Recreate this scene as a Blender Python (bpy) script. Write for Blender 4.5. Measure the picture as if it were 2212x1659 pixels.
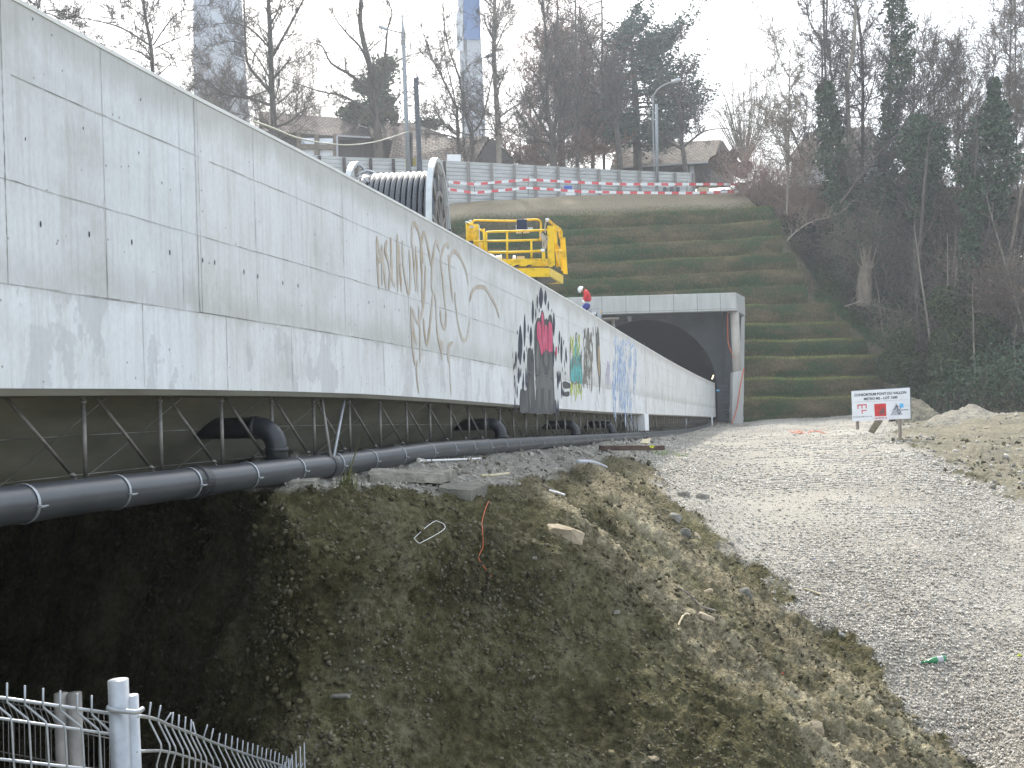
import bpy, bmesh, math, random
import numpy as np
from mathutils import Vector, Matrix, noise as mnoise
rad = math.radians
scene = bpy.context.scene
for o in list(bpy.data.objects): bpy.data.objects.remove(o, do_unlink=True)

# ---------------------------------------------------------------- camera
F = 2300.0                      # focal length in px of a 2212 px wide picture
ROLL = 0.03
cR, sR = math.cos(ROLL), math.sin(ROLL)
cd = bpy.data.cameras.new('camera'); cam = bpy.data.objects.new('camera', cd)
scene.collection.objects.link(cam); scene.camera = cam
cd.sensor_width = 36.0; cd.lens = 36.0*F/2212.0; cd.clip_start = 0.05; cd.clip_end = 3000
cam.matrix_world = Matrix(((cR, sR, 0, 0), (0, 0, -1, 0), (-sR, cR, 0, 0), (0, 0, 0, 1)))
# ---------------------------------------------------------------- world, sun, exposure
SUN = Vector((-0.12, 0.75, 0.645)).normalized()
world = bpy.data.worlds.new('World'); scene.world = world; world.use_nodes = True
wn = world.node_tree; wn.nodes.clear()
sky = wn.nodes.new('ShaderNodeTexSky'); sky.sky_type = 'NISHITA'; sky.sun_disc = False
sky.sun_elevation = math.asin(SUN.z); sky.sun_rotation = math.atan2(SUN.x, SUN.y)
sky.air_density = 1.0; sky.dust_density = 4.0
bg = wn.nodes.new('ShaderNodeBackground'); bg.inputs[1].default_value = 0.07
wn.links.new(sky.outputs[0], bg.inputs[0])
bg2 = wn.nodes.new('ShaderNodeBackground'); bg2.inputs[0].default_value = (0.86, 0.94, 1.0, 1); bg2.inputs[1].default_value = 0.74
add = wn.nodes.new('ShaderNodeAddShader'); wo = wn.nodes.new('ShaderNodeOutputWorld')
wn.links.new(bg.outputs[0], add.inputs[0]); wn.links.new(bg2.outputs[0], add.inputs[1]); wn.links.new(add.outputs[0], wo.inputs[0])
sl = bpy.data.lights.new('sun', 'SUN'); sl.energy = 3.6; sl.angle = rad(2.5); sl.color = (1.0, 0.95, 0.86)
so = bpy.data.objects.new('sun', sl); scene.collection.objects.link(so)
so.rotation_euler = (-SUN).to_track_quat('-Z', 'Y').to_euler(); so.location = (-20, 30, 60)
scene.view_settings.view_transform = 'Standard'; scene.view_settings.look = 'None'
scene.view_settings.exposure = 0.9; scene.view_settings.gamma = 1.0
scene.render.engine = 'CYCLES'
HAZE = 0.0010
scene.cycles.max_bounces = 6; scene.cycles.volume_max_steps = 64; scene.cycles.volume_bounces = 0; scene.cycles.use_denoising = True

# ---------------------------------------------------------------- helpers
C = scene.collection
BASE = {}
def W(x, y, Y):
    u = (x-1106.0)/F; v = -(y-829.5)/F
    return Vector((Y*(u*cR+v*sR), Y, Y*(-u*sR+v*cR)))
def Wn(x, y, Y):
    u = (x-1106.0)/F; v = -(y-829.5)/F
    return np.stack([Y*(u*cR+v*sR), Y+0*u, Y*(-u*sR+v*cR)], -1)
def fast_mesh(name, V, Fc, uv=None):
    V = np.asarray(V, np.float32); Fc = np.asarray(Fc, np.int32); n, k = Fc.shape
    me = bpy.data.meshes.new(name)
    me.vertices.add(len(V)); me.vertices.foreach_set('co', V.ravel())
    me.loops.add(n*k); me.loops.foreach_set('vertex_index', Fc.ravel())
    me.polygons.add(n); me.polygons.foreach_set('loop_start', np.arange(0, n*k, k, dtype=np.int32))
    me.update(calc_edges=True)
    if uv is not None:
        l = me.uv_layers.new(name='UVMap'); l.data.foreach_set('uv', np.asarray(uv, np.float32)[Fc.ravel()].ravel())
    return me
def tag(o, label=None, cat=None, group=None, kind=None):
    if label: o['label'] = label
    if cat: o['category'] = cat
    if group: o['group'] = group
    if kind: o['kind'] = kind
    return o
def link(name, me, mat, parent=None, base=None, smooth=False):
    if mat is not None:
        for m in (mat if isinstance(mat, (list, tuple)) else [mat]): me.materials.append(m)
    if smooth: me.polygons.foreach_set('use_smooth', np.ones(len(me.polygons), bool))
    if base is None:
        base = BASE[parent.name] if parent is not None else None
        if base is None:
            n = len(me.vertices); a = np.empty(n*3, np.float32); me.vertices.foreach_get('co', a); a = a.reshape(-1, 3)
            mn, mx = a.min(0), a.max(0); base = Vector(((mn[0]+mx[0])/2, (mn[1]+mx[1])/2, mn[2]))
    base = Vector([float(q) for q in base])
    me.transform(Matrix.Translation(-base))
    o = bpy.data.objects.new(name, me); C.objects.link(o)
    if parent is not None: o.parent = parent
    else: o.location = base
    BASE[o.name] = base
    return o
def thing(name, loc, label, cat, group=None):
    o = bpy.data.objects.new(name, None); C.objects.link(o); o.location = loc; o.empty_display_size = .3
    BASE[o.name] = Vector(loc); return tag(o, label, cat, group)
def copy_tree(o, parent=None):
    c = o.copy(); C.objects.link(c); c.parent = parent
    for ch in list(o.children): copy_tree(ch, c)
    return c
class MB:
    def __init__(s): s.v = []; s.f = []; s.mi = []; s.cur = 0
    def add(s, vs, fs):
        b = len(s.v); s.v += [tuple(p) for p in vs]
        for f in fs: s.f.append(tuple(b+i for i in f)); s.mi.append(s.cur)
        return s
    def hexa(s, p):  # p: 4 bottom then 4 top
        return s.add(p, [(0, 3, 2, 1), (4, 5, 6, 7), (0, 1, 5, 4), (1, 2, 6, 5), (2, 3, 7, 6), (3, 0, 4, 7)])
    def box(s, x0, x1, y0, y1, z0, z1):
        return s.hexa([(x0, y0, z0), (x1, y0, z0), (x1, y1, z0), (x0, y1, z0), (x0, y0, z1), (x1, y0, z1), (x1, y1, z1), (x0, y1, z1)])
    def obox(s, c, ax, ay, az):  # centre and three half-vectors
        c, ax, ay, az = map(Vector, (c, ax, ay, az))
        return s.hexa([c-ax-ay-az, c+ax-ay-az, c+ax+ay-az, c-ax+ay-az, c-ax-ay+az, c+ax-ay+az, c+ax+ay+az, c-ax+ay+az])
    def bar(s, a, b, w, h=None, up=(0, 0, 1)):
        a, b = Vector(a), Vector(b); d = (b-a); L = d.length; d.normalize(); h = h or w
        x = d.cross(Vector(up));
        if x.length < 1e-3: x = d.cross(Vector((1, 0, 0)))
        x.normalize(); y = x.cross(d).normalized()
        return s.obox((a+b)/2, x*w/2, y*h/2, d*L/2)
    def tube(s, pts, r, n=8, cap=True):
        pts = [Vector(p) for p in pts]; rs = r if isinstance(r, (list, tuple)) else [r]*len(pts)
        m = len(pts); t0 = (pts[1]-pts[0]).normalized()
        x = t0.cross(Vector((0, 0, 1)));
        if x.length < .05: x = t0.cross(Vector((1, 0, 0)))
        x.normalize(); vs = []
        for i, p in enumerate(pts):
            t = (pts[min(i+1, m-1)]-pts[max(i-1, 0)]).normalized()
            x = (x-t*x.dot(t)).normalized(); y = t.cross(x)
            for k in range(n):
                a = 2*math.pi*k/n; vs.append(p+(x*math.cos(a)+y*math.sin(a))*rs[i])
        fs = [(i*n+k, i*n+(k+1) % n, (i+1)*n+(k+1) % n, (i+1)*n+k) for i in range(m-1) for k in range(n)]
        if cap: fs += [tuple(range(n-1, -1, -1)), tuple((m-1)*n+k for k in range(n))]
        return s.add(vs, fs)
    def prism(s, poly, d):  # polygon of 3-D points extruded by d
        n = len(poly); d = Vector(d); a = [Vector(p) for p in poly]
        return s.add(a+[p+d for p in a], [tuple(range(n-1, -1, -1)), tuple(range(n, 2*n))]+[(i, (i+1) % n, n+(i+1) % n, n+i) for i in range(n)])
    def mesh(s, name='m', fix=True):
        me = bpy.data.meshes.new(name); me.from_pydata(s.v, [], s.f); me.update()
        if s.cur or any(s.mi): me.polygons.foreach_set('material_index', s.mi)
        if fix:
            bm = bmesh.new(); bm.from_mesh(me); bmesh.ops.recalc_face_normals(bm, faces=bm.faces); bm.to_mesh(me); bm.free()
        return me
    def build(s, name, mat, parent=None, base=None, smooth=False, bevel=0, fix=True):
        o = link(name, s.mesh(name, fix), mat, parent, base, smooth)
        if bevel:
            b = o.modifiers.new('bevel', 'BEVEL'); b.width = bevel; b.segments = 2; b.limit_method = 'ANGLE'
        return o
# numpy fractal value noise
def _h(i, j, k, seed):
    n = (i*374761393+j*668265263+k*2147483647+seed*1274126177) & 0xFFFFFFFF
    n = ((n ^ (n >> 13))*1274126177) & 0xFFFFFFFF
    return ((n ^ (n >> 16)) & 0xFFFF)/65535.0
def vnoise(P, seed=0):
    P = np.asarray(P, np.float64); I = np.floor(P).astype(np.int64); f = P-I; f = f*f*(3-2*f)
    i, j, k = I[..., 0], I[..., 1], I[..., 2]; a, b, c = f[..., 0], f[..., 1], f[..., 2]; r = 0
    for di in (0, 1):
        for dj in (0, 1):
            for dk in (0, 1):
                w = (a if di else 1-a)*(b if dj else 1-b)*(c if dk else 1-c)
                r = r+w*_h(i+di, j+dj, k+dk, seed)
    return r*2-1
def fbm(P, sc, octv=4, seed=0, gain=.5):
    r = 0; a = 1
    for o in range(octv): r = r+a*vnoise(np.asarray(P)*sc*2**o, seed+o); a *= gain
    return r
# materials
def ramp(nt, fac, stops):
    r = nt.nodes.new('ShaderNodeValToRGB'); e = r.color_ramp.elements
    e[0].position, e[0].color = stops[0][0], (*stops[0][1], 1); e[1].position, e[1].color = stops[-1][0], (*stops[-1][1], 1)
    for p, c in stops[1:-1]: q = e.new(p); q.color = (*c, 1)
    nt.links.new(fac, r.inputs[0]); return r.outputs[0]
def noise(nt, vec, scale, detail=4, rough=.6):
    n = nt.nodes.new('ShaderNodeTexNoise'); n.inputs['Scale'].default_value = scale; n.inputs['Detail'].default_value = detail
    n.inputs['Roughness'].default_value = rough
    if vec is not None: nt.links.new(vec, n.inputs['Vector'])
    return n.outputs['Fac']
def mapping(nt, vec, scale=(1, 1, 1), rot=(0, 0, 0)):
    m = nt.nodes.new('ShaderNodeMapping'); m.inputs['Scale'].default_value = scale; m.inputs['Rotation'].default_value = rot
    nt.links.new(vec, m.inputs['Vector']); return m.outputs[0]
def mix(nt, fac, a, b, mode='MIX'):
    m = nt.nodes.new('ShaderNodeMix'); m.data_type = 'RGBA'; m.blend_type = mode
    for sck, v in ((m.inputs[0], fac), (m.inputs[6], a), (m.inputs[7], b)):
        if isinstance(v, (int, float)): sck.default_value = v
        elif isinstance(v, tuple): sck.default_value = (*v, 1)
        else: nt.links.new(v, sck)
    return m.outputs[2]
def mth(nt, op, a, b=0, c=None):
    m = nt.nodes.new('ShaderNodeMath'); m.operation = op
    for k, v in enumerate((a, b) if c is None else (a, b, c)):
        if isinstance(v, (int, float)): m.inputs[k].default_value = v
        else: nt.links.new(v, m.inputs[k])
    return m.outputs[0]
def bump(nt, h, strength=.5, dist=.02, normal=None):
    b = nt.nodes.new('ShaderNodeBump'); b.inputs['Strength'].default_value = strength; b.inputs['Distance'].default_value = dist
    nt.links.new(h, b.inputs['Height'])
    if normal is not None: nt.links.new(normal, b.inputs['Normal'])
    return b.outputs[0]
def base_mat(name, rough=.8, metal=0, spec=.3):
    m = bpy.data.materials.new(name); m.use_nodes = True; nt = m.node_tree
    p = nt.nodes['Principled BSDF']; p.inputs['Roughness'].default_value = rough; p.inputs['Metallic'].default_value = metal
    p.inputs['Specular IOR Level'].default_value = spec
    return m, nt, p
def noisy(name, c0, c1, scale=5, rough=.8, metal=0, bmp=.2, bdist=.01, spec=.3, detail=5, stretch=(1, 1, 1), lo=.3, hi=.7):
    m, nt, p = base_mat(name, rough, metal, spec)
    tc = nt.nodes.new('ShaderNodeTexCoord'); v = mapping(nt, tc.outputs['Object'], stretch)
    n = noise(nt, v, scale, detail)
    nt.links.new(ramp(nt, n, [(lo, c0), (hi, c1)]), p.inputs['Base Color'])
    if bmp: nt.links.new(bump(nt, noise(nt, v, scale*4, 3), bmp, bdist), p.inputs['Normal'])
    return m
# ---------------------------------------------------------------- materials
def leaf_mat(name, c0, c1, scale=1.5, rough=.55, trans=.25):
    m, nt, p = base_mat(name, rough, 0, .35)
    g = nt.nodes.new('ShaderNodeNewGeometry'); tc = nt.nodes.new('ShaderNodeTexCoord')
    n = noise(nt, tc.outputs['Object'], scale, 3)
    k = mth(nt, 'ADD', mth(nt, 'MULTIPLY', g.outputs['Random Per Island'], .5), mth(nt, 'MULTIPLY', n, .5))
    nt.links.new(ramp(nt, k, [(.2, c0), (.75, c1)]), p.inputs['Base Color'])
    return m
M = {}
M['bark'] = noisy('bark', (.055, .045, .038), (.13, .11, .095), 6, .9, bmp=.6, stretch=(1, 1, .3))
M['bark_brown'] = noisy('bark_brown', (.11, .088, .07), (.22, .18, .145), 3, .9, bmp=0)
M['bark_pale'] = noisy('bark_pale', (.2, .17, .14), (.34, .3, .25), 5, .9, bmp=.5, stretch=(1, 1, .3))
M['twig_tan'] = noisy('twig_tan', (.17, .14, .11), (.3, .25, .19), 2, .9, bmp=0)
M['twig_red'] = noisy('twig_red', (.26, .17, .14), (.42, .30, .25), 2, .9, bmp=0)
M['ivy'] = leaf_mat('ivy_leaves', (.018, .035, .016), (.06, .10, .045), 2.0, .4)
M['cedar'] = leaf_mat('cedar_needles', (.03, .055, .042), (.08, .125, .095), 1.0, .6)
M['pine'] = leaf_mat('pine_needles', (.04, .06, .03), (.10, .13, .07), 1.0, .6)
M['bush'] = leaf_mat('bush_leaves', (.02, .035, .012), (.075, .10, .035), 1.2, .5)
M['dryleaf'] = leaf_mat('dry_leaves', (.09, .055, .035), (.21, .14, .10), 1.2, .8)
M['litter'] = leaf_mat('undergrowth', (.03, .04, .02), (.155, .13, .085), .25, .8)
M['grassblade'] = leaf_mat('grass_blades', (.06, .075, .02), (.17, .18, .06), .8, .7)
M['galv'] = noisy('galvanised_steel', (.27, .285, .31), (.42, .44, .47), 12, .45, .55, bmp=.05)
M['galv_dull'] = noisy('dull_steel', (.16, .15, .14), (.30, .28, .26), 9, .6, .3, bmp=.1)
M['steel_dark'] = noisy('dark_steel', (.06, .065, .075), (.12, .13, .15), 6, .5, .3, bmp=.05)
M['rust'] = noisy('rusty_steel', (.07, .04, .028), (.16, .09, .06), 14, .85, bmp=.3)
M['yellow'] = noisy('yellow_paint', (.42, .26, .02), (.78, .50, .02), 3.5, .5, bmp=.08, lo=.32, hi=.5, detail=8)
M['yellow_pale'] = noisy('faded_yellow_paint', (.62, .44, .07), (.78, .58, .13), 8, .6, bmp=.1)
M['blackp'] = noisy('black_plastic', (.012, .014, .018), (.03, .033, .04), 5, .4, bmp=.05, spec=.5)
M['navy'] = noisy('navy_box', (.01, .018, .045), (.02, .03, .07), 5, .5, bmp=0)
M['white'] = noisy('white_paint', (.68, .69, .72), (.8, .81, .83), 3, .5, bmp=.03)
M['white_plastic'] = noisy('white_plastic', (.7, .7, .7), (.85, .85, .85), 6, .4, bmp=0)
M['red'] = noisy('red_paint', (.5, .03, .03), (.66, .06, .06), 6, .5, bmp=0)
M['orange'] = noisy('orange_plastic', (.50, .10, .04), (.68, .17, .07), 20, .5, bmp=0)
M['timber'] = noisy('weathered_timber', (.16, .13, .11), (.3, .26, .23), 8, .85, bmp=.4, stretch=(1, 1, .15))
M['timber_pale'] = noisy('pale_timber', (.42, .36, .24), (.6, .52, .36), 8, .8, bmp=.3)
M['beam_brown'] = noisy('brown_beam', (.05, .032, .024), (.12, .08, .06), 9, .85, bmp=.4)
M['rock'] = noisy('rock', (.16, .15, .125), (.34, .32, .28), 7, .95, bmp=.7, bdist=.02)
M['rock_dark'] = noisy('dark_rock', (.10, .10, .085), (.21, .2, .17), 7, .95, bmp=.7, bdist=.02)
M['rock_tan'] = noisy('tan_rock', (.25, .2, .14), (.42, .35, .25), 7, .95, bmp=.7, bdist=.02)
M['concrete2'] = noisy('portal_concrete', (.38, .375, .36), (.50, .495, .475), 1.2, .85, bmp=.15, stretch=(2.5, 2.5, .5))
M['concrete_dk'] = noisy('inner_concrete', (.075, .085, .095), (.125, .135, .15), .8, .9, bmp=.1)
M['column'] = noisy('column_concrete', (.36, .33, .29), (.48, .44, .39), 1.5, .85, bmp=.1)
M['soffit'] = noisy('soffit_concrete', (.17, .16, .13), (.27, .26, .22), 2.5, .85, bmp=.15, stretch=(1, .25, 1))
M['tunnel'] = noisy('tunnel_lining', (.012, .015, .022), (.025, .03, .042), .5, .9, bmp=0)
M['russet'] = noisy('russet_twigs', (.20, .115, .09), (.34, .22, .18), 2, .9, bmp=0)
M['shirt'] = noisy('red_jacket', (.48, .02, .025), (.62, .04, .045), 9, .8, bmp=0)
M['trousers'] = noisy('blue_trousers', (.03, .04, .2), (.06, .07, .3), 9, .85, bmp=0)
M['skin'] = noisy('skin', (.45, .26, .18), (.55, .33, .24), 9, .6, bmp=0)
M['brownwood'] = noisy('dark_cladding', (.055, .045, .042), (.11, .09, .08), 2, .9, bmp=.2, stretch=(6, 6, .5))
M['curtain'] = noisy('white_blind', (.72, .76, .84), (.85, .88, .95), 1, .8, bmp=0)
M['green_glass'], _nt, _p = base_mat('green_glass', .15, 0, .6); _p.inputs['Base Color'].default_value = (.02, .2, .07, 1)
M['blue'] = noisy('blue_panel', (.04, .1, .4), (.06, .14, .5), 4, .5, bmp=0)
M['cyan'] = noisy('light_blue', (.1, .45, .8), (.13, .5, .85), 4, .5, bmp=0)
M['ink'] = noisy('dark_ink', (.03, .035, .05), (.05, .055, .08), 8, .6, bmp=0)
M['slack'] = noisy('slack_cable', (.42, .41, .32), (.5, .49, .4), 5, .6, bmp=0)
M['yellow_sign'] = noisy('yellow_board', (.5, .42, .1), (.62, .53, .16), 6, .6, bmp=0)
M['greyp'] = noisy('grey_print', (.38, .39, .42), (.45, .46, .5), 8, .6, bmp=0)
lm, _nt, _p = base_mat('lit_tube'); _p.inputs['Emission Color'].default_value = (1, .85, .45, 1); _p.inputs['Emission Strength'].default_value = 1.6; M['lit'] = lm
# drum cable: shiny dark jacket with grey sheen
M['cable'] = noisy('cable_jacket', (.035, .042, .055), (.06, .07, .085), 6, .28, bmp=0, spec=.8)
# roof tiles
def roof_mat(name, c0, c1, tile=(.32, .34)):
    m, nt, p = base_mat(name, .85); uv = nt.nodes.new('ShaderNodeUVMap'); uv.uv_map = 'UVMap'
    b = nt.nodes.new('ShaderNodeTexBrick'); nt.links.new(uv.outputs[0], b.inputs['Vector'])
    b.inputs['Scale'].default_value = 1; b.inputs['Brick Width'].default_value = tile[0]; b.inputs['Row Height'].default_value = tile[1]
    b.inputs['Mortar Size'].default_value = .05; b.inputs['Color1'].default_value = (*c0, 1); b.inputs['Color2'].default_value = (*c1, 1)
    b.inputs['Mortar'].default_value = (c0[0]*.35, c0[1]*.35, c0[2]*.35, 1)
    n = noise(nt, uv.outputs[0], .6, 4); nt.links.new(mix(nt, .6, b.outputs['Color'], ramp(nt, n, [(.3, (.45, .42, .4)), (.7, (1, 1, 1))]), 'MULTIPLY'), p.inputs['Base Color'])
    nt.links.new(bump(nt, b.outputs['Fac'], -1.0, .05), p.inputs['Normal']); return m
M['roof'] = roof_mat('brown_roof_tiles', (.16, .11, .09), (.27, .2, .165))
M['roof_tan'] = roof_mat('tan_roof_tiles', (.15, .115, .09), (.28, .22, .175), (.45, .4))
# corrugated hoarding
m, nt, p = base_mat('hoarding_sheet', .6, .1); tc = nt.nodes.new('ShaderNodeTexCoord')
n = noise(nt, mapping(nt, tc.outputs['Object'], (.3, .3, 1)), 3, 4)
nt.links.new(ramp(nt, n, [(.3, (.42, .425, .42)), (.7, (.56, .565, .56))]), p.inputs['Base Color']); M['hoarding'] = m
# barrier tape by UV
m, nt, p = base_mat('barrier_tape', .5); uv = nt.nodes.new('ShaderNodeUVMap'); uv.uv_map = 'UVMap'
sx = nt.nodes.new('ShaderNodeSeparateXYZ'); nt.links.new(uv.outputs[0], sx.inputs[0])
fr = mth(nt, 'FRACT', mth(nt, 'MULTIPLY', sx.outputs[0], 1.0)); st = mth(nt, 'GREATER_THAN', fr, .5)
nz = nt.nodes.new('ShaderNodeTexNoise'); nz.inputs['Scale'].default_value = 9; nt.links.new(uv.outputs[0], nz.inputs['Vector'])
mk = mth(nt, 'MULTIPLY', mth(nt, 'GREATER_THAN', nz.outputs['Fac'], .56), mth(nt, 'LESS_THAN', mth(nt, 'ABSOLUTE', mth(nt, 'SUBTRACT', sx.outputs[1], .5)), .16))
redc = mix(nt, mth(nt, 'MULTIPLY', mk, .4), (.62, .05, .06), (.85, .5, .5)); whc = mix(nt, mth(nt, 'MULTIPLY', mk, .3), (.72, .72, .72), (.3, .3, .34))
nt.links.new(mix(nt, st, whc, redc), p.inputs['Base Color']); M['tape'] = m
# parapet concrete: UV is metres (along, up from the bottom edge); second coordinate also has height fraction in attribute 'frac'
m, nt, p = base_mat('board_marked_concrete', .75, 0, .25)
uv = nt.nodes.new('ShaderNodeUVMap'); uv.uv_map = 'UVMap'; U = uv.outputs[0]
at = nt.nodes.new('ShaderNodeAttribute'); at.attribute_name = 'frac'; fr = at.outputs['Fac']     # 0 top .. 1 bottom
at2 = nt.nodes.new('ShaderNodeAttribute'); at2.attribute_name = 'tone'
col = ramp(nt, noise(nt, mapping(nt, U, (1, .8, 1)), 1.3, 6, .62), [(.30, (.55, .545, .53)), (.47, (.655, .66, .662)), (.70, (.725, .735, .745))])
streak = noise(nt, mapping(nt, U, (9, .55, 1)), 2.2, 5, .65)
col = mix(nt, .42, col, ramp(nt, streak, [(.32, (.66, .63, .58)), (.54, (1, 1, 1))]), 'MULTIPLY')
fine = noise(nt, mapping(nt, U, (2.2, 1, 1)), 22, 4, .7)
col = mix(nt, .35, col, ramp(nt, fine, [(.3, (.72, .72, .72)), (.65, (1.05, 1.05, 1.05))]), 'MULTIPLY')
# damp run-off below the coping and above the lowest board joint, ragged lower edge
edge = mth(nt, 'ADD', fr, mth(nt, 'MULTIPLY', mth(nt, 'SUBTRACT', noise(nt, mapping(nt, U, (2.2, .5, 1)), 1.0, 6, .75), .5), .36))
st1 = ramp(nt, edge, [(.05, (1, 1, 1)), (.13, (0, 0, 0))])
col = mix(nt, mth(nt, 'MULTIPLY', st1, .5), col, (.40, .375, .34))
e2 = mth(nt, 'ADD', fr, mth(nt, 'MULTIPLY', mth(nt, 'SUBTRACT', noise(nt, mapping(nt, U, (3, .8, 1)), 1.3, 6, .75), .5), .22))
st2 = ramp(nt, e2, [(.62, (0, 0, 0)), (.70, (1, 1, 1)), (.735, (1, 1, 1)), (.76, (0, 0, 0))])
col = mix(nt, mth(nt, 'MULTIPLY', st2, .30), col, (.36, .345, .31))
# ragged grey patches on the lowest lift
pt = noise(nt, mapping(nt, U, (1.3, .8, 1)), 1.6, 7, .62)
pm = mth(nt, 'MULTIPLY', ramp(nt, pt, [(.54, (0, 0, 0)), (.555, (1, 1, 1))]), ramp(nt, fr, [(.735, (0, 0, 0)), (.74, (1, 1, 1))]))
col = mix(nt, mth(nt, 'MULTIPLY', pm, .45), col, (.42, .42, .42))
lw = ramp(nt, fr, [(.735, (1, 1, 1)), (.738, (1.07, 1.07, 1.08))]); col = mix(nt, 1, col, lw, 'MULTIPLY')
col = mix(nt, 1, col, at2.outputs['Color'], 'MULTIPLY')
# blow holes
vo = nt.nodes.new('ShaderNodeTexVoronoi'); vo.inputs['Scale'].default_value = 14; nt.links.new(U, vo.inputs['Vector'])
hs = nt.nodes.new('ShaderNodeSeparateColor'); nt.links.new(vo.outputs['Color'], hs.inputs[0])
hole = mth(nt, 'MULTIPLY', mth(nt, 'LESS_THAN', vo.outputs['Distance'], .11), mth(nt, 'GREATER_THAN', hs.outputs[0], .80))
col = mix(nt, mth(nt, 'MULTIPLY', hole, .62), col, (.16, .15, .14))
nt.links.new(col, p.inputs['Base Color'])
nt.links.new(bump(nt, noise(nt, U, 30, 4), .15, .004, bump(nt, hole, -.6, .01)), p.inputs['Normal']); M['wall'] = m
M['joint'] = noisy('board_joint', (.16, .155, .145), (.52, .515, .50), 2.2, .95, bmp=0, lo=.36, hi=.60)
M['joint_faint'] = noisy('faint_joint', (.30, .295, .28), (.54, .54, .54), 2.2, .95, bmp=0, lo=.36, hi=.60)
M['cope'] = noisy('coping_concrete', (.62, .61, .58), (.74, .73, .70), 5, .8, bmp=.1)
# ground: vertex colour 'mask' r = gravel, g = dry earth plus painted sunlight, b = pale bench
m, nt, p = base_mat('earth_and_gravel', .98, 0, .08)
at = nt.nodes.new('ShaderNodeAttribute'); at.attribute_name = 'mask'; sc = nt.nodes.new('ShaderNodeSeparateColor'); nt.links.new(at.outputs['Color'], sc.inputs[0])
tc = nt.nodes.new('ShaderNodeTexCoord'); O = tc.outputs['Object']
nb = noise(nt, O, .9, 6, .65); nf = noise(nt, O, 14, 5, .75); nvf = noise(nt, O, 60, 3, .7)
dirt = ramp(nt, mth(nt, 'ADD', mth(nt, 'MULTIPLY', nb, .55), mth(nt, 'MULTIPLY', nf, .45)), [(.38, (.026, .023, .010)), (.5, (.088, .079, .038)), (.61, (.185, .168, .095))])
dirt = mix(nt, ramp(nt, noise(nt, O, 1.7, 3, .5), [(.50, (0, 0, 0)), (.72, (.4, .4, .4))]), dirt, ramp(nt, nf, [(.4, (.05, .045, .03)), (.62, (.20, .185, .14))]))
dry_lit = ramp(nt, mth(nt, 'ADD', mth(nt, 'MULTIPLY', nb, .4), mth(nt, 'MULTIPLY', nf, .6)), [(.38, (.08, .068, .04)), (.5, (.245, .21, .135)), (.61, (.46, .41, .29))])  # tan earth, with the slope's sunlit brightness painted into the colour
bench = ramp(nt, nf, [(.36, (.19, .18, .155)), (.64, (.44, .42, .375))])
vo = nt.nodes.new('ShaderNodeTexVoronoi'); vo.inputs['Scale'].default_value = 26; nt.links.new(O, vo.inputs['Vector'])
hs = nt.nodes.new('ShaderNodeSeparateColor'); nt.links.new(vo.outputs['Color'], hs.inputs[0])
grav = ramp(nt, hs.outputs[0], [(0, (.29, .26, .22)), (.5, (.47, .435, .385)), (1, (.64, .605, .55))])
grav = mix(nt, .75, grav, ramp(nt, vo.outputs['Distance'], [(.25, (1, 1, 1)), (.62, (.30, .29, .27))]), 'MULTIPLY')
grav = mix(nt, ramp(nt, noise(nt, O, .35, 5, .6), [(.40, (.1, .1, .1)), (.60, (.85, .85, .85))]), grav, ramp(nt, nvf, [(.36, (.32, .30, .26)), (.64, (.55, .515, .45))]))
col = mix(nt, sc.outputs[1], dirt, dry_lit); col = mix(nt, sc.outputs[2], col, bench); col = mix(nt, sc.outputs[0], col, grav)
nt.links.new(col, p.inputs['Base Color'])
hgt = mth(nt, 'ADD', mth(nt, 'MULTIPLY', nf, 1.2), mth(nt, 'ADD', mth(nt, 'MULTIPLY', nvf, .35), mth(nt, 'MULTIPLY', vo.outputs['Distance'], -.5)))
nt.links.new(bump(nt, hgt, 1.0, .05), p.inputs['Normal']); M['ground'] = m
M['stone'] = leaf_mat('loose_stone', (.27, .245, .21), (.56, .53, .48), 1.5, .95)
M['stone_mid'] = leaf_mat('rubble_stone', (.15, .135, .11), (.42, .39, .34), 1.5, .95)
M['clod'] = leaf_mat('earth_clod', (.035, .03, .014), (.12, .105, .055), 1.5, .95)
M['stone_dk'] = leaf_mat('earthy_stone', (.04, .035, .02), (.19, .17, .12), 1.5, .95)
m, nt, p = base_mat('valley_side', .95, 0, .1); tc = nt.nodes.new('ShaderNodeTexCoord'); O = tc.outputs['Object']
at = nt.nodes.new('ShaderNodeAttribute'); at.attribute_name = 'mask'; sc = nt.nodes.new('ShaderNodeSeparateColor'); nt.links.new(at.outputs['Color'], sc.inputs[0])
n1 = noise(nt, O, .8, 6, .7); n2 = noise(nt, O, 5, 5, .75)
col = ramp(nt, n1, [(.35, (.014, .024, .009)), (.65, (.065, .055, .034))]); col = mix(nt, sc.outputs[0], col, ramp(nt, n2, [(.35, (.022, .055, .016)), (.65, (.08, .12, .04))])); col = mix(nt, sc.outputs[1], col, ramp(nt, n2, [(.35, (.12, .10, .06)), (.65, (.38, .32, .22))]))
nt.links.new(col, p.inputs['Base Color']); nt.links.new(bump(nt, n2, 1.0, .2), p.inputs['Normal']); M['slope'] = m
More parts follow.
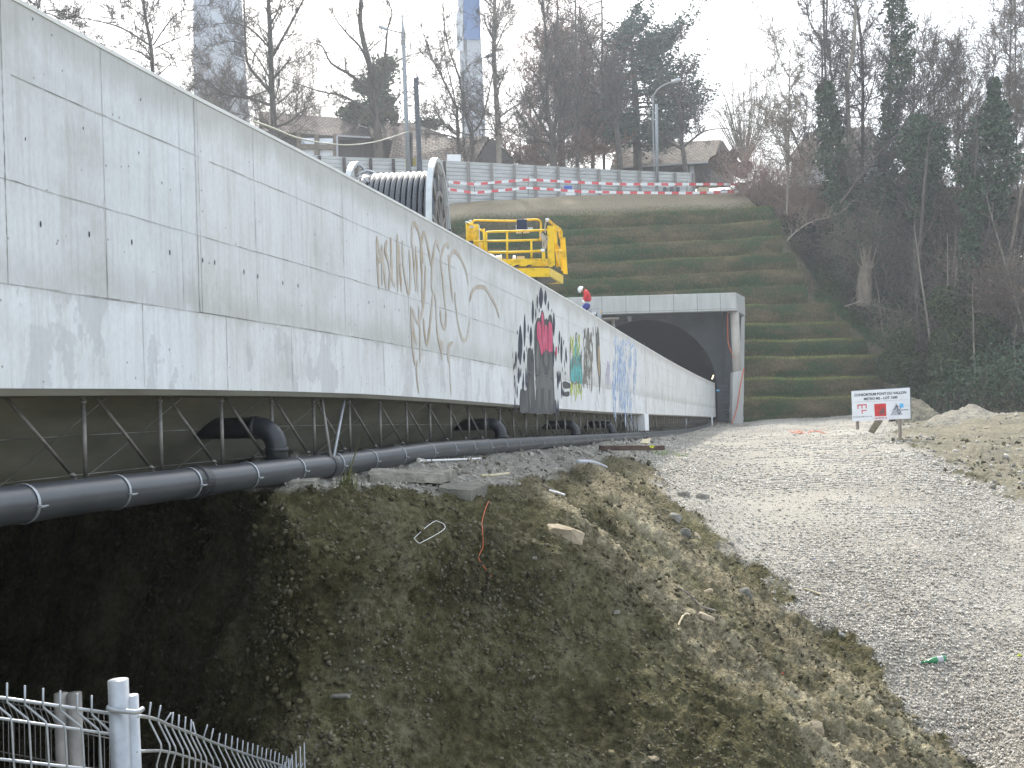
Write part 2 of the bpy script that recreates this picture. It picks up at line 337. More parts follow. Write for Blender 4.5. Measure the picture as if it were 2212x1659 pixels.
# terraces: face green-brown mottled
m, nt, p = base_mat('turfed_terrace', .95, 0, .1); tc = nt.nodes.new('ShaderNodeTexCoord'); O = tc.outputs['Object']
at = nt.nodes.new('ShaderNodeAttribute'); at.attribute_name = 'mask'; sc = nt.nodes.new('ShaderNodeSeparateColor'); nt.links.new(at.outputs['Color'], sc.inputs[0])
n1 = noise(nt, mapping(nt, O, (.35, .6, 1)), .8, 6, .7); n2 = noise(nt, mapping(nt, O, (2, 2, .6)), 6, 5, .75)
k = mth(nt, 'ADD', mth(nt, 'MULTIPLY', n1, .62), mth(nt, 'MULTIPLY', n2, .38))
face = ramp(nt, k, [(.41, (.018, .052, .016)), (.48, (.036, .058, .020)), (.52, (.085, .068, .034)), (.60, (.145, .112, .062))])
ledge = ramp(nt, n2, [(.36, (.10, .12, .025)), (.62, (.30, .30, .09))])  # ledge grass, its sunlit yellow-green put into the colour
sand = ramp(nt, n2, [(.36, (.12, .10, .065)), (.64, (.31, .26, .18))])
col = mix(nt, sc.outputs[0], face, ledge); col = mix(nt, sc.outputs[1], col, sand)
nt.links.new(col, p.inputs['Base Color']); nt.links.new(bump(nt, noise(nt, O, 7, 5, .75), 1.0, .08), p.inputs['Normal']); M['terrace'] = m
M['hill'] = noisy('hill_earth', (.018, .028, .012), (.075, .065, .04), .5, .95, bmp=.8, bdist=.2, detail=8)
M['plateau'] = noisy('dry_grass', (.14, .13, .07), (.28, .25, .16), .3, .95, bmp=.3, detail=8)
def flat(name, c, rough=.7):
    return noisy(name, tuple(q*.8 for q in c), tuple(min(1, q*1.1) for q in c), 4, rough, bmp=0)
# ---------------------------------------------------------------- bridge wall plane
SL = .2528; NW = Vector((1, -SL, 0))/math.hypot(1, SL); TW = Vector((SL, 1, 0))/math.hypot(1, SL); P0 = Vector((-3.69, 0, 0))
def onwall(x, y, off=0.0):
    d = W(x, y, 1.0); return d*((NW.dot(P0)+off)/NW.dot(d))
def wallpt(Y, z, off=0.0):     # Y is world Y on the plane
    b = P0+Vector((SL*Y, Y, 0))+NW*off; return Vector((b.x, b.y, z))
def curve_table(pts):
    q = [onwall(x, y) for x, y in pts]; return [p.y for p in q], [p.z for p in q]
TT = curve_table([(0, -20), (36, 0), (232, 107), (429, 215), (570, 286), (711, 359), (850, 434), (977, 506), (1075, 560), (1168, 613), (1262, 668), (1343, 719), (1440, 776), (1500, 808), (1545, 829)])
TB = curve_table([(0, 839), (150, 839), (310, 840), (490, 843.5), (640, 846.5), (790, 850.5), (948, 861), (1110, 874), (1212, 883.5), (1300, 889), (1398, 894), (1480, 897.8), (1545, 901)])
def smooth_tab(T):
    c = np.polyfit(np.log(np.array(T[0])), T[1], 5); return lambda Y: float(np.interp(Y, T[0], T[1]))*.5+.5*float(np.polyval(c, math.log(min(max(Y, 4.9), 58.5))))
_zt, _zb = smooth_tab(TT), smooth_tab(TB)
def ztop(Y): return _zt(Y) if Y > 5 else _zt(5)+(5-Y)*.045
def zbot(Y): return _zb(Y) if Y > 5 else _zb(5)+(5-Y)*.045
YEND = onwall(1545, 850).y
YS = [-3]+[(-3+.5*k) for k in range(1, 16)]+list(np.geomspace(4.75, YEND, 90))

bridge = thing('concrete_bridge', wallpt(20, -1.0), 'long pale concrete trough bridge with board marked parapet wall covered in graffiti', 'bridge')
# parapet face as a fine grid with metre UVs, then back, bottom
NR = 8
V = []; UV = []; FR = []
for Y in YS:
    s = Y*math.hypot(1, SL)
    for r in range(NR+1):
        f = r/NR; z = ztop(Y)*(1-f)+zbot(Y)*f; V.append(wallpt(Y, z)); UV.append((s, (ztop(Y)-zbot(Y))*(1-f))); FR.append(f)
Fc = [(i*(NR+1)+r, i*(NR+1)+r+1, (i+1)*(NR+1)+r+1, (i+1)*(NR+1)+r) for i in range(len(YS)-1) for r in range(NR)]
me = fast_mesh('parapet', V, Fc, UV)
a = me.attributes.new('frac', 'FLOAT', 'POINT'); a.data.foreach_set('value', FR)
# tone per pour: the pours differ slightly in colour
a = me.attributes.new('tone', 'FLOAT_COLOR', 'POINT')
seam1 = onwall(431, 300).y; seam2 = onwall(1395, 820).y
tn = []
for v in V:
    t = (1.0, 1.0, 1.0)
    if v.y > seam2: t = (.97, .955, .93)
    elif v.y > seam1: t = (1.0, .995, .985)
    else: t = (.975, .985, 1.0)
    tn += [*t, 1]
a.data.foreach_set('color', tn)
link('parapet_face', me, M['wall'], bridge, smooth=False)
mb = MB(); prof = []
for Y in YS:
    prof.append([wallpt(Y, ztop(Y), -.003), wallpt(Y, zbot(Y), -.003), wallpt(Y, zbot(Y)-.036, -.022), wallpt(Y, zbot(Y)-.042, -.30), wallpt(Y, zbot(Y)+.16, -.5), wallpt(Y, zbot(Y)+.2, -8.6), wallpt(Y, ztop(Y), -8.6), wallpt(Y, ztop(Y), -8.4), wallpt(Y, zbot(Y)+.45, -8.4), wallpt(Y, zbot(Y)+.45, -.26), wallpt(Y, ztop(Y), -.26)])
k = len(prof[0]); vs = [p for pr in prof for p in pr]
fs = [(i*k+j, i*k+(j+1) % k, (i+1)*k+(j+1) % k, (i+1)*k+j) for i in range(len(YS)-1) for j in range(k)]+[tuple(range(k)), tuple((len(YS)-1)*k+j for j in range(k))]
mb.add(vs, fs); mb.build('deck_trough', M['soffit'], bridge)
# coping strip
mb = MB(); prof = [[wallpt(Y, ztop(Y)-.012, .006), wallpt(Y, ztop(Y)+.012, .004), wallpt(Y, ztop(Y)+.014, -.27), wallpt(Y, ztop(Y)-.01, -.27)] for Y in YS]
vs = [p for pr in prof for p in pr]; mb.add(vs, [(i*4+j, i*4+(j+1) % 4, (i+1)*4+(j+1) % 4, (i+1)*4+j) for i in range(len(YS)-1) for j in range(4)])
mb.build('coping', M['cope'], bridge)
# sloping girder web behind the props
mb = MB(); prof = [[wallpt(Y, zbot(Y)-.02, -.32), wallpt(Y, zbot(Y)-.78, -1.25), wallpt(Y, zbot(Y)-.80, -7.5), wallpt(Y, zbot(Y)+.1, -8.3)] for Y in YS]
vs = [p for pr in prof for p in pr]; mb.add(vs, [(i*4+j, i*4+(j+1) % 4, (i+1)*4+(j+1) % 4, (i+1)*4+j) for i in range(len(YS)-1) for j in range(4)])
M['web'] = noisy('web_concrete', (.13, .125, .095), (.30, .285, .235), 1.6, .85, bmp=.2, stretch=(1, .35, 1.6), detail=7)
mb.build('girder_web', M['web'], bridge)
def webpt(Y, o, lift=.004): return wallpt(Y, zbot(Y)-.02-(-o-.32)*.76/.93, o)+(NW*.5-Vector((0, 0, .6)))*lift
mb = MB()
for Y_ in (4.4, 5.2, 6.3, 7.1, 8.2, 9.3, 10.6, 12.0, 13.6, 15.5): mb.tube([webpt(Y_, -.34), webpt(Y_-.12, -.8), webpt(Y_-.25, -1.24)], .0035, 4)
for o_ in (-.62, -.95): mb.tube([webpt(Y_, o_) for Y_ in np.linspace(3.5, 20, 30)], .003, 4)
mb.build('web_joint', M['joint'], bridge)
mb = MB(); prof = [[wallpt(Y, zbot(Y)+.1, -8.3), wallpt(Y, -9, -8.3), wallpt(Y, -9, -8.6), wallpt(Y, zbot(Y)+.1, -8.6)] for Y in YS]  # unseen walls added to keep sun out from under the deck
vs = [p for pr in prof for p in pr]; mb.add(vs, [(i*4+j, i*4+(j+1) % 4, (i+1)*4+(j+1) % 4, (i+1)*4+j) for i in range(len(YS)-1) for j in range(4)])
mb.prism([wallpt(-3, zbot(5), -8.3), wallpt(-3, zbot(5), -.6), wallpt(-3, -9, -.6), wallpt(-3, -9, -8.3)], (0, -.3, 0)); mb.build('added_sun_blocker', M['soffit'], bridge)
def line_on_wall(mb, pts, w, off=.0025, jit=0, seed=0):
    rnd = random.Random(seed); out = []
    for (x0, y0), (x1, y1) in zip(pts[:-1], pts[1:]):
        n = max(2, int(math.hypot(x1-x0, y1-y0)/14))
        for i in range(n): out.append((x0+(x1-x0)*i/n, y0+(y1-y0)*i/n))
    out.append(pts[-1]); P = [onwall(x, y, off) for x, y in out]; vs = []
    for i, p in enumerate(P):
        t = (P[min(i+1, len(P)-1)]-P[max(i-1, 0)]).normalized(); n_ = t.cross(NW).normalized()
        ww = w*(1+jit*rnd.uniform(-.8, .8)); vs += [p+n_*ww/2, p-n_*ww/2]
    mb.add(vs, [(2*i, 2*i+1, 2*i+3, 2*i+2) for i in range(len(P)-1)])
def yat(x, f): # pixel height on the wall for height fraction f at image x
    Y = onwall(x, 860).y; p = wallpt(Y, ztop(Y)*(1-f)+zbot(Y)*f); return 829.5-F*(p.z*cR+p.x*sR)/p.y
mb = MB(); mf = MB(); rj = random.Random(5)
for f, spans in ((.212, [(24, 232, 1), (232, 432, 0), (454, 560, 1), (560, 741, 0), (720, 860, 0), (860, 985, 1), (1020, 1223, 0), (1223, 1320, 0), (1320, 1544, 0)]), (.478, [(0, 60, 1), (60, 250, 0), (250, 432, 0), (434, 560, 1), (560, 741, 1), (741, 860, 0), (860, 1111, 1), (1111, 1223, 0), (1223, 1544, 0)]), (.738, [(0, 432, 0), (100, 260, 1), (432, 741, 1), (741, 1392, 1), (1392, 1544, 1)])):
    for x0, x1, st_ in spans:
        line_on_wall(mb if st_ else mf, [(x, yat(x, f)+rj.uniform(-.8, .8)) for x in np.linspace(x0, x1, 7)], .0065 if f > .7 else .0048, off=.0025 if st_ else .0021, jit=.8, seed=int(x0+f*10))
def vjoint(x, f0, f1, w, st_=1): line_on_wall(mb if st_ else mf, [(x+.03*(yat(x, f)-400), yat(x, f)) for f in (f0, (f0+f1)/2, f1)], w, off=.0025 if st_ else .0021, jit=.8, seed=int(x))
for x, w, st_ in ((-170, .006, 1), (12, .006, 1), (226, .005, 1), (390, .003, 0), (424, .012, 0), (430, .004, 1), (549, .0045, 1), (738, .005, 0), (875, .006, 1), (1013, .007, 1), (1106, .006, 0), (1219, .02, 1), (1318, .02, 0), (1440, .04, 0), (1490, .02, 0)): vjoint(x, .012, .738, w*.85, st_)
vjoint(1382, .0, 1.0, .05)
for x, w, st_ in ((-60, .006, 1), (300, .006, 1), (480, .006, 1), (620, .006, 1), (728, .004, 0), (818, .006, 1), (890, .005, 0), (1004, .006, 1), (1052, .008, 0), (1097, .01, 0), (1148, .01, 0), (1210, .012, 1), (1278, .014, 0), (1460, .03, 0)): vjoint(x, .738, .995, w*.8, st_)
mb.build('board_joint', M['joint'], bridge, fix=False); mf.build('board_joint', M['joint_faint'], bridge, fix=False)
# tie holes
holes = [(88, 484), (193, 506), (285, 523), (367, 545), (438, 562), (464, 567), (527, 587), (557, 597), (611, 611), (644, 617)]
holes += [(797, 653), (830, 662), (862, 670), (1010, 716), (1030, 722), (1060, 731), (55, 300), (300, 330), (180, 277), (350, 395), (71, 41), (304, 215)]
for k_, (x, y) in enumerate(holes):
    c = onwall(x, y, .002); r = .011 if k_ < 13 else .006
    a_ = [c+TW*math.cos(t)*r*.62+Vector((0, 0, 1))*math.sin(t)*r*1.55 for t in np.linspace(0, 2*math.pi, 10, endpoint=False)]
    mb = MB(); mb.add(a_, [tuple(range(10))]); mb.build('tie_hole', M['ink'], bridge, fix=False)
# expansion joint cover plate below the wall, end stand
mb = MB(); a0 = onwall(1391, 857, .03); a1 = onwall(1401, 857, .03); mb.prism([onwall(1392, 894, .03), onwall(1401, 894, .03), onwall(1402, 930, .03), onwall(1394, 930, .03)], -NW*.5)
mb.build('joint_plate', M['white'], bridge)

# ---------------------------------------------------------------- graffiti (paint, 2 mm film on the wall)
def stroke_mesh(strokes, off=.004):
    mb = MB()
    for k_, (w, pts) in enumerate(strokes):
        # smooth the polyline (Catmull-Rom) in the wall's own plane
        P = [onwall(x, y, off+.0004*(k_ % 5)) for x, y in pts]; Q = []
        for i in range(len(P)-1):
            a, b, c_, d = P[max(i-1, 0)], P[i], P[i+1], P[min(i+2, len(P)-1)]
            for t in np.linspace(0, 1, 6, endpoint=False):
                Q.append(.5*((2*b)+(c_-a)*t+(2*a-5*b+4*c_-d)*t*t+(3*b-a-3*c_+d)*t**3))
        Q.append(P[-1]); vs = []
        for i, p in enumerate(Q):
            t = (Q[min(i+1, len(Q)-1)]-Q[max(i-1, 0)]).normalized(); n_ = t.cross(NW).normalized()
            e = min(1, .35+min(i, len(Q)-1-i)*.3); vs += [p+n_*w*e/2, p-n_*w*e/2]
        mb.add(vs, [(2*i, 2*i+1, 2*i+3, 2*i+2) for i in range(len(Q)-1)])
    return mb
def G2(pts): return [(790+x*.15, 434.5+y*.15) for x, y in pts]
def G1(pts): return [(1090+x*.15, 616+y*.15) for x, y in pts]
def G5(pts): return [(711+x*.2857, 316+y*.2857) for x, y in pts]
tags = [(.05, G2(p)) for p in (
    [(165, 500), (170, 800), (195, 1270)], [(160, 520), (215, 760), (270, 950), (295, 1260)], [(235, 620), (245, 900), (240, 1210)], [(175, 880), (215, 840), (265, 900)],
    [(310, 560), (285, 720), (330, 860), (355, 1050), (335, 1270)], [(360, 520), (375, 900), (385, 1120), (430, 1230)], [(460, 470), (460, 800), (465, 1310)], [(480, 620), (495, 900), (520, 1310)], [(450, 880), (475, 850), (500, 900)],
    [(535, 560), (545, 900), (590, 1200), (625, 1320), (650, 1100), (630, 700)], [(670, 560), (690, 800), (725, 1300)], [(720, 640), (740, 950), (755, 1320)],
    [(665, 640), (670, 420), (700, 320), (760, 420), (800, 620), (830, 900)], [(820, 1500), (815, 1100), (797, 720), (840, 450), (890, 600), (950, 950)],
    [(955, 1300), (960, 900), (1015, 590), (1070, 720)], [(1150, 1560), (1110, 1100), (1085, 860), (1120, 680), (1165, 620), (1200, 680)],
    [(1250, 1400), (1215, 1000), (1225, 800), (1290, 720), (1380, 840), (1450, 1020), (1480, 1200)], [(1190, 760), (1210, 1000), (1260, 1450)],
    [(1500, 1450), (1530, 1320), (1600, 1240), (1720, 1250), (1800, 1370), (1880, 1520), (1925, 1680)], [(1290, 1300), (1300, 1480), (1330, 1650)])]
tags += [(.05, G5(p)) for p in (
    [(620, 1210), (640, 1400), (665, 1500)], [(630, 1230), (680, 1330), (720, 1150), (730, 900)], [(680, 1210), (690, 1450), (690, 1640)], [(715, 1300), (725, 1420), (745, 1490), (770, 1300), (790, 1100), (810, 1180), (820, 1400), (850, 1560)],
    [(840, 1240), (855, 1340), (880, 1370), (885, 1240)], [(950, 1110), (975, 1330), (1010, 1460), (1045, 1440), (1065, 1300)], [(820, 1440), (840, 1480), (860, 1500), (850, 1620)], [(935, 1480), (900, 1530), (905, 1640)], [(620, 1210), (630, 1460), (650, 1660)])]
tags += [(.035, [(903, 776), (900, 800), (905, 850)]), (.035, [(970, 740), (972, 800), (975, 855)])]
M['p_brown'] = noisy('ochre_spray', (.42, .33, .24), (.56, .52, .47), 3, .9, bmp=0, lo=.35, hi=.6)
stroke_mesh(tags).build('graffiti', M['p_brown'], bridge, fix=False)['label'] = 'faded ochre scrawled tag lettering on the wall'
def blob(mb, pts, off):
    P = [onwall(x, y, off) for x, y in pts]; n = len(P); Q = []
    for i in range(n):
        a, b, c_, d = P[i-1], P[i], P[(i+1) % n], P[(i+2) % n]
        for t in (0, .33, .66): Q.append(.5*((2*b)+(c_-a)*t+(2*a-5*b+4*c_-d)*t*t+(3*b-a-3*c_+d)*t**3))
    mb.add(Q, [tuple(range(len(Q)))])
def drop(x, y0, y1, w):  # a spindle shaped splash
    return [(x, y0), (x+w*.42, y0+(y1-y0)*.3), (x+w*.5, y0+(y1-y0)*.55), (x+w*.25, y0+(y1-y0)*.85), (x, y1), (x-w*.3, y0+(y1-y0)*.85), (x-w*.5, y0+(y1-y0)*.55), (x-w*.35, y0+(y1-y0)*.25)]
mb = MB(); rg = random.Random(3)
for q in ((525, 20, 340, 62), (590, 70, 290, 40), (630, 225, 370, 22), (472, 130, 350, 22), (408, 210, 560, 34), (450, 330, 500, 18), (290, 410, 890, 32), (228, 570, 1150, 62), (340, 560, 690, 16), (380, 590, 890, 40), (710, 385, 740, 34), (790, 650, 860, 24), (820, 730, 1130, 30), (165, 950, 1180, 26), (197, 950, 1080, 14), (283, 930, 1120, 28), (205, 1170, 1420, 34), (145, 1110, 1210, 12), (150, 1360, 1480, 16), (183, 1440, 1630, 16), (235, 1190, 1330, 14), (270, 1240, 1600, 22), (740, 900, 1100, 22), (705, 820, 1180, 26), (770, 1230, 1500, 30), (795, 1230, 1420, 16), (770, 1640, 1900, 22), (735, 1640, 1880, 34), (820, 1350, 1640, 14), (180, 1700, 1850, 14), (150, 1600, 1800, 12), (310, 1180, 1480, 22), (885, 890, 1100, 20), (895, 1000, 1130, 12), (500, 330, 400, 14), (680, 340, 390, 8), (1000, 900, 960, 6)):
    x, y0, y1, w = q; blob(mb, G1(drop(x, y0, y1, w)), .0036+.0001*rg.random()*3)
for _ in range(46):
    x = rg.uniform(110, 880); y0 = rg.uniform(500, 1600); blob(mb, G1(drop(x, y0, y0+rg.uniform(40, 150), rg.uniform(5, 14))), .0033)
mb.build('graffiti', M['ink'], bridge, fix=False)['label'] = 'black spray spindles around the pink figure'
M['p_char'] = noisy('charcoal_spray', (.055, .058, .062), (.13, .13, .13), 5, .8, bmp=0, stretch=(3, 3, .5)); M['p_char2'] = noisy('grey_spray', (.10, .10, .095), (.19, .185, .175), 5, .8, bmp=0, stretch=(3, 3, .5))
M['p_pink'] = noisy('pink_spray', (.48, .06, .13), (.62, .14, .22), 5, .7, bmp=0)
mb = MB()
blob(mb, G1([(430, 650), (470, 480), (510, 470), (535, 360), (565, 400), (580, 500), (600, 470), (625, 500), (640, 430), (680, 450), (695, 700), (700, 1010), (705, 1200), (715, 1500), (720, 1830), (560, 1850), (440, 1840), (450, 1500), (430, 1000)]), .0022)
blob(mb, G1([(330, 950), (370, 900), (420, 1000), (425, 1300), (440, 1650), (440, 1840), (330, 1835), (225, 1820), (225, 1520), (270, 1500), (320, 1500), (325, 1200)]), .0024)
blob(mb, G1([(835, 1400), (880, 1385), (945, 1420), (940, 1480), (870, 1490), (840, 1460)]), .0022); blob(mb, G1([(825, 1500), (850, 1540), (930, 1530), (925, 1600), (840, 1590)]), .0022)
mb.build('graffiti', M['p_char'], bridge, fix=False)['label'] = 'dark grey body of the spray painted figure'
mb = MB()
for x, y0, y1, w in ((480, 800, 1300, 50), (530, 1010, 1330, 36), (600, 940, 1180, 60), (560, 1150, 1340, 30), (668, 960, 1330, 44), (640, 1200, 1400, 30), (500, 1350, 1800, 40), (600, 1380, 1820, 60), (680, 1390, 1810, 36), (370, 1300, 1800, 36)): blob(mb, G1(drop(x, y0, y1, w)), .0045)
blob(mb, G1([(450, 1330), (560, 1300), (680, 1380), (690, 1500), (560, 1480), (460, 1500)]), .0030)
mb.build('graffiti', M['p_char2'], bridge, fix=False)['label'] = 'mid grey highlights on the painted figure'
mb = MB()
for q in ([(470, 560), (500, 520), (525, 600), (535, 780), (555, 960), (530, 1000), (500, 850), (470, 760)], [(530, 430), (550, 400), (568, 520), (575, 760), (590, 900), (560, 960), (540, 700)], [(580, 600), (600, 570), (618, 640), (620, 930), (595, 920), (575, 850)], [(632, 560), (660, 535), (685, 600), (690, 900), (685, 960), (655, 950), (630, 960)], [(738, 890), (755, 900), (755, 1000), (735, 1010)]): blob(mb, G1(q), .0062)
mb.build('graffiti', M['p_pink'], bridge, fix=False)['label'] = 'pink four lobed crest of the painted figure'
# turquoise and lime piece
mb = MB(); M['p_teal'] = noisy('turquoise_spray', (.08, .32, .33), (.16, .47, .45), 6, .7, bmp=0, stretch=(3, 3, .5)); M['p_lime'] = noisy('lime_spray', (.38, .46, .05), (.55, .62, .2), 8, .8, bmp=0)
blob(mb, G1([(1035, 760), (1060, 900), (1110, 1100), (1120, 1400), (1060, 1420), (1020, 1390), (960, 1410), (945, 1150), (1000, 950)]), .0035); mb.build('graffiti', M['p_teal'], bridge, fix=False)['label'] = 'turquoise spray patch'
st = []; 
for _ in range(46):
    x = rg.uniform(948, 1112); y = rg.choice([rg.uniform(680, 950), rg.uniform(1370, 1520)]); l = rg.uniform(60, 170); st.append((.045, G1([(x, y), (x+rg.uniform(-10, 10), y+l*.5), (x+rg.uniform(-8, 8), y+l)])))
stroke_mesh(st, .0048).build('graffiti', M['p_lime'], bridge, fix=False)['label'] = 'lime green fringe of the turquoise piece'
st = [(.035, G1([(1020, 820), (1030, 690), (1045, 740), (1030, 900)])), (.03, G1([(945, 780), (950, 1000), (950, 1350)])), (.03, G1([(1115, 900), (1110, 1150), (1120, 1400), (1100, 1540)])), (.03, G1([(960, 1380), (1010, 1420), (1060, 1400), (1100, 1560)]))]
for _ in range(26):
    x = rg.uniform(955, 1110); y = rg.uniform(850, 1350); st.append((.025, G1([(x, y), (x+rg.uniform(-12, 12), y+50), (x+rg.uniform(-14, 14), y+rg.uniform(80, 170))])))
for _ in range(75):   # grey brown scribble to its right
    x = rg.uniform(1140, 1270); y = rg.uniform(600, 1350); st.append((rg.uniform(.03, .07), G1([(x, y), (x+rg.uniform(-16, 16), y+60), (x+rg.uniform(-10, 10), y+rg.uniform(90, 240))])))
M['p_grey'] = noisy('grey_brown_spray', (.10, .10, .09), (.36, .34, .29), 9, .8, bmp=0)
stroke_mesh(st, .0068).build('graffiti', M['p_grey'], bridge, fix=False)['label'] = 'grey brown scribbles beside the turquoise piece'
mb = MB(); blob(mb, G1([(1310, 580), (1325, 700), (1340, 590), (1362, 700), (1372, 1000), (1388, 1250), (1365, 1580), (1355, 1350), (1325, 1100), (1315, 900)]), .0035); mb.build('graffiti', M['p_char2'], bridge, fix=False)['label'] = 'tall dark brown spindle tag'
mb = MB(); blob(mb, G1([(1345, 900), (1368, 900), (1378, 1150), (1372, 1320), (1345, 1180)]), .005); M['p_tan'] = flat('tan_spray', (.38, .29, .19)); mb.build('graffiti', M['p_tan'], bridge, fix=False)['label'] = 'tan centre of the spindle tag'
st = []
for _ in range(95):
    x = rg.uniform(1560, 1890); y = rg.uniform(800, 1700); st.append((rg.uniform(.04, .13), G1([(x, y), (x+rg.uniform(-16, 16), y+70), (x+rg.uniform(-10, 10), y+rg.uniform(120, 380))])))
st += [(.08, G1([(1570, 870), (1610, 740), (1600, 900)])), (.08, G1([(1620, 930), (1640, 870), (1660, 950)])), (.08, G1([(1690, 900), (1720, 790), (1750, 860), (1790, 800), (1820, 900), (1860, 850), (1870, 1000)]))]
M['p_blue'] = noisy('pale_blue_spray', (.20, .31, .54), (.50, .56, .66), 7, .8, bmp=0, lo=.4, hi=.55); stroke_mesh(st, .003).build('graffiti', M['p_blue'], bridge, fix=False)['label'] = 'pale blue fuzzy tag near the wall joint'
st = []
for _ in range(16):
    x = rg.uniform(1460, 1510); y = rg.uniform(1080, 1300); st.append((.07, G1([(x, y), (x+rg.uniform(-6, 6), y+60), (x, y+rg.uniform(100, 200))])))
M['p_lil'] = noisy('lilac_spray', (.36, .31, .42), (.55, .54, .58), 7, .8, bmp=0); stroke_mesh(st, .003).build('graffiti', M['p_lil'], bridge, fix=False)['label'] = 'faint lilac tag'

# ---------------------------------------------------------------- props under the wall edge
PC = 7.10; PK = .716
def propY(n): return PK*(n+PC)
def zpipe(Y): return float(np.interp(Y, PZ[0], PZ[1]))
PIPEPX = [(-260, 1128), (0, 1095), (250, 1063), (520, 1030), (790, 995), (948, 973), (1098, 961.5), (1205, 954), (1300, 947.5), (1366, 942.5), (1398, 940.5), (1462, 934.5), (1500, 929), (1530, 919)]
PP = [onwall(x, y, 0.0) for x, y in PIPEPX]; PZ = ([p.y for p in PP], [p.z for p in PP])
ORD = ['first', 'second', 'third', 'fourth', 'fifth', 'sixth', 'seventh', 'eighth', 'ninth', 'tenth', 'eleventh', 'twelfth']
proto = None
for n in range(-1, 70):
    Y = propY(n)
    if Y > 54.5 or abs(Y-onwall(1396, 900).y) < .5: continue
    h = ztop(5)-ztop(5)+ (zbot(Y)-.03)-(zpipe(Y)+.02)
    t = thing('steel_prop', wallpt(Y, zpipe(Y)+.02, -.13), None, 'prop', 'steel props with slanting braces under the parapet')
    if proto is None:
        mb = MB(); mb.tube([(0, 0, .06), (0, 0, .94)], .013, 8); mb.tube([(0, 0, .0), (0, 0, .06)], .007, 6); mb.tube([(0, 0, .94), (0, 0, 1.0)], .008, 6); mb.tube([(0, 0, .90), (0, 0, .95)], .017, 8); mb.tube([(0, 0, .05), (0, 0, .09)], .017, 8)
        m1 = mb.mesh('vertical_post'); mb = MB(); d1 = TW*(PK*1.03*.40); d2 = TW*(PK*1.03*.97); mb.tube([d1+NW*-.14+Vector((0, 0, 1.0)), d1*.12+d2*.88+NW*-.03+Vector((0, 0, .13))], .012, 8); mb.tube([d1*.12+d2*.88+NW*-.03+Vector((0, 0, .13)), d2+Vector((0, 0, .0))], .006, 6); mb.tube([d1*.14+d2*.86+NW*-.03+Vector((0, 0, .15)), d1*.1+d2*.9+NW*-.02+Vector((0, 0, .11))], .016, 6)
        m2 = mb.mesh('slanting_brace')
        for m_ in (m1, m2): m_.materials.append(M['galv_dull']); m_.polygons.foreach_set('use_smooth', np.ones(len(m_.polygons), bool))
        proto = True
    for nm, m_ in (('vertical_post', m1), ('slanting_brace', m2)):
        o = bpy.data.objects.new(nm, m_); C.objects.link(o); o.parent = t; o.scale = (1, 1, h)
    k_ = n+0
    t['label'] = ('%s grey steel prop from the left end, between wall edge and black pipe' % ORD[k_]) if 0 <= k_ < 12 else 'thin grey steel prop beyond the twelfth in the row under the parapet'
vb = thing('steel_prop', onwall(718, 1000, .02), 'white V shaped pair of props standing on the black pipe', 'prop')
for a_, b_ in (((695, 864), (716, 998)), ((743, 866), (719, 998))):
    mb = MB(); mb.tube([onwall(*a_, -.08), onwall(*b_, .07)], .013, 8); mb.build('vertical_post', M['galv'] if a_[0] > 700 else M['galv_dull'], vb, smooth=True)

# ---------------------------------------------------------------- drain pipe with clamps, muffs and elbows
pipe = thing('drain_pipe', PP[4], 'thick black plastic drain pipe running along under the bridge edge', 'pipe')
def cr(P, k_=5):
    Q = []
    for i in range(len(P)-1):
        a, b, c_, d = P[max(i-1, 0)], P[i], P[i+1], P[min(i+2, len(P)-1)]
        for t in np.linspace(0, 1, k_, endpoint=False): Q.append(.5*((2*b)+(c_-a)*t+(2*a-5*b+4*c_-d)*t*t+(3*b-a-3*c_+d)*t**3))
    return Q+[P[-1]]
PR = .094
M['pipe'] = noisy('black_pipe', (.035, .038, .045), (.075, .08, .09), 5, .34, bmp=.06, spec=.55, stretch=(1, .15, 1))
mb = MB(); ext = [PP[0]+(PP[0]-PP[1])*2.2]+PP; mb.tube(cr(ext, 6), PR, 28); mb.build('pipe_run', M['pipe'], pipe, smooth=True)
def pipe_at(Y): i = zpipe(Y); return wallpt(Y, i, 0)
def pipe_dir(Y): return (pipe_at(Y+.1)-pipe_at(Y-.1)).normalized()
cm = None
for n in range(0, 62):
    Y = propY(n)+PK*(.1 if n < 8 else .3)
    if Y > 50: continue
    c_ = pipe_at(Y); d = pipe_dir(Y)
    if cm is None:
        mb = MB(); R = PR+.003; w = .009
        x = d.cross(Vector((0, 0, 1))).normalized(); y = x.cross(d)
        ring = []
        for a in np.linspace(0, 2*math.pi, 28, endpoint=False): e = x*math.cos(a)+y*math.sin(a); ring += [e*R-d*w, e*(R+.003)-d*w, e*(R+.003)+d*w, e*R+d*w]
        mb.add(ring, [(i*4+j, i*4+(j+1) % 4, ((i+1) % 28)*4+(j+1) % 4, ((i+1) % 28)*4+j) for i in range(28) for j in range(4)])
        e = x*math.cos(-.1)+y*math.sin(-.1); mb.obox(e*(R+.012), e*.012, d*.018, Vector((0, 0, .004))); mb.tube([e*(R+.014)-d*.01, e*(R+.014)+d*.045], .004, 6)
        cm = mb.mesh('clamp_ring'); cm.materials.append(M['galv']); D0 = d.copy()
    o = bpy.data.objects.new('clamp_ring', cm); C.objects.link(o); o.parent = pipe; o.location = c_-BASE[pipe.name]; o.rotation_euler = D0.rotation_difference(d).to_euler()
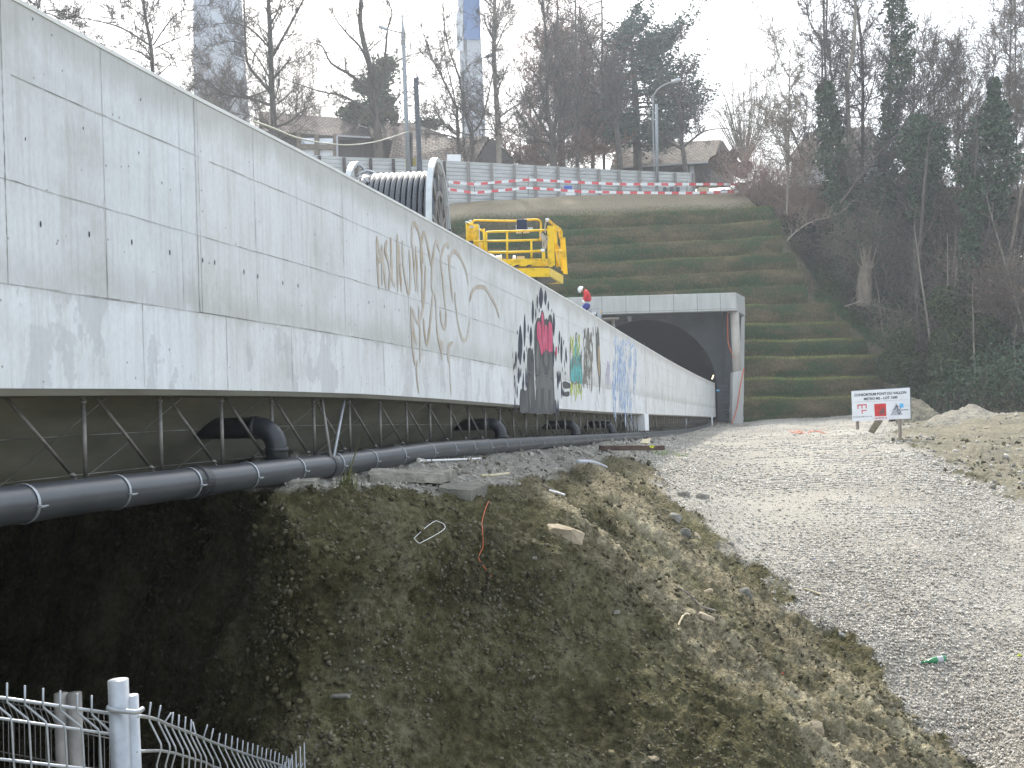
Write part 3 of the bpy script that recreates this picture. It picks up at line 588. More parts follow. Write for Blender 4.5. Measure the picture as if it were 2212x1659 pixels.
for x_ in (421, 705, 1392, 1384):   # muffs
    Y = onwall(x_, 1000).y; mb = MB(); c_ = pipe_at(Y); d = pipe_dir(Y)
    mb.tube([c_-d*.085, c_-d*.08, c_-d*.02, c_-d*.015, c_+d*.015, c_+d*.02, c_+d*.08, c_+d*.085] if x_ < 500 else [c_-d*.03, c_-d*.025, c_+d*.025, c_+d*.03], [PR+.001, PR+.005, PR+.005, PR+.014, PR+.014, PR+.005, PR+.005, PR+.001] if x_ < 500 else [PR, PR+.008, PR+.008, PR], 28)
    mb.build('pipe_muff', M['blackp'], pipe, smooth=False)
for k_, x_ in enumerate((612, 1092, 1252, 1330)):   # elbow down-pipes from the girder web into the run
    Y = onwall(x_, 1000).y; c_ = pipe_at(Y); top = zbot(Y)-.33 if k_ == 0 else zbot(Y)-.30
    r = .08; a = Vector((c_.x, c_.y, c_.z))-NW*.05; z1 = zbot(Y)-.265; br = .15
    hz = [a, Vector((a.x, a.y, z1-br-.02))]+[Vector((a.x, a.y, z1-br+br*math.sin(q)))-NW*(br*(1-math.cos(q))) for q in np.linspace(.0, math.pi/2, 7)]+[Vector((a.x, a.y, z1))-NW*(br+.25), Vector((a.x, a.y, z1))-NW*1.0]
    mb = MB(); mb.tube(hz, r, 20); mb.tube([hz[8]-NW*.0, hz[8]-NW*.05], r+.006, 20); mb.tube([hz[2]-Vector((0, 0, .03)), hz[2]], r+.006, 20); mb.build('elbow', M['blackp'], pipe, smooth=True)
# ---------------------------------------------------------------- ground relief
CT = [(600,1045,8.0),(700,1035,8.7),(800,1015,9.6),(950,990,11.6),(1100,972,14.6),(1250,960,19.6),(1350,950,25.5),(1400,943,30),(1480,936,40),(1540,924,50),(1600,917,56),(1750,909,56),(1900,901,56),
(600,1085,7.35),(700,1083,7.7),(850,1080,8.5),(1000,1088,9.3),(1150,1055,11.5),(1250,1010,14.5),(1330,980,19),
(600,1300,7.1),(600,1659,6.3),(700,1300,7.15),(700,1659,6.2),(1000,1300,8.4),(1000,1659,7.2),(1300,1300,9.6),(1300,1659,7.8),(1500,1500,9.2),(1600,1659,8.5),(1200,1110,10.2),(1350,1150,11.6),(1450,1300,10.8),
(1440,1060,17.0),(1600,1200,14.2),(1800,1380,12),(2000,1540,10.6),(2120,1659,9.8),
(1440,965,26),(1500,1000,21.5),(1700,1100,17),(1700,950,32),(1850,925,39),(1945,948,29.5),(1900,1100,16.5),(2000,1300,12.5),(2212,1659,9.3),(2212,1300,12.6),(2212,1090,18.5),(2212,1000,24),(2212,950,29),(2100,925,34),(2212,900,36),(2000,915,40),(2600,1659,8.8),(2600,1200,13),(2600,950,24),
(545,1100,7.9),(500,1200,8.4),(400,1200,9.8),(400,1600,8.8),(200,1200,13),(200,1659,10.8),(0,1200,16),(0,1659,13),(-400,1500,18),(-400,1100,22),
(700,1900,5.5),(1300,1900,7.0),(2000,1900,8.1),(2500,1900,7.6),(0,1900,11),(-400,1900,15)]
CT = np.array(CT, float)
def tps(P, Q):
    d = np.sqrt(((P[:, None, :]-Q[None, :, :])**2).sum(-1))+1e-9; return d*d*np.log(d)
cp = CT[:, :2]/600.; n_ = len(cp); A = np.zeros((n_+3, n_+3)); A[:n_, :n_] = tps(cp, cp)+np.eye(n_)*2e-3; A[:n_, n_:n_+2] = cp; A[:n_, -1] = 1; A[n_:, :n_] = A[:n_, n_:].T
wv = np.linalg.solve(A, np.concatenate([1/CT[:, 2], [0, 0, 0]]))
def depth(x, y):
    x = np.asarray(x, float); y = np.asarray(y, float); q = np.stack([x.ravel(), y.ravel()], -1)/600.; out = np.empty(len(q))
    for i in range(0, len(q), 40000):
        b = q[i:i+40000]; out[i:i+40000] = tps(b, cp)@wv[:n_]+b@wv[n_:n_+2]+wv[-1]
    return 1/np.clip(out, 1/60., 1/4.).reshape(x.shape)
YT = ([-450, 0, 200, 400, 560, 620, 700, 800, 950, 1100, 1200, 1300, 1398, 1480, 1540, 1600, 1750, 1900, 1980, 2030, 2090, 2212, 2750], [1110, 1078, 1062, 1040, 1018, 1004, 996, 982, 966, 955, 947, 941, 935, 929, 920, 912, 903, 896, 903, 905, 908, 893, 880])
xs = np.arange(-450, 2752, 4.5); tsr = np.linspace(0, 1, 215)
X2, T2 = np.meshgrid(xs, tsr); ytop = np.interp(X2, *YT); Y2 = ytop+(1950-ytop)*(1-T2)**1.25      # row 0 bottom
D2 = depth(X2, Y2)
def dpoly(x, y, poly):
    P = np.array(poly, float); ins = np.zeros(x.shape, bool); dm = np.full(x.shape, 1e9)
    for i in range(len(P)):
        a, b = P[i], P[(i+1) % len(P)]; t = np.clip(((x-a[0])*(b[0]-a[0])+(y-a[1])*(b[1]-a[1]))/((b-a)@(b-a)), 0, 1)
        dm = np.minimum(dm, np.hypot(x-a[0]-t*(b[0]-a[0]), y-a[1]-t*(b[1]-a[1])))
        c = ((a[1] > y) != (b[1] > y)) & (x < (b[0]-a[0])*(y-a[1])/(b[1]-a[1]+1e-12)+a[0]); ins ^= c
    return np.where(ins, dm, -dm)
G = Wn(X2, Y2, D2)
wob = fbm(G, 1.2, 4, 11)*26+fbm(G, 7, 3, 12)*12
gp = [(1290, 985), (1400, 925), (1560, 900), (1640, 880), (2010, 880), (1930, 945), (1990, 965), (2060, 1010), (2150, 1060), (2250, 1110), (2800, 1330), (2800, 2000), (2330, 1950), (2130, 1680), (2010, 1560), (1900, 1440), (1780, 1350), (1660, 1270), (1560, 1180), (1480, 1110), (1440, 1050), (1400, 1000)]
def sst(v, a, b): t = np.clip((v-a)/(b-a), 0, 1); return t*t*(3-2*t)
mg = sst(dpoly(X2, Y2, gp)+wob, -9, 14)
bp = [(560, 980), (1000, 930), (1420, 900), (1440, 960), (1330, 985), (1230, 1015), (1120, 1050), (1000, 1075), (850, 1078), (700, 1075), (560, 1075)]
mbn = sst(dpoly(X2, Y2, bp)+wob*.5, -9, 8)
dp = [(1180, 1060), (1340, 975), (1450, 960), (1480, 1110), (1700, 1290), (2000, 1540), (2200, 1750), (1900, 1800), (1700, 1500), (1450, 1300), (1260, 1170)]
dp2 = [(1900, 870), (2800, 840), (2800, 1330), (2250, 1110), (2060, 1010), (1930, 945)]
far_ = sst(dpoly(X2, Y2, dp2)+wob, -10, 10); mbn = np.maximum(mbn, far_*.3)
mdv = np.maximum(sst(dpoly(X2, Y2, dp)+wob*2.2, -60, 60)*.85, far_*.45)  # tan earth and painted sunlight on the slope, plain soil far right
# normals and displacement
du = np.gradient(G, axis=1); dv = np.gradient(G, axis=0); N = np.cross(du, dv); N /= np.linalg.norm(N, axis=-1, keepdims=True)+1e-9
N = np.where((N[..., 1:2] > 0) & (N[..., 2:3] < .2), -N, N)
rough = 1-np.clip(mg+.6*mbn, 0, 1)
q = G.copy(); s_ = X2*.0042; 
streak = np.stack([(X2*.66-Y2*.75)*.030*D2/10, (X2*.75+Y2*.66)*.0022*D2/10, D2*0+3], -1)
dry_lit = sst(dpoly(X2, Y2, dp)+60, -80, 80)
disp = rough*(fbm(G, 1.1, 3, 21)*.085*(1-.75*dry_lit)+(1-np.abs(fbm(G, 3.3, 4, 22)))*.055+fbm(G, 9, 4, 23, .62)*.030+fbm(G, 34, 2, 26)*.011)
sk = fbm(streak, 1, 4, 24); disp += dry_lit*(1-mg)*sk*.075; mdv = np.clip(mdv+dry_lit*(sk*.75+fbm(streak*2.3, 1, 3, 29)*.4), 0, 1)
disp += np.clip(mg, 0, 1)*(fbm(G, 1.0, 3, 25)*.03+fbm(G, 9, 3, 27)*.012*np.clip(16/D2, .0, 1))+mbn*(fbm(G, 4, 3, 28)*.02)
rx = G[..., 0]-(1.2+.30*G[..., 1]); disp += -.035*mg*(np.exp(-((rx-1.3)/.28)**2)+np.exp(-((rx+.5)/.28)**2))*(1+.5*fbm(G, .7, 2, 41))+.018*mg*np.exp(-((rx-.4)/.35)**2)
disp *= np.clip(D2/5, .4, 1)
# vertical gullies in the shaded left face
gl = sst(-X2, -760, -560)*(1-sst(-X2, -140, 0)*.3); disp += gl*(-(1-np.abs(vnoise(np.stack([G[..., 1]*1.25+G[..., 2]*.22, G[..., 2]*.25, G[..., 0]*0], -1), 31)))**3*.22+fbm(G, 2.2, 4, 32)*.07)*sst(Y2, 1075, 1130)
fade = sst(D2*1.0, 18, 50); disp = disp*(1-fade*.35)
G = G+N*disp[..., None]
def noise1(x): return vnoise(np.stack([x, x*0, x*0], -1), 5)
rows = [G]
last = G[-1]
for dy, dz in ((1.0, -.02), (3, -.05), (7, -.1), (14, -.2)):
    L_ = last.copy(); L_[:, 1] += dy; L_[:, 0] += dy*(last[:, 0]/last[:, 1]); L_[:, 2] += dz+np.interp(xs, [1900, 2040], [0, -1])*dy*.12; rows.append(L_[None])
GV = np.concatenate(rows, 0); nr, nc = GV.shape[:2]
idx = np.arange(nr*nc).reshape(nr, nc); Fq = np.stack([idx[:-1, :-1], idx[:-1, 1:], idx[1:, 1:], idx[1:, :-1]], -1).reshape(-1, 4)
me = fast_mesh('ground', GV.reshape(-1, 3), Fq)
mk = np.zeros((nr, nc, 4), np.float32); mk[..., 3] = 1
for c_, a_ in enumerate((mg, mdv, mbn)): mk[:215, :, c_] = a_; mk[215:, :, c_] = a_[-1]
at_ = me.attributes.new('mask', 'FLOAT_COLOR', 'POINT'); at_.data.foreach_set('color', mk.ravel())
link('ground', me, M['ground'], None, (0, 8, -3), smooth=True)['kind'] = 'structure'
def ground_pt(x, y, lift=0.0):
    j = int(round((x+450)/4.5)); col = Y2[:, j]; i = int(np.argmin(abs(col-y))); return Vector(G[i, j])+Vector((0, 0, lift))
# loose stones
rng = np.random.default_rng(7)
cube = np.array([(x, y, z) for x in (-1, 1) for y in (-1, 1) for z in (-1, 1)], float)*.62
cf = np.array([(0, 1, 3, 2), (4, 6, 7, 5), (0, 4, 5, 1), (2, 3, 7, 6), (0, 2, 6, 4), (1, 5, 7, 3)])
def scatter(name, n, weight, s0, s1, mat, label, cat, sink=.15, pw=2.5):
    w = (weight*(Y2 < 1720)*(X2 > -60)*(X2 < 2320)).ravel(); w = w/w.sum(); k = rng.choice(w.size, n, p=w)
    P = G.reshape(-1, 3)[k]+rng.normal(0, .02, (n, 3))*[1, 1, 0]; Nn = N.reshape(-1, 3)[k]; Nn = Nn*np.sign(Nn[:, 2:3]+1e-6)
    s = s0+(s1-s0)*rng.random(n)**pw; s = s*np.clip(D2.ravel()[k]/11, .75, 2.2)
    A_ = rng.normal(size=(n, 3, 3)); Q_, _ = np.linalg.qr(A_); sc = np.stack([s, s*rng.uniform(.55, .95, n), s*rng.uniform(.35, .7, n)], -1)
    B = cube[None]*(1+rng.uniform(-.38, .3, (n, 8, 3))); B = B*sc[:, None, :]; B = np.einsum('nij,nkj->nki', Q_, B)+P[:, None]+Nn[:, None]*(s*sink)[:, None, None]
    me = fast_mesh(name, B.reshape(-1, 3), (cf[None]+(np.arange(n)*8)[:, None, None]).reshape(-1, 4)); o = link(name, me, mat, None, (0, 10, -3)); tag(o, label, cat, kind='stuff'); return o
scatter('gravel', 60000, mg*np.clip(32/D2, 0, 1)*np.clip(.6+fbm(G, .5, 3, 77), .1, 1.3), .005, .024, M['stone'], 'pale loose gravel covering the haul road', 'gravel')
scatter('earth_stones', 20000, (1-mg)*(1-.6*mbn)*(D2 < 30)*(X2 > 250)*np.clip(.5+fbm(G, 1.6, 3, 78), .05, 1.5), .005, .032, M['stone_dk'], 'small stones and clods sticking out of the earth bank', 'stones', pw=4)
scatter('clods', 5000, (1-mg)*(1-mbn)*(D2 < 30)*(X2 > 250)*np.clip(.4+fbm(G, 1.1, 3, 79), .05, 1.5), .010, .055, M['clod'], 'lumps of earth on the bank', 'clods', pw=4)
scatter('rubble', 5500, mbn+.6*(np.abs(mg-.5) < .42)*(X2 > 1380), .006, .05, M['stone_mid'], 'grey rubble along the edge of the ledge and road', 'rubble', pw=7)

# ---------------------------------------------------------------- boulders and slab fragments
def rock(name, label, cat, x, y, w, h, mat, seed, flatz=.6, group=None, tilt=None, Y=None, n=22, yaw=None):
    """rock whose centre shows at pixel x, y and whose size is w by h pixels there"""
    p = W(x, y, Y) if Y else ground_pt(x, y); s = p.y/F; r = random.Random(seed); bm = bmesh.new()
    for _ in range(n):
        v = Vector((r.gauss(0, 1), r.gauss(0, 1), r.gauss(0, 1))).normalized(); v = Vector([math.copysign(abs(q)**.6, q) for q in v]); bm.verts.new(v*r.uniform(.8, 1.0))
    bmesh.ops.convex_hull(bm, input=bm.verts); bmesh.ops.delete(bm, geom=[v for v in bm.verts if not v.link_faces], context='VERTS')
    bmesh.ops.triangulate(bm, faces=bm.faces); bmesh.ops.subdivide_edges(bm, edges=bm.edges, cuts=2, use_grid_fill=True)
    for v in bm.verts: v.co += v.co.normalized()*mnoise.fractal(v.co*2.2+Vector((seed, 0, 0)), 1, 2, 4)*.07
    me = bpy.data.meshes.new(name); bm.to_mesh(me); bm.free()
    R_ = Matrix.Rotation(tilt or 0, 4, 'Y') @ Matrix.Rotation(yaw or 0, 4, 'Z'); me.transform(R_ @ Matrix.Diagonal((w*s*.5, w*s*.5*flatz, h*s*.5, 1)))
    me.transform(Matrix.Translation(p)); o = link(name, me, mat, None, (p.x, p.y, p.z-h*s*.5)); return tag(o, label, cat, group)
for i, a_ in enumerate((
    ('tan angular boulder with a ledge set in the top of the earth bank', 1215, 1158, 92, 38, 'rock_tan'),
    ('grey wedge shaped boulder high on the bank beside the gravel', 1601, 1293, 46, 40, 'rock_dark'),
    ('rounded grey boulder, left of a pair near the gravel edge', 1453, 1125, 34, 24, 'rock'),
    ('brown boulder, right of a pair near the gravel edge', 1478, 1160, 34, 30, 'rock_dark'),
    ('olive boulder just above the pair near the gravel edge', 1502, 1152, 34, 24, 'rock_tan'),
    ('large pale crumbling rock lump at the gravel edge', 1478, 1072, 34, 24, 'rock'),
    ('small pale rock lump beside the large crumbling one', 1516, 1078, 38, 24, 'rock'),
    ('bright tan rock at the foot of the earth bank', 1400, 1646, 44, 16, 'rock_tan'),
    ('brown rock embedded at the lower right of the bank', 1750, 1590, 50, 44, 'rock_tan'),
    ('small blue grey stone on the shaded bank face', 1143, 1216, 16, 12, 'rock'),
    ('pale stone on the shaded bank near the wire loop', 930, 1176, 14, 11, 'rock_tan'),
    ('grey stone lying on the slope above the dead root', 1330, 1318, 24, 12, 'rock'),
    ('flat dark stone low on the shaded bank', 735, 1512, 50, 11, 'rock_dark'),
    ('yellowish stone stuck in the dark bank', 575, 1465, 15, 12, 'rock_tan'),
    ('tan lump of earth high on the slope below the gravel', 1530, 1275, 34, 14, 'rock_tan'),
    ('leaning slab of tan rock on the slope', 1515, 1346, 60, 18, 'rock_tan'),
    ('flat pale stone on the brown earth far right', 2133, 927, 24, 8, 'rock_tan'),
    ('pale boulder on the rubble heap behind the sign', 1985, 868, 16, 12, 'rock'),
    ('second pale boulder lower on the heap behind the sign', 1980, 880, 12, 9, 'rock'),
    ('round stone among rubble by the green bottle', 1948, 1419, 14, 9, 'rock'),
    ('tan stone on the gravel left of the green bottle', 1877, 1309, 14, 8, 'rock_tan'),
    ('white rubble piece near the portal foot', 1551, 924, 12, 5, 'rock'))):
    rock('boulder', a_[0], 'rock', a_[1], a_[2], a_[3], a_[4], M[a_[5]], 40+i, tilt=random.Random(i).uniform(-.4, .4))
M['slabm'] = noisy('dusty_slab', (.15, .14, .115), (.34, .32, .275), 9, .95, bmp=.7, bdist=.02, detail=9)
# broken concrete slabs on the ledge
def slab(label, pts, th, mat='slabm', lift=.03, Ys=None):
    P = [ground_pt(x, y, lift) if Y_ is None else W(x, y, Y_) for x, y, Y_ in pts]; zc = sum(p.z for p in P)/len(P); mb = MB()
    mb.prism([Vector((p.x, p.y, zc+(p.z-zc)*.5)) for p in P], (0, 0, -th)); me = mb.mesh(); bm = bmesh.new(); bm.from_mesh(me)
    bmesh.ops.triangulate(bm, faces=bm.faces); bmesh.ops.subdivide_edges(bm, edges=bm.edges, cuts=5, use_grid_fill=True)
    for v in bm.verts: v.co += Vector((mnoise.noise(v.co*9), mnoise.noise(v.co*9+Vector((9, 0, 0))), mnoise.noise(v.co*11+Vector((0, 7, 0)))*.6))*.024
    bm.to_mesh(me); bm.free(); o = link('broken_slab', me, M[mat]); return tag(o, label, 'slab', 'broken concrete slabs on the ledge')
slab('long flat broken concrete slab on the ledge, dark undercut front edge', [(795, 1046, None), (860, 1050, None), (953, 1060, None), (985, 1046, None), (900, 1035, None), (800, 1033, None)], .085, lift=.09)
slab('short broken slab at the left end of the ledge', [(562, 1072, None), (672, 1070, None), (690, 1052, None), (580, 1050, None)], .07, lift=.045)
slab('tilted slab chunk at the right end of the ledge', [(945, 1072, None), (1010, 1094, None), (1050, 1082, None), (1030, 1062, None), (960, 1056, None)], .10, 'rock_dark', lift=.07)

# ---------------------------------------------------------------- ledge and road litter
def curve_obj(name, pts, r, mat, label, cat, n=8, lift=.012, group=None):
    P = [ground_pt(x, y, lift) if len(p) == 2 else W(x, y, p[2]) for p in pts for x, y in [p[:2]]]
    P = [p-Vector((0, .012, 0)) for p in P]
    mb = MB(); mb.tube(cr(P, 5), r, n); o = mb.build(name, mat, smooth=True); return tag(o, label, cat, group)
loop = [(513.5+x*.2857, 987.5+y*.2857) for x, y in ((1300, 660), (1380, 590), (1440, 560), (1500, 538), (1528, 570), (1505, 610), (1440, 650), (1370, 690), (1320, 700), (1300, 660))]
curve_obj('wire_loop', loop, .0024, M['white_plastic'], 'white plastic loop lying on the shaded earth bank', 'loop', lift=.03)
cab = [(513.5+x*.2857, 987.5+y*.2857) for x, y in ((1900, 358), (1850, 430), (1842, 520), (1828, 600), (1850, 700), (1845, 740), (1828, 790), (1860, 850), (1935, 925))]
curve_obj('orange_cable', cab, .0032, M['orange'], 'thin orange cable hanging down the earth bank', 'cable', lift=.03)
curve_obj('dead_root', [(1459, 1375), (1463, 1358), (1468, 1343), (1474, 1340), (1480, 1344)], .010, M['timber_pale'], 'pale dead root poking from the sunlit slope', 'root', lift=.02)
curve_obj('dead_branch', [(1450, 1281), (1475, 1303), (1505, 1325), (1530, 1346)], .010, M['timber'], 'long thin dead branch lying down the slope', 'branch', lift=.02)
def onground_box(name, label, cat, pts, th, mat, lift=.0, group=None):
    P = [ground_pt(x, y, lift) for x, y in pts]; mb = MB(); mb.prism(P, (0, 0, th)); o = mb.build(name, mat, bevel=.003); return tag(o, label, cat, group)
# brown beam
mb = MB(); a_ = W(1297, 968, 19.0); b_ = W(1432, 967, 19.4); mb.bar(a_, b_, .16, .085); o = mb.build('beam', M['beam_brown'], bevel=.006); tag(o, 'dark brown beam lying across the ledge below the pipe', 'beam')
mb = MB(); P4 = [W(1383, 957, 20.5), W(1402, 957.5, 20.5), W(1406, 946.5, 21.0), W(1388, 948.5, 21.0)]; mb.prism(P4, (0, .03, -.015)); tag(mb.build('board', M['timber_pale']), 'cream square board leaning behind the brown beam', 'board')
mb = MB(); c_ = W(1409, 964.5, 18.7); r0 = random.Random(2)
mb.add([c_+Vector((r0.uniform(-.05, .05), r0.uniform(-.04, .04), r0.uniform(-.03, .04))) for _ in range(9)], [(0, 1, 2), (2, 3, 4), (4, 5, 6), (6, 7, 8), (0, 4, 8), (1, 5, 7), (3, 6, 0)]); M['lime'] = flat('lime_plastic', (.65, .7, .05)); tag(mb.build('plastic_scrap', M['lime'], fix=False), 'lime yellow plastic scrap on the front of the brown beam', 'litter')
# planks and scraps on the ledge
for i, (pts, r_, m_, lb) in enumerate((
    ([(1040, 1031), (1060, 1029), (1098, 1031)], .016, 'timber_pale', 'short yellowish stick on the ledge'), ([(1168, 1050), (1176, 1062)], .014, 'timber', 'grey stick leaning at the slope top, beside white rag'),
    ([(1183, 1078), (1215, 1088)], .012, 'white_plastic', 'white plastic strip on the slope top'), ([(905, 1010), (960, 1000), (1040, 991)], .012, 'white_plastic', 'thin white pipe lying along the ledge below the drain pipe'),
    ([(1245, 1006), (1280, 1007), (1308, 1010)], .03, 'greyp', 'flat grey plank end lying on the slope top'), ([(1170, 1065), (1215, 1088)], .01, 'timber', 'thin brown lath beside the white strip'),
    ([(1735, 1275), (1765, 1284), (1772, 1287)], .012, 'timber_pale', 'short tan stick in the gravel border'))):
    curve_obj('stick', pts, r_, M[m_], lb, 'stick', lift=.02)
# orange netting scraps
for i, (pts, lb) in enumerate((([(1708, 936), (1718, 935), (1730, 938), (1726, 934)], 'orange netting scrap on the road, left of two'), ([(1735, 938), (1752, 936), (1768, 935), (1776, 936)], 'orange netting scrap on the road, right of two'))):
    P = [ground_pt(x, y, .03) for x, y in pts]; mb = MB(); r0 = random.Random(i)
    for k_ in range(16):
        a_ = P[r0.randrange(3)].lerp(P[r0.randrange(1, 4)], r0.random()); b_ = a_+Vector((r0.uniform(-.25, .25), r0.uniform(-.3, .3), r0.uniform(-.02, .07))); mb.bar(a_, b_, .035, .008)
    tag(mb.build('orange_netting', M['orange'], fix=False), lb, 'netting')
# bottle
bt = thing('bottle', ground_pt(2012, 1429, .02), 'green glass bottle lying on the gravel', 'bottle'); p = BASE[bt.name]; d = Vector((.93, -.1, .16)).normalized()
mb = MB(); mb.tube([p-d*.12, p-d*.05, p-d*.02, p+d*.02, p+d*.05, p+d*.15, p+d*.155], [.013, .013, .022, .034, .038, .038, .03], 16); mb.build('body', M['green_glass'], bt, smooth=True)
mb = MB(); mb.tube([p+d*.065, p+d*.125], .0388, 16, cap=False); mb.build('paper_label', M['greyp'], bt, smooth=True)
mb = MB(); mb.tube([p-d*.125, p-d*.108], .0145, 10); mb.build('bottle_neck_ring', M['galv'], bt)
for i, (x, y, s_, m_, lb) in enumerate(((1758, 1213, .02, 'blue', 'small blue plastic scrap on the gravel'), (1817, 1371, .035, 'white_plastic', 'crumpled white paper scrap at the gravel edge'), (1790, 1338, .02, 'white_plastic', 'small white paper curl above the crumpled scrap'), (2206, 1423, .03, 'lime', 'yellow plastic scrap at the right edge of the road'), (1690, 1455, .014, 'red', 'tiny red scrap on the slope'))):
    p = ground_pt(x, y, .02); r0 = random.Random(i); mb = MB(); mb.add([p+Vector((r0.uniform(-s_, s_), r0.uniform(-s_, s_), r0.uniform(-s_*.5, s_))) for _ in range(8)], [(0, 1, 2), (2, 3, 4), (4, 5, 6), (6, 7, 0), (0, 4, 5), (1, 6, 3)]); tag(mb.build('litter_scrap', M[m_], fix=False), lb, 'litter')
# grass tufts
def tuft(x, y, n, h, lb, mat='grassblade', spread=.12, Y=None):
    p = ground_pt(x, y); r0 = random.Random(int(x)); V = []; Fq = []
    for i in range(n):
        b = p+Vector((r0.gauss(0, spread), r0.gauss(0, spread), 0)); a = r0.uniform(0, 6.3); l = h*r0.uniform(.5, 1.1); t = b+Vector((math.cos(a)*l*.4, math.sin(a)*l*.4, l)); w = Vector((math.sin(a), -math.cos(a), 0))*h*.035; k_ = len(V)
        V += [b-w, b+w, t]; Fq.append((k_, k_+1, k_+2))
    o = link('grass_tuft', fast_mesh('tuft', V, Fq), M[mat]); tag(o, lb, 'plant', 'grass tufts')
tuft(745, 1068, 60, .16, 'straggly grass tuft at the ledge edge below the pipe', spread=.035); tuft(741, 1060, 4, .42, 'tall single weed stalks in front of the pipe', spread=.012)
M['freshgrass'] = leaf_mat('fresh_grass', (.12, .2, .03), (.25, .36, .07), 2); tuft(1424, 982, 120, .12, 'bright green grass tuft on the road edge, left of two', 'freshgrass', .16); tuft(1465, 987, 100, .10, 'bright green grass tuft on the road edge, right of two', 'freshgrass', .14)

# ---------------------------------------------------------------- heaps at the right
def heap(name, label, cat, crest, base_px, Y, depth_, mat, seed, mask):
    n = 90; m_ = 26; V = []; cx = [c[0] for c in crest]; cy = [c[1] for c in crest]
    for j in range(n):
        x = cx[0]+(cx[-1]-cx[0])*j/(n-1); top = np.interp(x, cx, cy); bas = np.interp(x, [b[0] for b in base_px], [b[1] for b in base_px])
        for i in range(m_):
            t = i/(m_-1); y = bas+(top-bas)*math.sin(t*math.pi/2)**.9; V.append(W(x, y, Y+depth_*t))
        last_ = V[-1]
        for k_ in (1, 2): V.append(last_+Vector((.3*k_, depth_*.5*k_, -abs((bas-top))*Y/F*.5*k_-.05)))
    m2 = m_+2; A_ = np.array([tuple(v) for v in V]); dsp = fbm(A_, 1.1, 5, seed)*.14+fbm(A_, 5, 3, seed+3)*.07; A_[:, 2] += dsp
    fs = [(j*m2+i, (j+1)*m2+i, (j+1)*m2+i+1, j*m2+i+1) for j in range(n-1) for i in range(m2-1)]
    me = fast_mesh(name, A_, fs); a_ = me.attributes.new('mask', 'FLOAT_COLOR', 'POINT'); a_.data.foreach_set('color', np.tile(np.array([*mask, 1], np.float32), len(A_)))
    o = link(name, me, M['ground'], smooth=True); return tag(o, label, cat)
heap('gravel_heap', 'low pale grey gravel heap at the right below the dark trees', 'heap', [(1985, 922), (2020, 900), (2060, 884), (2110, 880), (2140, 889), (2212, 895), (2400, 892)], [(1985, 940), (2040, 936), (2212, 930), (2400, 925)], 37, 3, 0, 61, (.0, .75, .65))
heap('rubble_heap', 'dark rubble and root heap just behind the sign', 'heap', [(1935, 885), (1965, 868), (1990, 870), (2015, 885), (2035, 903)], [(1935, 925), (1980, 928), (2035, 925)], 41, 3, 0, 71, (0, .4, .3))

# ---------------------------------------------------------------- distant plateau sheet and base ground
mb = MB(); g = 14
xsP = np.linspace(-262, 262, 41); ysP = np.concatenate([[77, 79, 83, 90, 100, 120], np.geomspace(150, 340, 6)]); zc = W(1300, 420, 77).z
V = [(x, y, zc-.15+(max(x, -26)-12)*.016+.15*math.sin(x*.05)-(y-77)*.002-(max(0, x-30)*.12 if x > 30 else 0)) for y in ysP for x in xsP]
fs = [(i*41+j, i*41+j+1, (i+1)*41+j+1, (i+1)*41+j) for i in range(len(ysP)-1) for j in range(40)]
link('plateau', fast_mesh('plateau', V, fs), M['plateau'], None, (0, 100, 10))['kind'] = 'structure'
mb = MB(); mb.box(-9, 9, -8, 4.3, -2.0, -1.78); o = mb.build('pavement', M['plateau']); o['kind'] = 'structure'
V = [(x, y, -9.0) for y in (-40, 340) for x in (-262, 262)]; o = link('valley_floor', fast_mesh('v', V, [(0, 1, 3, 2)]), M['hill'], None, (0, 0, -9)); o['kind'] = 'structure'

# ---------------------------------------------------------------- terraced hillside behind the portal
TY = [905, 862, 820, 774, 738, 702, 661, 622, 588, 553, 517, 482, 452]
TYd = [60+.74*k_ for k_ in range(13)]; TZ = [W(1700, y, d).z for y, d in zip(TY, TYd)]
XR = [(1915, 905), (1913, 862), (1897, 820), (1878, 774), (1838, 738), (1805, 702), (1745, 661), (1738, 622), (1722, 588), (1690, 553), (1688, 517), (1676, 482), (1625, 452), (1600, 424)]
XE = [W(x, y, d).x for (x, y), d in zip(XR, TYd+[74])]
prof = []; fm = []
for k_ in range(13):
    y0 = TYd[k_]-.0; z0 = TZ[k_]
    if k_ == 0: prof.append((59.6, z0-.6, XE[0])); fm.append((0, 0))
    if k_ < 12:
        z1 = TZ[k_+1]; dz = z1-z0
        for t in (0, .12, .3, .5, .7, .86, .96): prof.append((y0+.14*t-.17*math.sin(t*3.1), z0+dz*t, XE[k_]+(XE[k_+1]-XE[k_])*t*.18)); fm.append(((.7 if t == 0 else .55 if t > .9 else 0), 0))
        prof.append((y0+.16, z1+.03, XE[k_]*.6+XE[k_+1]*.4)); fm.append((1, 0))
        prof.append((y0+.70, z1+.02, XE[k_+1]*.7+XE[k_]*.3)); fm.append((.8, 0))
for k_, (yy, ypx) in enumerate(((69.1, 449), (70.0, 444), (71.4, 437), (73, 430), (75, 424), (77, 421), (79, 421))):
    prof.append((yy, W(1300, ypx, yy).z, XE[12]+(XE[13]-XE[12])*min(1, k_/4))); fm.append((.3 if k_ == 0 else 0, 1))
P_ = []; MK = []; NX = 330; xl = -62.0; tier_i = 0
for (yy, zz, xe), (a_, b_) in zip(prof, fm):
    u = np.linspace(0, 1, NX); x = xl+(xe-xl)*np.minimum(u*1.027, 1); back = np.clip((u-.983)/.017, 0, 1)**1.5
    z = zz+(np.maximum(x, -26)-12)*.016+0*x; P_.append(np.stack([x-back*0+back*.9, yy+back*3.5+0*x, z], -1)); MK.append(np.tile([a_, b_, 0, 1], (NX, 1)))
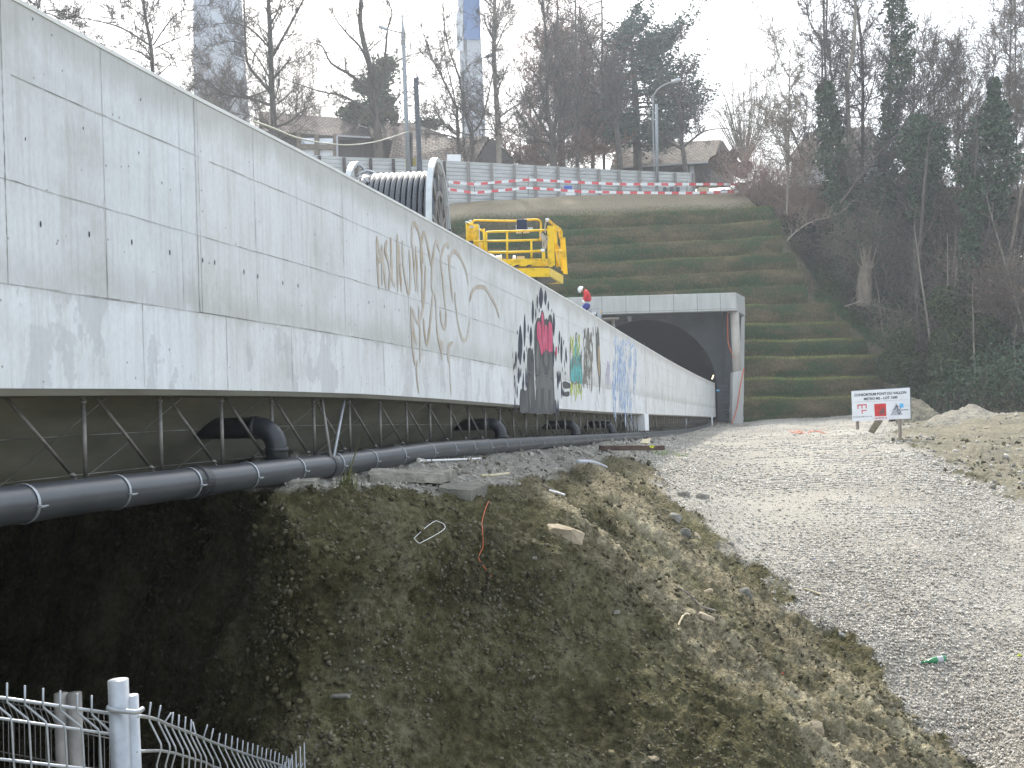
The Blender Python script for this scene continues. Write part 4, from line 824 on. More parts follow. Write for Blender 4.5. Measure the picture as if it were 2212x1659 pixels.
P_ = np.array(P_); MK = np.array(MK)
nz_ = fbm(P_*[.5, 1, 1], .35, 3, 81); P_[..., 1] += nz_*.14+fbm(P_, 1.6, 4, 82)*.045; P_[..., 2] += fbm(P_*[1, .3, .3], .22, 3, 83)*.13+fbm(P_, 2.2, 3, 84)*.02
# painted sunlit tint of the ledges fades in and out, stronger low and right
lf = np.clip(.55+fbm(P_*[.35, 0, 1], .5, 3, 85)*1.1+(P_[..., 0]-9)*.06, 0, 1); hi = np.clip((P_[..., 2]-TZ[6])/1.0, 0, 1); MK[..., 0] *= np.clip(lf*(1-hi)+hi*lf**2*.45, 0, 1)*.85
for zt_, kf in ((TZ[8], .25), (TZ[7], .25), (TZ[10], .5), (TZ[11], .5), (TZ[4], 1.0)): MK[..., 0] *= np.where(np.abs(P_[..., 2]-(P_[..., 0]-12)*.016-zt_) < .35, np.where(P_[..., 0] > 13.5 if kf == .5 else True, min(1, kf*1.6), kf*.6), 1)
nr, nc = P_.shape[:2]; idx = np.arange(nr*nc).reshape(nr, nc); Fq = np.stack([idx[:-1, :-1], idx[:-1, 1:], idx[1:, 1:], idx[1:, :-1]], -1).reshape(-1, 4)
# subdivide along the profile for texture is left to bump; write mesh
cxm = P_[:-1, :-1]*.25+P_[1:, :-1]*.25+P_[:-1, 1:]*.25+P_[1:, 1:]*.25; hole = (cxm[..., 0] > W(1200, 700, 58).x) & (cxm[..., 0] < W(1598, 700, 60).x) & (cxm[..., 2] < W(1500, 645, 60).z); Fq = Fq[~hole.ravel()]
me = fast_mesh('terraces', P_.reshape(-1, 3), Fq); a_ = me.attributes.new('mask', 'FLOAT_COLOR', 'POINT'); a_.data.foreach_set('color', MK.astype(np.float32).ravel())
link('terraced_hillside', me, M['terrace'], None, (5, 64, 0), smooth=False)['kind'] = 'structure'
# blades along ledges and faces
n = 30000; ii = rng.integers(0, nr-8, n); jj = rng.integers(125, NX-6, n); okb = ~((P_[ii, jj][:, 0] > W(1195, 700, 58).x) & (P_[ii, jj][:, 0] < W(1604, 700, 60).x) & (P_[ii, jj][:, 2] < W(1500, 640, 60).z)); ii = ii[okb]; jj = jj[okb]; n = len(ii); B = P_[ii, jj]+rng.normal(0, .12, (n, 3))*[1, .3, .3]
l = rng.uniform(.05, .16, n)*(1+.6*MK[ii, jj, 0]); a = rng.uniform(0, 6.28, n); T_ = B+np.stack([np.cos(a)*l*.5, -np.abs(np.sin(a))*l*.6-.03, l], -1); w_ = np.stack([np.full(n, .02), 0*l, 0*l], -1)
V = np.stack([B-w_, B+w_, T_], 1).reshape(-1, 3); tag(link('grass', fast_mesh('g', V, np.arange(n*3).reshape(-1, 3)), M['grassblade'], None, (5, 64, 0)), 'short rough grass on the terraced slope', 'grass', kind='stuff')

# ---------------------------------------------------------------- wooded valley side
SC = np.array([(1590,424,75),(1640,470,70),(1700,540,67.5),(1745,640,65.5),(1830,745,63.5),(1905,840,61),(1925,905,59),(2050,905,54),(2212,905,50),(2600,905,44),(1800,430,76),(1900,460,75),(2000,470,74),(2212,480,72),(2600,480,68),(1900,620,68),(2000,740,62),(2212,700,62),(2100,600,67),(1800,560,70),(1850,660,67),(2600,700,56)], float)
cp2 = SC[:, :2]/600.; n2 = len(cp2); A2 = np.zeros((n2+3, n2+3)); A2[:n2, :n2] = tps(cp2, cp2)+np.eye(n2)*1e-3; A2[:n2, n2:n2+2] = cp2; A2[:n2, -1] = 1; A2[n2:, :n2] = A2[:n2, n2:].T
w2 = np.linalg.solve(A2, np.concatenate([1/SC[:, 2], [0, 0, 0]]))
def sdepth(x, y):
    q = np.stack([np.ravel(x), np.ravel(y)], -1)/600.; return (1/np.clip(tps(q, cp2)@w2[:n2]+q@w2[n2:n2+2]+w2[-1], 1/90., 1/30.)).reshape(np.shape(x))
xs3 = np.arange(1560, 2640, 6.0); X3, T3 = np.meshgrid(xs3, np.linspace(0, 1, 90))
yt3 = np.interp(X3, [1560, 1600, 1680, 1800, 1900, 2212, 2640], [420, 418, 405, 405, 430, 440, 450]); yb3 = np.interp(X3, [1560, 1600, 1640, 1750, 1850, 1920, 1940], [440, 470, 520, 700, 830, 930, 930]); Y3 = yb3+(yt3-yb3)*T3
S3 = Wn(X3, Y3, sdepth(X3, Y3)+.35); S3[..., 1] += fbm(S3, .3, 4, 91)*.9+fbm(S3, 2, 3, 92)*.2; S3[..., 2] += fbm(S3, .5, 4, 93)*.35
ext_ = S3[-1:].copy(); ext_[..., 1] += 14; S3b = np.concatenate([S3, ext_], 0)
nr, nc = S3b.shape[:2]; idx = np.arange(nr*nc).reshape(nr, nc); Fq = np.stack([idx[:-1, :-1], idx[:-1, 1:], idx[1:, 1:], idx[1:, :-1]], -1).reshape(-1, 4)
BXD = X3-np.interp(Y3, [424, 452, 482, 517, 553, 588, 622, 661, 702, 738, 774, 820, 862, 905], [1600, 1625, 1676, 1688, 1690, 1722, 1738, 1745, 1805, 1838, 1878, 1897, 1913, 1925])+fbm(S3, .5, 3, 95)*22
pm_ = sst(BXD, -40, -10)*(1-sst(BXD, 22, 42)); gm_ = sst(BXD, 14, 34)*(1-sst(BXD, 70, 120))*sst(Y3, 540, 600); clear = np.clip(sst(BXD, 40, 110)+(1-sst(Y3, 520, 570))*sst(BXD, 5, 40), 0, 1)
kf_ = np.ones((nr-1, nc-1), bool); kf_[:89] = (X3-np.interp(Y3, [424, 452, 482, 517, 553, 588, 622, 661, 702, 738, 774, 820, 862, 905], [1600, 1625, 1676, 1688, 1690, 1722, 1738, 1745, 1805, 1838, 1878, 1897, 1913, 1925]))[:89, :-1] > -34; Fq = Fq[kf_.ravel()]
me = fast_mesh('w', S3b.reshape(-1, 3), Fq); a_ = me.attributes.new('mask', 'FLOAT_COLOR', 'POINT'); mk = np.zeros((nr, nc, 4), np.float32); mk[:90, :, 0] = gm_; mk[:90, :, 1] = pm_*.8; mk[..., 3] = 1; a_.data.foreach_set('color', mk.ravel())
link('wooded_hillside', me, M['slope'], None, (25, 64, 0), smooth=True)['kind'] = 'structure'
# ---------------------------------------------------------------- portal
portal = thing('tunnel_portal', W(1400, 915, 60), 'grey concrete tunnel portal frame with dark arch set in the terraced slope', 'portal')
Yf = 58.0; xl_ = W(1190, 700, Yf).x; xr = W(1591, 650, Yf).x; zt = W(1591, 631.7, Yf).z; zb_ = W(1578, 671, Yf).z; zg = W(1595, 917, Yf).z-.4
mb = MB(); mb.hexa([(xl_, Yf, zb_), (xr, Yf, zb_), (xr, Yf+.9, zb_), (xl_, Yf+.9, zb_), (xl_, Yf, zt), (xr, Yf, zt), (xr, Yf+.9, zt), (xl_, Yf+.9, zt)]); mb.build('front_beam', M['concrete2'], portal, bevel=.03)
xw = W(1609, 642, 60.2).x; zt2 = W(1609, 641.5, 60.2).z; zb2 = W(1608, 683, 60.2).z
mb = MB()
for x_ in (1300, 1352, 1403, 1455, 1506, 1556): X_ = W(x_, 650, Yf).x; mb.box(X_-.012, X_+.012, Yf-.006, Yf+.01, zb_+.02, zt-.03)
mb.box(xl_, xr-.02, Yf-.006, Yf+.01, zb_+.10, zb_+.115); mb.build('board_joint', M['concrete_dk'], portal)
mb = MB(); mb.hexa([(xr+.002, Yf+.02, zb_), (xw, 60.2, zb2), (xw-.5, 60.9, zb2), (xr-.4, Yf+.88, zb_), (xr+.002, Yf+.02, zt-.01), (xw, 60.2, zt2), (xw-.5, 60.9, zt2), (xr-.4, Yf+.88, zt-.01)]); mb.build('wing_beam', M['concrete2'], portal, bevel=.02)
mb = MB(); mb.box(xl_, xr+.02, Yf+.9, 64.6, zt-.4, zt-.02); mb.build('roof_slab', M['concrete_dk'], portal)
# slanting column and pier
c0 = W(1587, 672, 58.5); c1 = W(1592.5, 806, 58.5)
mb = MB(); mb.tube([W(1586.5, 668, 58.6), W(1593.5, 830, 58.6)], [.24, .235], 24); mb.build('slanting_column', M['column'], portal, smooth=True)
def poly_px(pts, Y): return [W(x, y, Y) for x, y in pts]
mb = MB(); mb.prism(poly_px([(1584, 805), (1606.5, 800), (1605.5, 917), (1580, 917)], 58.25), (0, .7, 0)); mb.build('pier', M['concrete2'], portal, bevel=.02)
mb = MB(); mb.prism(poly_px([(1601.5, 684), (1609, 683), (1606, 920), (1590, 920)], 60.0), (0, .5, 0)); mb.build('end_fin', M['concrete2'], portal)
# arch wall
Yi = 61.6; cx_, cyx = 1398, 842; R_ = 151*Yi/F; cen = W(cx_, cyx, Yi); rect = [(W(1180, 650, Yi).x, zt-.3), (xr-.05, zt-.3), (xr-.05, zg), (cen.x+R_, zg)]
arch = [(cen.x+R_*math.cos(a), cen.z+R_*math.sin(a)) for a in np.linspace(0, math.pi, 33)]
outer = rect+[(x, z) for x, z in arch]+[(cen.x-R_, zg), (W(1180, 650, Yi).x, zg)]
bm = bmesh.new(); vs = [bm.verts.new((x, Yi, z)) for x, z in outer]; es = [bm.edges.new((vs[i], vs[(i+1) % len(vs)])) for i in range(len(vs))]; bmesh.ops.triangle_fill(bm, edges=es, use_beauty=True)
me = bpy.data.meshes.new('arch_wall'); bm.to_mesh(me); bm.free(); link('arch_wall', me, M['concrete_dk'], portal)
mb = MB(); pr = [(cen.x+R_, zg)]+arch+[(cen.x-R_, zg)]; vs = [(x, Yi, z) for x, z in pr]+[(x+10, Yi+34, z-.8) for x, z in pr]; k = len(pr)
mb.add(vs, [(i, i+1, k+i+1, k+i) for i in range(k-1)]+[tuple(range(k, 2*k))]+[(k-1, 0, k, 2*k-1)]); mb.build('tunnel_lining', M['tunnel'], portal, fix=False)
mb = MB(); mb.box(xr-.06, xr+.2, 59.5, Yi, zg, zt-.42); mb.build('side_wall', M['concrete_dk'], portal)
mb = MB()
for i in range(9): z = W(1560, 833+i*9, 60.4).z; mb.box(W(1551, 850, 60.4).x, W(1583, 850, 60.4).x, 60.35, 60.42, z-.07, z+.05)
mb.build('ribbed_guard', M['concrete_dk'], portal)
# cables and lamp
mb = MB(); mb.tube(cr([W(1572, 676, 58.9), W(1572, 720, 59.1), W(1574, 745, 59.1), W(1582, 765, 58.95), W(1584, 772, 58.2)], 5), .035, 6)
mb.tube(cr([W(1607, 795, 58.15), W(1600, 830, 58.15), W(1592, 880, 58.15), W(1581, 915, 58.0)], 5), .03, 6); tag(mb.build('orange_cable', M['orange'], smooth=True), 'orange cable running down the slanting column and pier of the portal', 'cable')
mb = MB(); mb.tube(cr([W(1310, 694, 60.9), W(1400, 688, 60.9), W(1440, 689, 60.9), W(1478, 712, 61.2), W(1500, 735, 63), W(1530, 757, 64.5)], 5), .02, 5); tag(mb.build('hanging_cable', M['rust'], smooth=True), 'thin reddish cable strung inside the tunnel mouth', 'cable')
mb = MB(); mb.bar(W(1541.5, 810, 62.5), W(1538, 819, 62.5), .06); tag(mb.build('tunnel_lamp', M['lit']), 'small lit yellowish lamp inside the tunnel mouth', 'lamp')
mb = MB(); c_ = W(1360, 685, 60); mb.tube([c_, c_+Vector((0, -.1, -.22))], [.14, .09], 12); tag(mb.build('ceiling_spotlight', M['greyp']), 'small grey spotlight under the portal beam', 'lamp')
# marker posts
mp = thing('marker_post', W(1377, 941, 30.0), 'white post with a square red board beside the pipe', 'post'); p = BASE[mp.name]
mb = MB(); mb.tube([W(1376.5, 943, 30), W(1377.3, 903, 30)], .028, 8); mb.build('post', M['white'], mp, smooth=True)
mb = MB(); mb.prism(poly_px([(1374.5, 906), (1385, 907), (1385, 919), (1374.5, 921)], 29.95), (0, -.02, 0)); mb.build('red_board', M['red'], mp)
for x, y0, y1, Y, lb in ((1396.5, 929, 938, 32, 'short white stake beneath the joint plate'), (1482, 904, 932, 43, 'white upright stake in front of the pipe midway to the portal'), (1538, 900, 929, 54, 'white upright stake at the wall end by the portal')):
    mb = MB(); mb.tube([W(x, y1, Y), W(x, y0, Y)], .035 if Y > 35 else .03, 8); tag(mb.build('stake', M['white'], smooth=True), lb, 'stake')
mb = MB(); mb.box(*[q for q in (W(1544, 830, 58).x, W(1549, 830, 58).x)], 57.4, 57.6, W(1546, 845, 57.5).z, W(1546, 842, 57.5).z); tag(mb.build('blue_tag', M['cyan']), 'tiny light blue plate at the far end of the parapet', 'plate')

# ---------------------------------------------------------------- site sign
sg = thing('site_sign', W(1900, 948, 29.5), 'white site sign with red and blue logos on wooden posts beside the gravel', 'sign')
A_, B_, C_, D_ = W(1839, 845, 29.9), W(1965, 837.4, 29.2), W(1967, 903.8, 29.2), W(1841, 910.8, 29.9); ex = (B_-A_); wd = ex.length; ex.normalize(); ez = (A_-D_).normalized(); ey = ex.cross(ez)*1.0; hh = (A_-D_).length
if ey.y > 0: ey = -ey
mb = MB(); mb.prism([D_, C_, B_, A_], -ey*.02); mb.build('board', M['white'], sg)
mb = MB(); mb.prism([D_-ex*.0-ey*.021, C_+ex*.02-ey*.021, B_+ex*.02+ez*.02-ey*.021, A_+ez*.02-ey*.021], -ey*.025); mb.build('back_frame', M['steel_dark'], sg)
def SP(px, py): # sign coordinates from the 2212x1659 close-up
    u = (px-420)/1355.; v = (py-(340-85*u))/(705+8*u); return u*wd, -v*hh
def sign_pt(u, v, off=.004): return A_+ex*u+ez*v+ey*off
def sign_poly(name, pts, mat, off=.004, label=None):
    mb = MB(); mb.add([sign_pt(*SP(x, y), off) for x, y in pts], [tuple(range(len(pts)))]); o = mb.build(name, mat, sg, fix=False); return o
def text_at(string, size, u, v, mat, parent, org, ex, ez, ey, off=.005, bold=0, sx=1.0, name='lettering', align='CENTER', space=1.0):
    cu = bpy.data.curves.new('t', 'FONT'); cu.body = string; cu.size = size; cu.align_x = align; cu.offset = bold; cu.resolution_u = 3; cu.space_character = space
    ob = bpy.data.objects.new('t', cu); C.objects.link(ob); dg = bpy.context.evaluated_depsgraph_get(); me = bpy.data.meshes.new_from_object(ob.evaluated_get(dg)); bpy.data.objects.remove(ob)
    o_ = org+ex*u+ez*v+ey*off; me.transform(Matrix(((ex.x*sx, ez.x, ey.x, o_.x), (ex.y*sx, ez.y, ey.y, o_.y), (ex.z*sx, ez.z, ey.z, o_.z), (0, 0, 0, 1)))); me.materials.clear(); return link(name, me, mat, parent)
def st_(s, size, px, py, mat, bold=.0, sx=1, space=1.0): u, v = SP(px, py); return text_at(s, size, u, v, mat, sg, A_, ex, ez, ey, bold=bold, sx=sx, space=space)
k = wd/1355.
st_('CONSORTIUM PONT DU VALLON', 78*k*1.1, 1092, 425, M['ink'], bold=3*k, sx=.92); st_('METRO M2 - LOT 1600', 78*k*1.1, 1100, 525, M['ink'], bold=3*k, sx=.92)
sign_poly('divider_line', [(465, 592), (1740, 528), (1740, 534), (465, 598)], M['greyp'])
for q in ([(553, 650), (770, 637), (770, 662), (553, 675)], [(553, 650), (575, 650), (578, 748), (556, 748)], [(650, 670), (672, 668), (675, 740), (652, 740)], [(748, 655), (770, 655), (772, 735), (750, 737)], [(648, 778), (768, 768), (768, 790), (648, 800)], [(648, 790), (672, 790), (674, 865), (652, 865)]): sign_poly('logo_stroke', q, M['red'])
st_('N. ROUGCOM & Cie SA' if False else 'N. ROUSCOM & Cie  SA', 36*k*1.2, 665, 942, M['ink'], bold=.3*k)
sign_poly('red_square', [(948, 632), (1222, 618), (1225, 905), (955, 918)], M['red']); M['maroon'] = flat('maroon_print', (.22, .09, .09)); sign_poly('square_emblem', [(1060, 870), (1065, 800), (1110, 770), (1125, 730), (1180, 712), (1182, 860)], M['maroon'], .006)
st_('martin & co', 52*k*1.15, 1092, 968, M['red'], bold=1.5*k)
sign_poly('logo_triangle', [(1318, 892), (1455, 600), (1602, 880)], M['greyp']); sign_poly('blue_square', [(1535, 620), (1620, 615), (1625, 710), (1540, 715)], M['cyan'], .005)
for a_, b_, w_ in (((1385, 755), (1425, 752), 16), ((1425, 752), (1470, 650), 14), ((1470, 650), (1490, 760), 14), ((1450, 720), (1490, 715), 12), ((1480, 680), (1530, 675), 12), ((1530, 675), (1558, 720), 12), ((1558, 720), (1530, 765), 12), ((1530, 765), (1490, 770), 12), ((1475, 765), (1515, 872), 14), ((1515, 872), (1565, 765), 14), ((1565, 768), (1732, 756), 14), ((1620, 668), (1760, 660), 6), ((1310, 785), (1380, 780), 6)):
    n_ = Vector((b_[1]-a_[1], a_[0]-b_[0])).normalized()*w_/2; sign_poly('logo_stroke', [(a_[0]+n_.x, a_[1]+n_.y), (b_[0]+n_.x, b_[1]+n_.y), (b_[0]-n_.x, b_[1]-n_.y), (a_[0]-n_.x, a_[1]-n_.y)], M['ink'] if w_ > 8 else M['greyp'], .0065)
for x, y1, Y in ((1852.5, 928, 30.0), (1944.5, 951, 29.4)):
    mb = MB(); a_ = W(x, y1, Y); b_ = W(x-2, 850, Y); mb.bar(a_, b_, .11, .06); mb.build('post', M['timber'], sg, bevel=.004)
mb = MB(); mb.prism([W(1876, 933, 31.5), W(1888, 937, 31.3), W(1908, 909, 30.2), W(1893, 905, 30.3)], (0, .04, .02)); mb.build('prop_board', M['slabm'], sg)

# ---------------------------------------------------------------- cable drum
Yd = 14.0; s = Yd/F; cdr = W(868, 505, Yd); ax = Vector((math.cos(rad(-4)), math.sin(rad(-4)), .0)); ax.normalize()
M['galv_lt'] = noisy('pale_galvanised', (.42, .44, .45), (.6, .62, .63), 6, .4, .2, bmp=.05)
drum = thing('cable_drum', cdr, 'big white rimmed steel drum wound with black cable, standing behind the parapet', 'cable drum')
f1, f2 = cdr-ax*(89*s), cdr+ax*(82*s); vu = Vector((0, 0, 1)); vw = ax.cross(vu)
def ring(mb, c, R0, R1, w, n=64):
    vs = []
    for a in np.linspace(0, 2*math.pi, n, endpoint=False): e = vu*math.cos(a)+vw*math.sin(a); vs += [c+e*R0-ax*w, c+e*R1-ax*w, c+e*R1+ax*w, c+e*R0+ax*w]
    mb.add(vs, [(i*4+j, i*4+(j+1) % 4, ((i+1) % n)*4+(j+1) % 4, ((i+1) % n)*4+j) for i in range(n) for j in range(4)])
Rf = 157*s; Rc = 131*s
for c_, nm in ((f1, 'flange'), (f2, 'flange')):
    fl = None; mb = MB(); ring(mb, c_, Rf-.05, Rf, .036); ring(mb, c_, Rf-.075, Rf-.05, .015)
    fl = mb.build('flange', M['galv_lt'], drum, smooth=False)
    mb = MB(); ring(mb, c_, .0, .14, .05, 24); ring(mb, c_, Rf*.50, Rf*.56, .03, 48)
    for i in range(10): a = 2*math.pi*i/10+.2; e = vu*math.cos(a)+vw*math.sin(a); mb.bar(c_+e*.1, c_+e*(Rf-.05), .055, .05, up=tuple(ax))
    mb.build('spokes', M['galv_dull'], fl)
mb = MB(); mb.tube([f1, f2], Rc-.09, 48); mb.build('core', M['steel_dark'], drum, smooth=True)
x0 = 15; nt_ = 11; P_l = []
mb = MB()
for i in range(nt_):  # cable turns
    c_ = f1.lerp(f2, .205+.765*(i+.5)/nt_); n = 48; rr = .034; vs = []
    for a in np.linspace(0, 2*math.pi, n, endpoint=False):
        e = vu*math.cos(a)+vw*math.sin(a)
        for b in np.linspace(0, 2*math.pi, 8, endpoint=False): vs.append(c_+e*(Rc-rr+rr*math.cos(b))+ax*(rr*1.1*math.sin(b)+.006*math.sin(a)))
    mb.add(vs, [(j*8+m_, j*8+(m_+1) % 8, ((j+1) % n)*8+(m_+1) % 8, ((j+1) % n)*8+m_) for j in range(n) for m_ in range(8)])
M['cable2'] = noisy('cable_sheath', (.018, .022, .03), (.035, .04, .05), 6, .22, .0, bmp=0, spec=1.0)
mb.build('cable_coil', M['cable2'], drum, smooth=True)
mb = MB(); c_ = f1.lerp(f2, .12); mb.tube([f1.lerp(f2, .03), f1.lerp(f2, .1), f1.lerp(f2, .19)], [Rc*.93, Rc*.99, Rc*.95], 40); mb.build('bundled_cable', M['cable2'], drum, smooth=True)
r0 = random.Random(9); mb = MB()
for i in range(8):
    a = r0.uniform(-.7, .9); e = vu*math.cos(a)+vw*-math.sin(a); a2 = a+r0.uniform(-.4, .4); e2 = vu*math.cos(a2)+vw*-math.sin(a2); mb.tube(cr([f1.lerp(f2, .05)+e*(Rc+.02), f1.lerp(f2, .14)+(e+e2)*.5*(Rc+.05), f1.lerp(f2, .22)+e2*(Rc+.0)], 5), .012, 6)
mb.build('tie_wire', M['greyp'], drum, smooth=True)
# stand carrying the drum on the deck (mostly hidden)
dk = zbot(14)+.5; mb = MB()
for c_ in (f1-ax*.12, f2+ax*.12):
    for q in (-.5, .5): mb.bar(Vector((c_.x, c_.y+q, dk)), Vector((c_.x, c_.y, cdr.z)), .07)
    mb.bar(Vector((c_.x, c_.y-.7, dk+.04)), Vector((c_.x, c_.y+.7, dk+.04)), .08)
mb.tube([f1-ax*.16, f2+ax*.16], .04, 12)
tag(mb.build('drum_stand', M['steel_dark']), 'dark steel trestle carrying the cable drum', 'stand')

# ---------------------------------------------------------------- yellow work platform
yp = thing('lift_platform', W(1120, 600, 26), 'yellow railed basket of a scissor lift rising above the parapet', 'lift platform')
def Z3(x, y, Y): return W(979.6+x*.1429, 458.2+y*.1429, Y)
Yn, Yk = 26.0, 28.6
def tb(mb, pts, r=.026, n=8): mb.tube([p for p in pts], r, n)
mb = MB()   # front rail panels (near side)
tb(mb, cr([Z3(490, 600, Yn), Z3(488, 350, Yn), Z3(500, 310, Yn), Z3(540, 298, Yn), Z3(700, 292, Yn), Z3(1000, 285, Yn), Z3(1420, 270, Yn)], 4)); tb(mb, [Z3(300, 442, Yn), Z3(800, 435, Yn), Z3(1380, 418, Yn)]); tb(mb, [Z3(520, 608, Yn), Z3(900, 605, Yn), Z3(1350, 585, Yn)], .03)
tb(mb, [Z3(810, 292, Yn), Z3(812, 720, Yn)]); tb(mb, [Z3(1175, 425, Yn), Z3(1180, 710, Yn)]); tb(mb, [Z3(460, 300, Yn), Z3(475, 640, Yn)]); tb(mb, [Z3(495, 330, Yn), Z3(497, 620, Yn)])
mb.build('front_rail', M['yellow'], yp, smooth=True)
mb = MB(); Yr = 27.4; tb(mb, cr([Z3(270, 400, Yr), Z3(275, 200, Yr), Z3(300, 140, Yr), Z3(345, 124, Yr), Z3(600, 128, Yr), Z3(950, 132, Yr), Z3(1115, 118, Yr), Z3(1250, 110, Yr), Z3(1300, 130, Yr), Z3(1322, 180, Yr), Z3(1310, 400, Yr)], 4)); tb(mb, [Z3(390, 260, Yr), Z3(470, 300, Yr)], .03); mb.build('rear_rail', M['yellow'], yp, smooth=True)
mb = MB()
for x, y0, y1, Y, r in ((203, 150, 500, 26.6, .032), (222, 170, 520, 26.7, .03), (258, 130, 430, 27, .034), (285, 180, 540, 27, .03), (312, 190, 560, 26.8, .028), (345, 180, 600, 26.5, .045), (375, 200, 620, 26.4, .028), (430, 440, 600, 27, .022), (410, 440, 600, 27.2, .022), (460, 250, 600, 27, .028)): tb(mb, [Z3(x, y0, Y), Z3(x+8, y1, Y)], r)
tb(mb, [Z3(215, 175, 26.6), Z3(300, 200, 26.6)], .04); mb.build('left_gate_posts', M['yellow'], yp, smooth=True)
mb = MB(); mb.tube([Z3(203, 165, 26.55), Z3(203, 138, 26.55)], .037, 10); mb.tube([Z3(258, 148, 26.95), Z3(258, 122, 26.95)], .04, 10); mb.tube([Z3(1418, 140, 25.9), Z3(1418, 95, 25.9)], .045, 10); mb.tube([Z3(1350, 600, 25.8), Z3(1350, 560, 25.8)], .05, 10); mb.build('end_cap', M['white_plastic'], yp, smooth=True)
mb = MB(); mb.prism([Z3(238, 430, 26.35), Z3(298, 430, 26.35), Z3(300, 530, 26.35), Z3(240, 500, 26.35)], (0, .08, 0)); mb.build('black_sleeve', M['blackp'], yp)
mb = MB(); mb.prism([Z3(245, 205, 26.4), Z3(305, 205, 26.4), Z3(310, 235, 26.4), Z3(245, 235, 26.4)], (0, .05, 0)); mb.tube([Z3(365, 180, 26.2), Z3(388, 200, 26.2), Z3(398, 560, 26.2)], .013, 6); mb.build('clamp', M['greyp'], yp)
# right end: panels and rails going back
def xk(x, y, Y): return Z3(x, y, Y)
mb = MB(); mb.prism([Z3(1418, 205, Yn-.05), Z3(1510, 205, Yn-.05), Z3(1535, 805, Yn-.05), Z3(1425, 812, Yn-.05)], (0, .05, 0)); mb.build('end_panel', M['yellow'], yp, bevel=.008); mb = MB(); mb.prism([Z3(1335, 590, Yn-.1), Z3(1385, 590, Yn-.1), Z3(1395, 790, Yn-.1), Z3(1340, 790, Yn-.1)], (0, .06, 0)); mb.build('end_panel', M['yellow'], yp, bevel=.008); mb = MB(); mb.prism([Z3(1640, 385, Yk), Z3(1690, 380, Yk), Z3(1728, 940, Yk), Z3(1660, 930, Yk)], (0, .06, 0)); mb.prism([Z3(1612, 380, Yk+.1), Z3(1645, 385, Yk+.1), Z3(1665, 900, Yk+.1), Z3(1630, 880, Yk+.1)], (0, .05, 0)); mb.build('end_panel', M['yellow'], yp, bevel=.008)
mb = MB(); tb(mb, cr([Z3(1430, 110, Yn), Z3(1500, 180, Yn+.9), Z3(1600, 250, Yn+2.1), Z3(1632, 300, Yn+2.5), Z3(1635, 400, Yn+2.5)], 4), .032); tb(mb, [Z3(1530, 265, Yn+.2), Z3(1590, 280, Yn+1), Z3(1612, 400, Yn+1.6)], .026); tb(mb, [Z3(1545, 220, Yn+1.1), Z3(1568, 830, Yn+1.1)], .03); tb(mb, [Z3(1520, 210, Yn+.5), Z3(1545, 600, Yn+.5)], .024); tb(mb, [Z3(1545, 470, Yn+.3), Z3(1600, 560, Yn+1.6)], .026); tb(mb, [Z3(1550, 585, Yn+.3), Z3(1625, 590, Yn+1.6)], .04); tb(mb, [Z3(1600, 590, Yn+1.6), Z3(1625, 830, Yn+1.6)], .026); tb(mb, [Z3(1560, 600, Yn+.8), Z3(1590, 820, Yn+.8)], .024); mb.build('end_rail', M['yellow'], yp, smooth=True)
mb = MB(); mb.prism([Z3(1585, 640, Yn+1.9), Z3(1620, 660, Yn+1.9), Z3(1640, 835, Yn+1.9), Z3(1600, 815, Yn+1.9)], (0, .03, 0)); mb.build('cream_panel', M['timber_pale'], yp)
# floor box
mb = MB(); mb.hexa([Z3(500, 828, Yn), Z3(1400, 815, Yn), Z3(1500, 830, Yn+1.6), Z3(560, 838, Yn+1.6), Z3(500, 718, Yn), Z3(1372, 698, Yn), Z3(1500, 720, Yn+1.6), Z3(560, 726, Yn+1.6)]); mb.build('toe_board', M['yellow'], yp, bevel=.01)
mb = MB(); mb.hexa([Z3(700, 985, Yn+.02), Z3(1460, 968, Yn+.02), Z3(1660, 1085, Yk), Z3(1200, 1090, Yk), Z3(700, 850, Yn+.02), Z3(1460, 842, Yn+.02), Z3(1660, 955, Yk), Z3(1200, 950, Yk)]); mb.build('floor_frame', M['yellow_pale'], yp, bevel=.012)
mb = MB(); mb.prism([Z3(690, 853, Yn-.02), Z3(1450, 846, Yn-.02), Z3(1452, 975, Yn-.02), Z3(690, 985, Yn-.02)], (0, .02, 0)); mb.build('lower_fascia', M['yellow'], yp, bevel=.004)
mb = MB(); mb.prism([Z3(1120, 985, Yn+.3), Z3(1460, 975, Yn+.3), Z3(1560, 1050, Yn+1.8), Z3(1290, 1092, Yn+1.8)], (0, .03, -.02)); mb.prism([Z3(1380, 822, Yn-.02), Z3(1440, 818, Yn-.02), Z3(1445, 840, Yn-.02), Z3(1380, 842, Yn-.02)], (0, .02, 0)); mb.build('underside_plate', M['steel_dark'], yp)
mb = MB()
for x in (790, 930, 1110): mb.prism([Z3(x-20, 825, Yn-.012), Z3(x+50, 822, Yn-.012), Z3(x+85, 793, Yn-.012), Z3(x+15, 796, Yn-.012)], (0, .005, 0))
mb.build('hazard_stripe', M['ink'], yp)
mb = MB(); mb.prism([Z3(955, 108, Yn+.9), Z3(1112, 106, Yn+.9), Z3(1115, 255, Yn+.9), Z3(958, 262, Yn+.9)], (0, .22, 0)); o = mb.build('control_box', M['navy'], yp, bevel=.012)
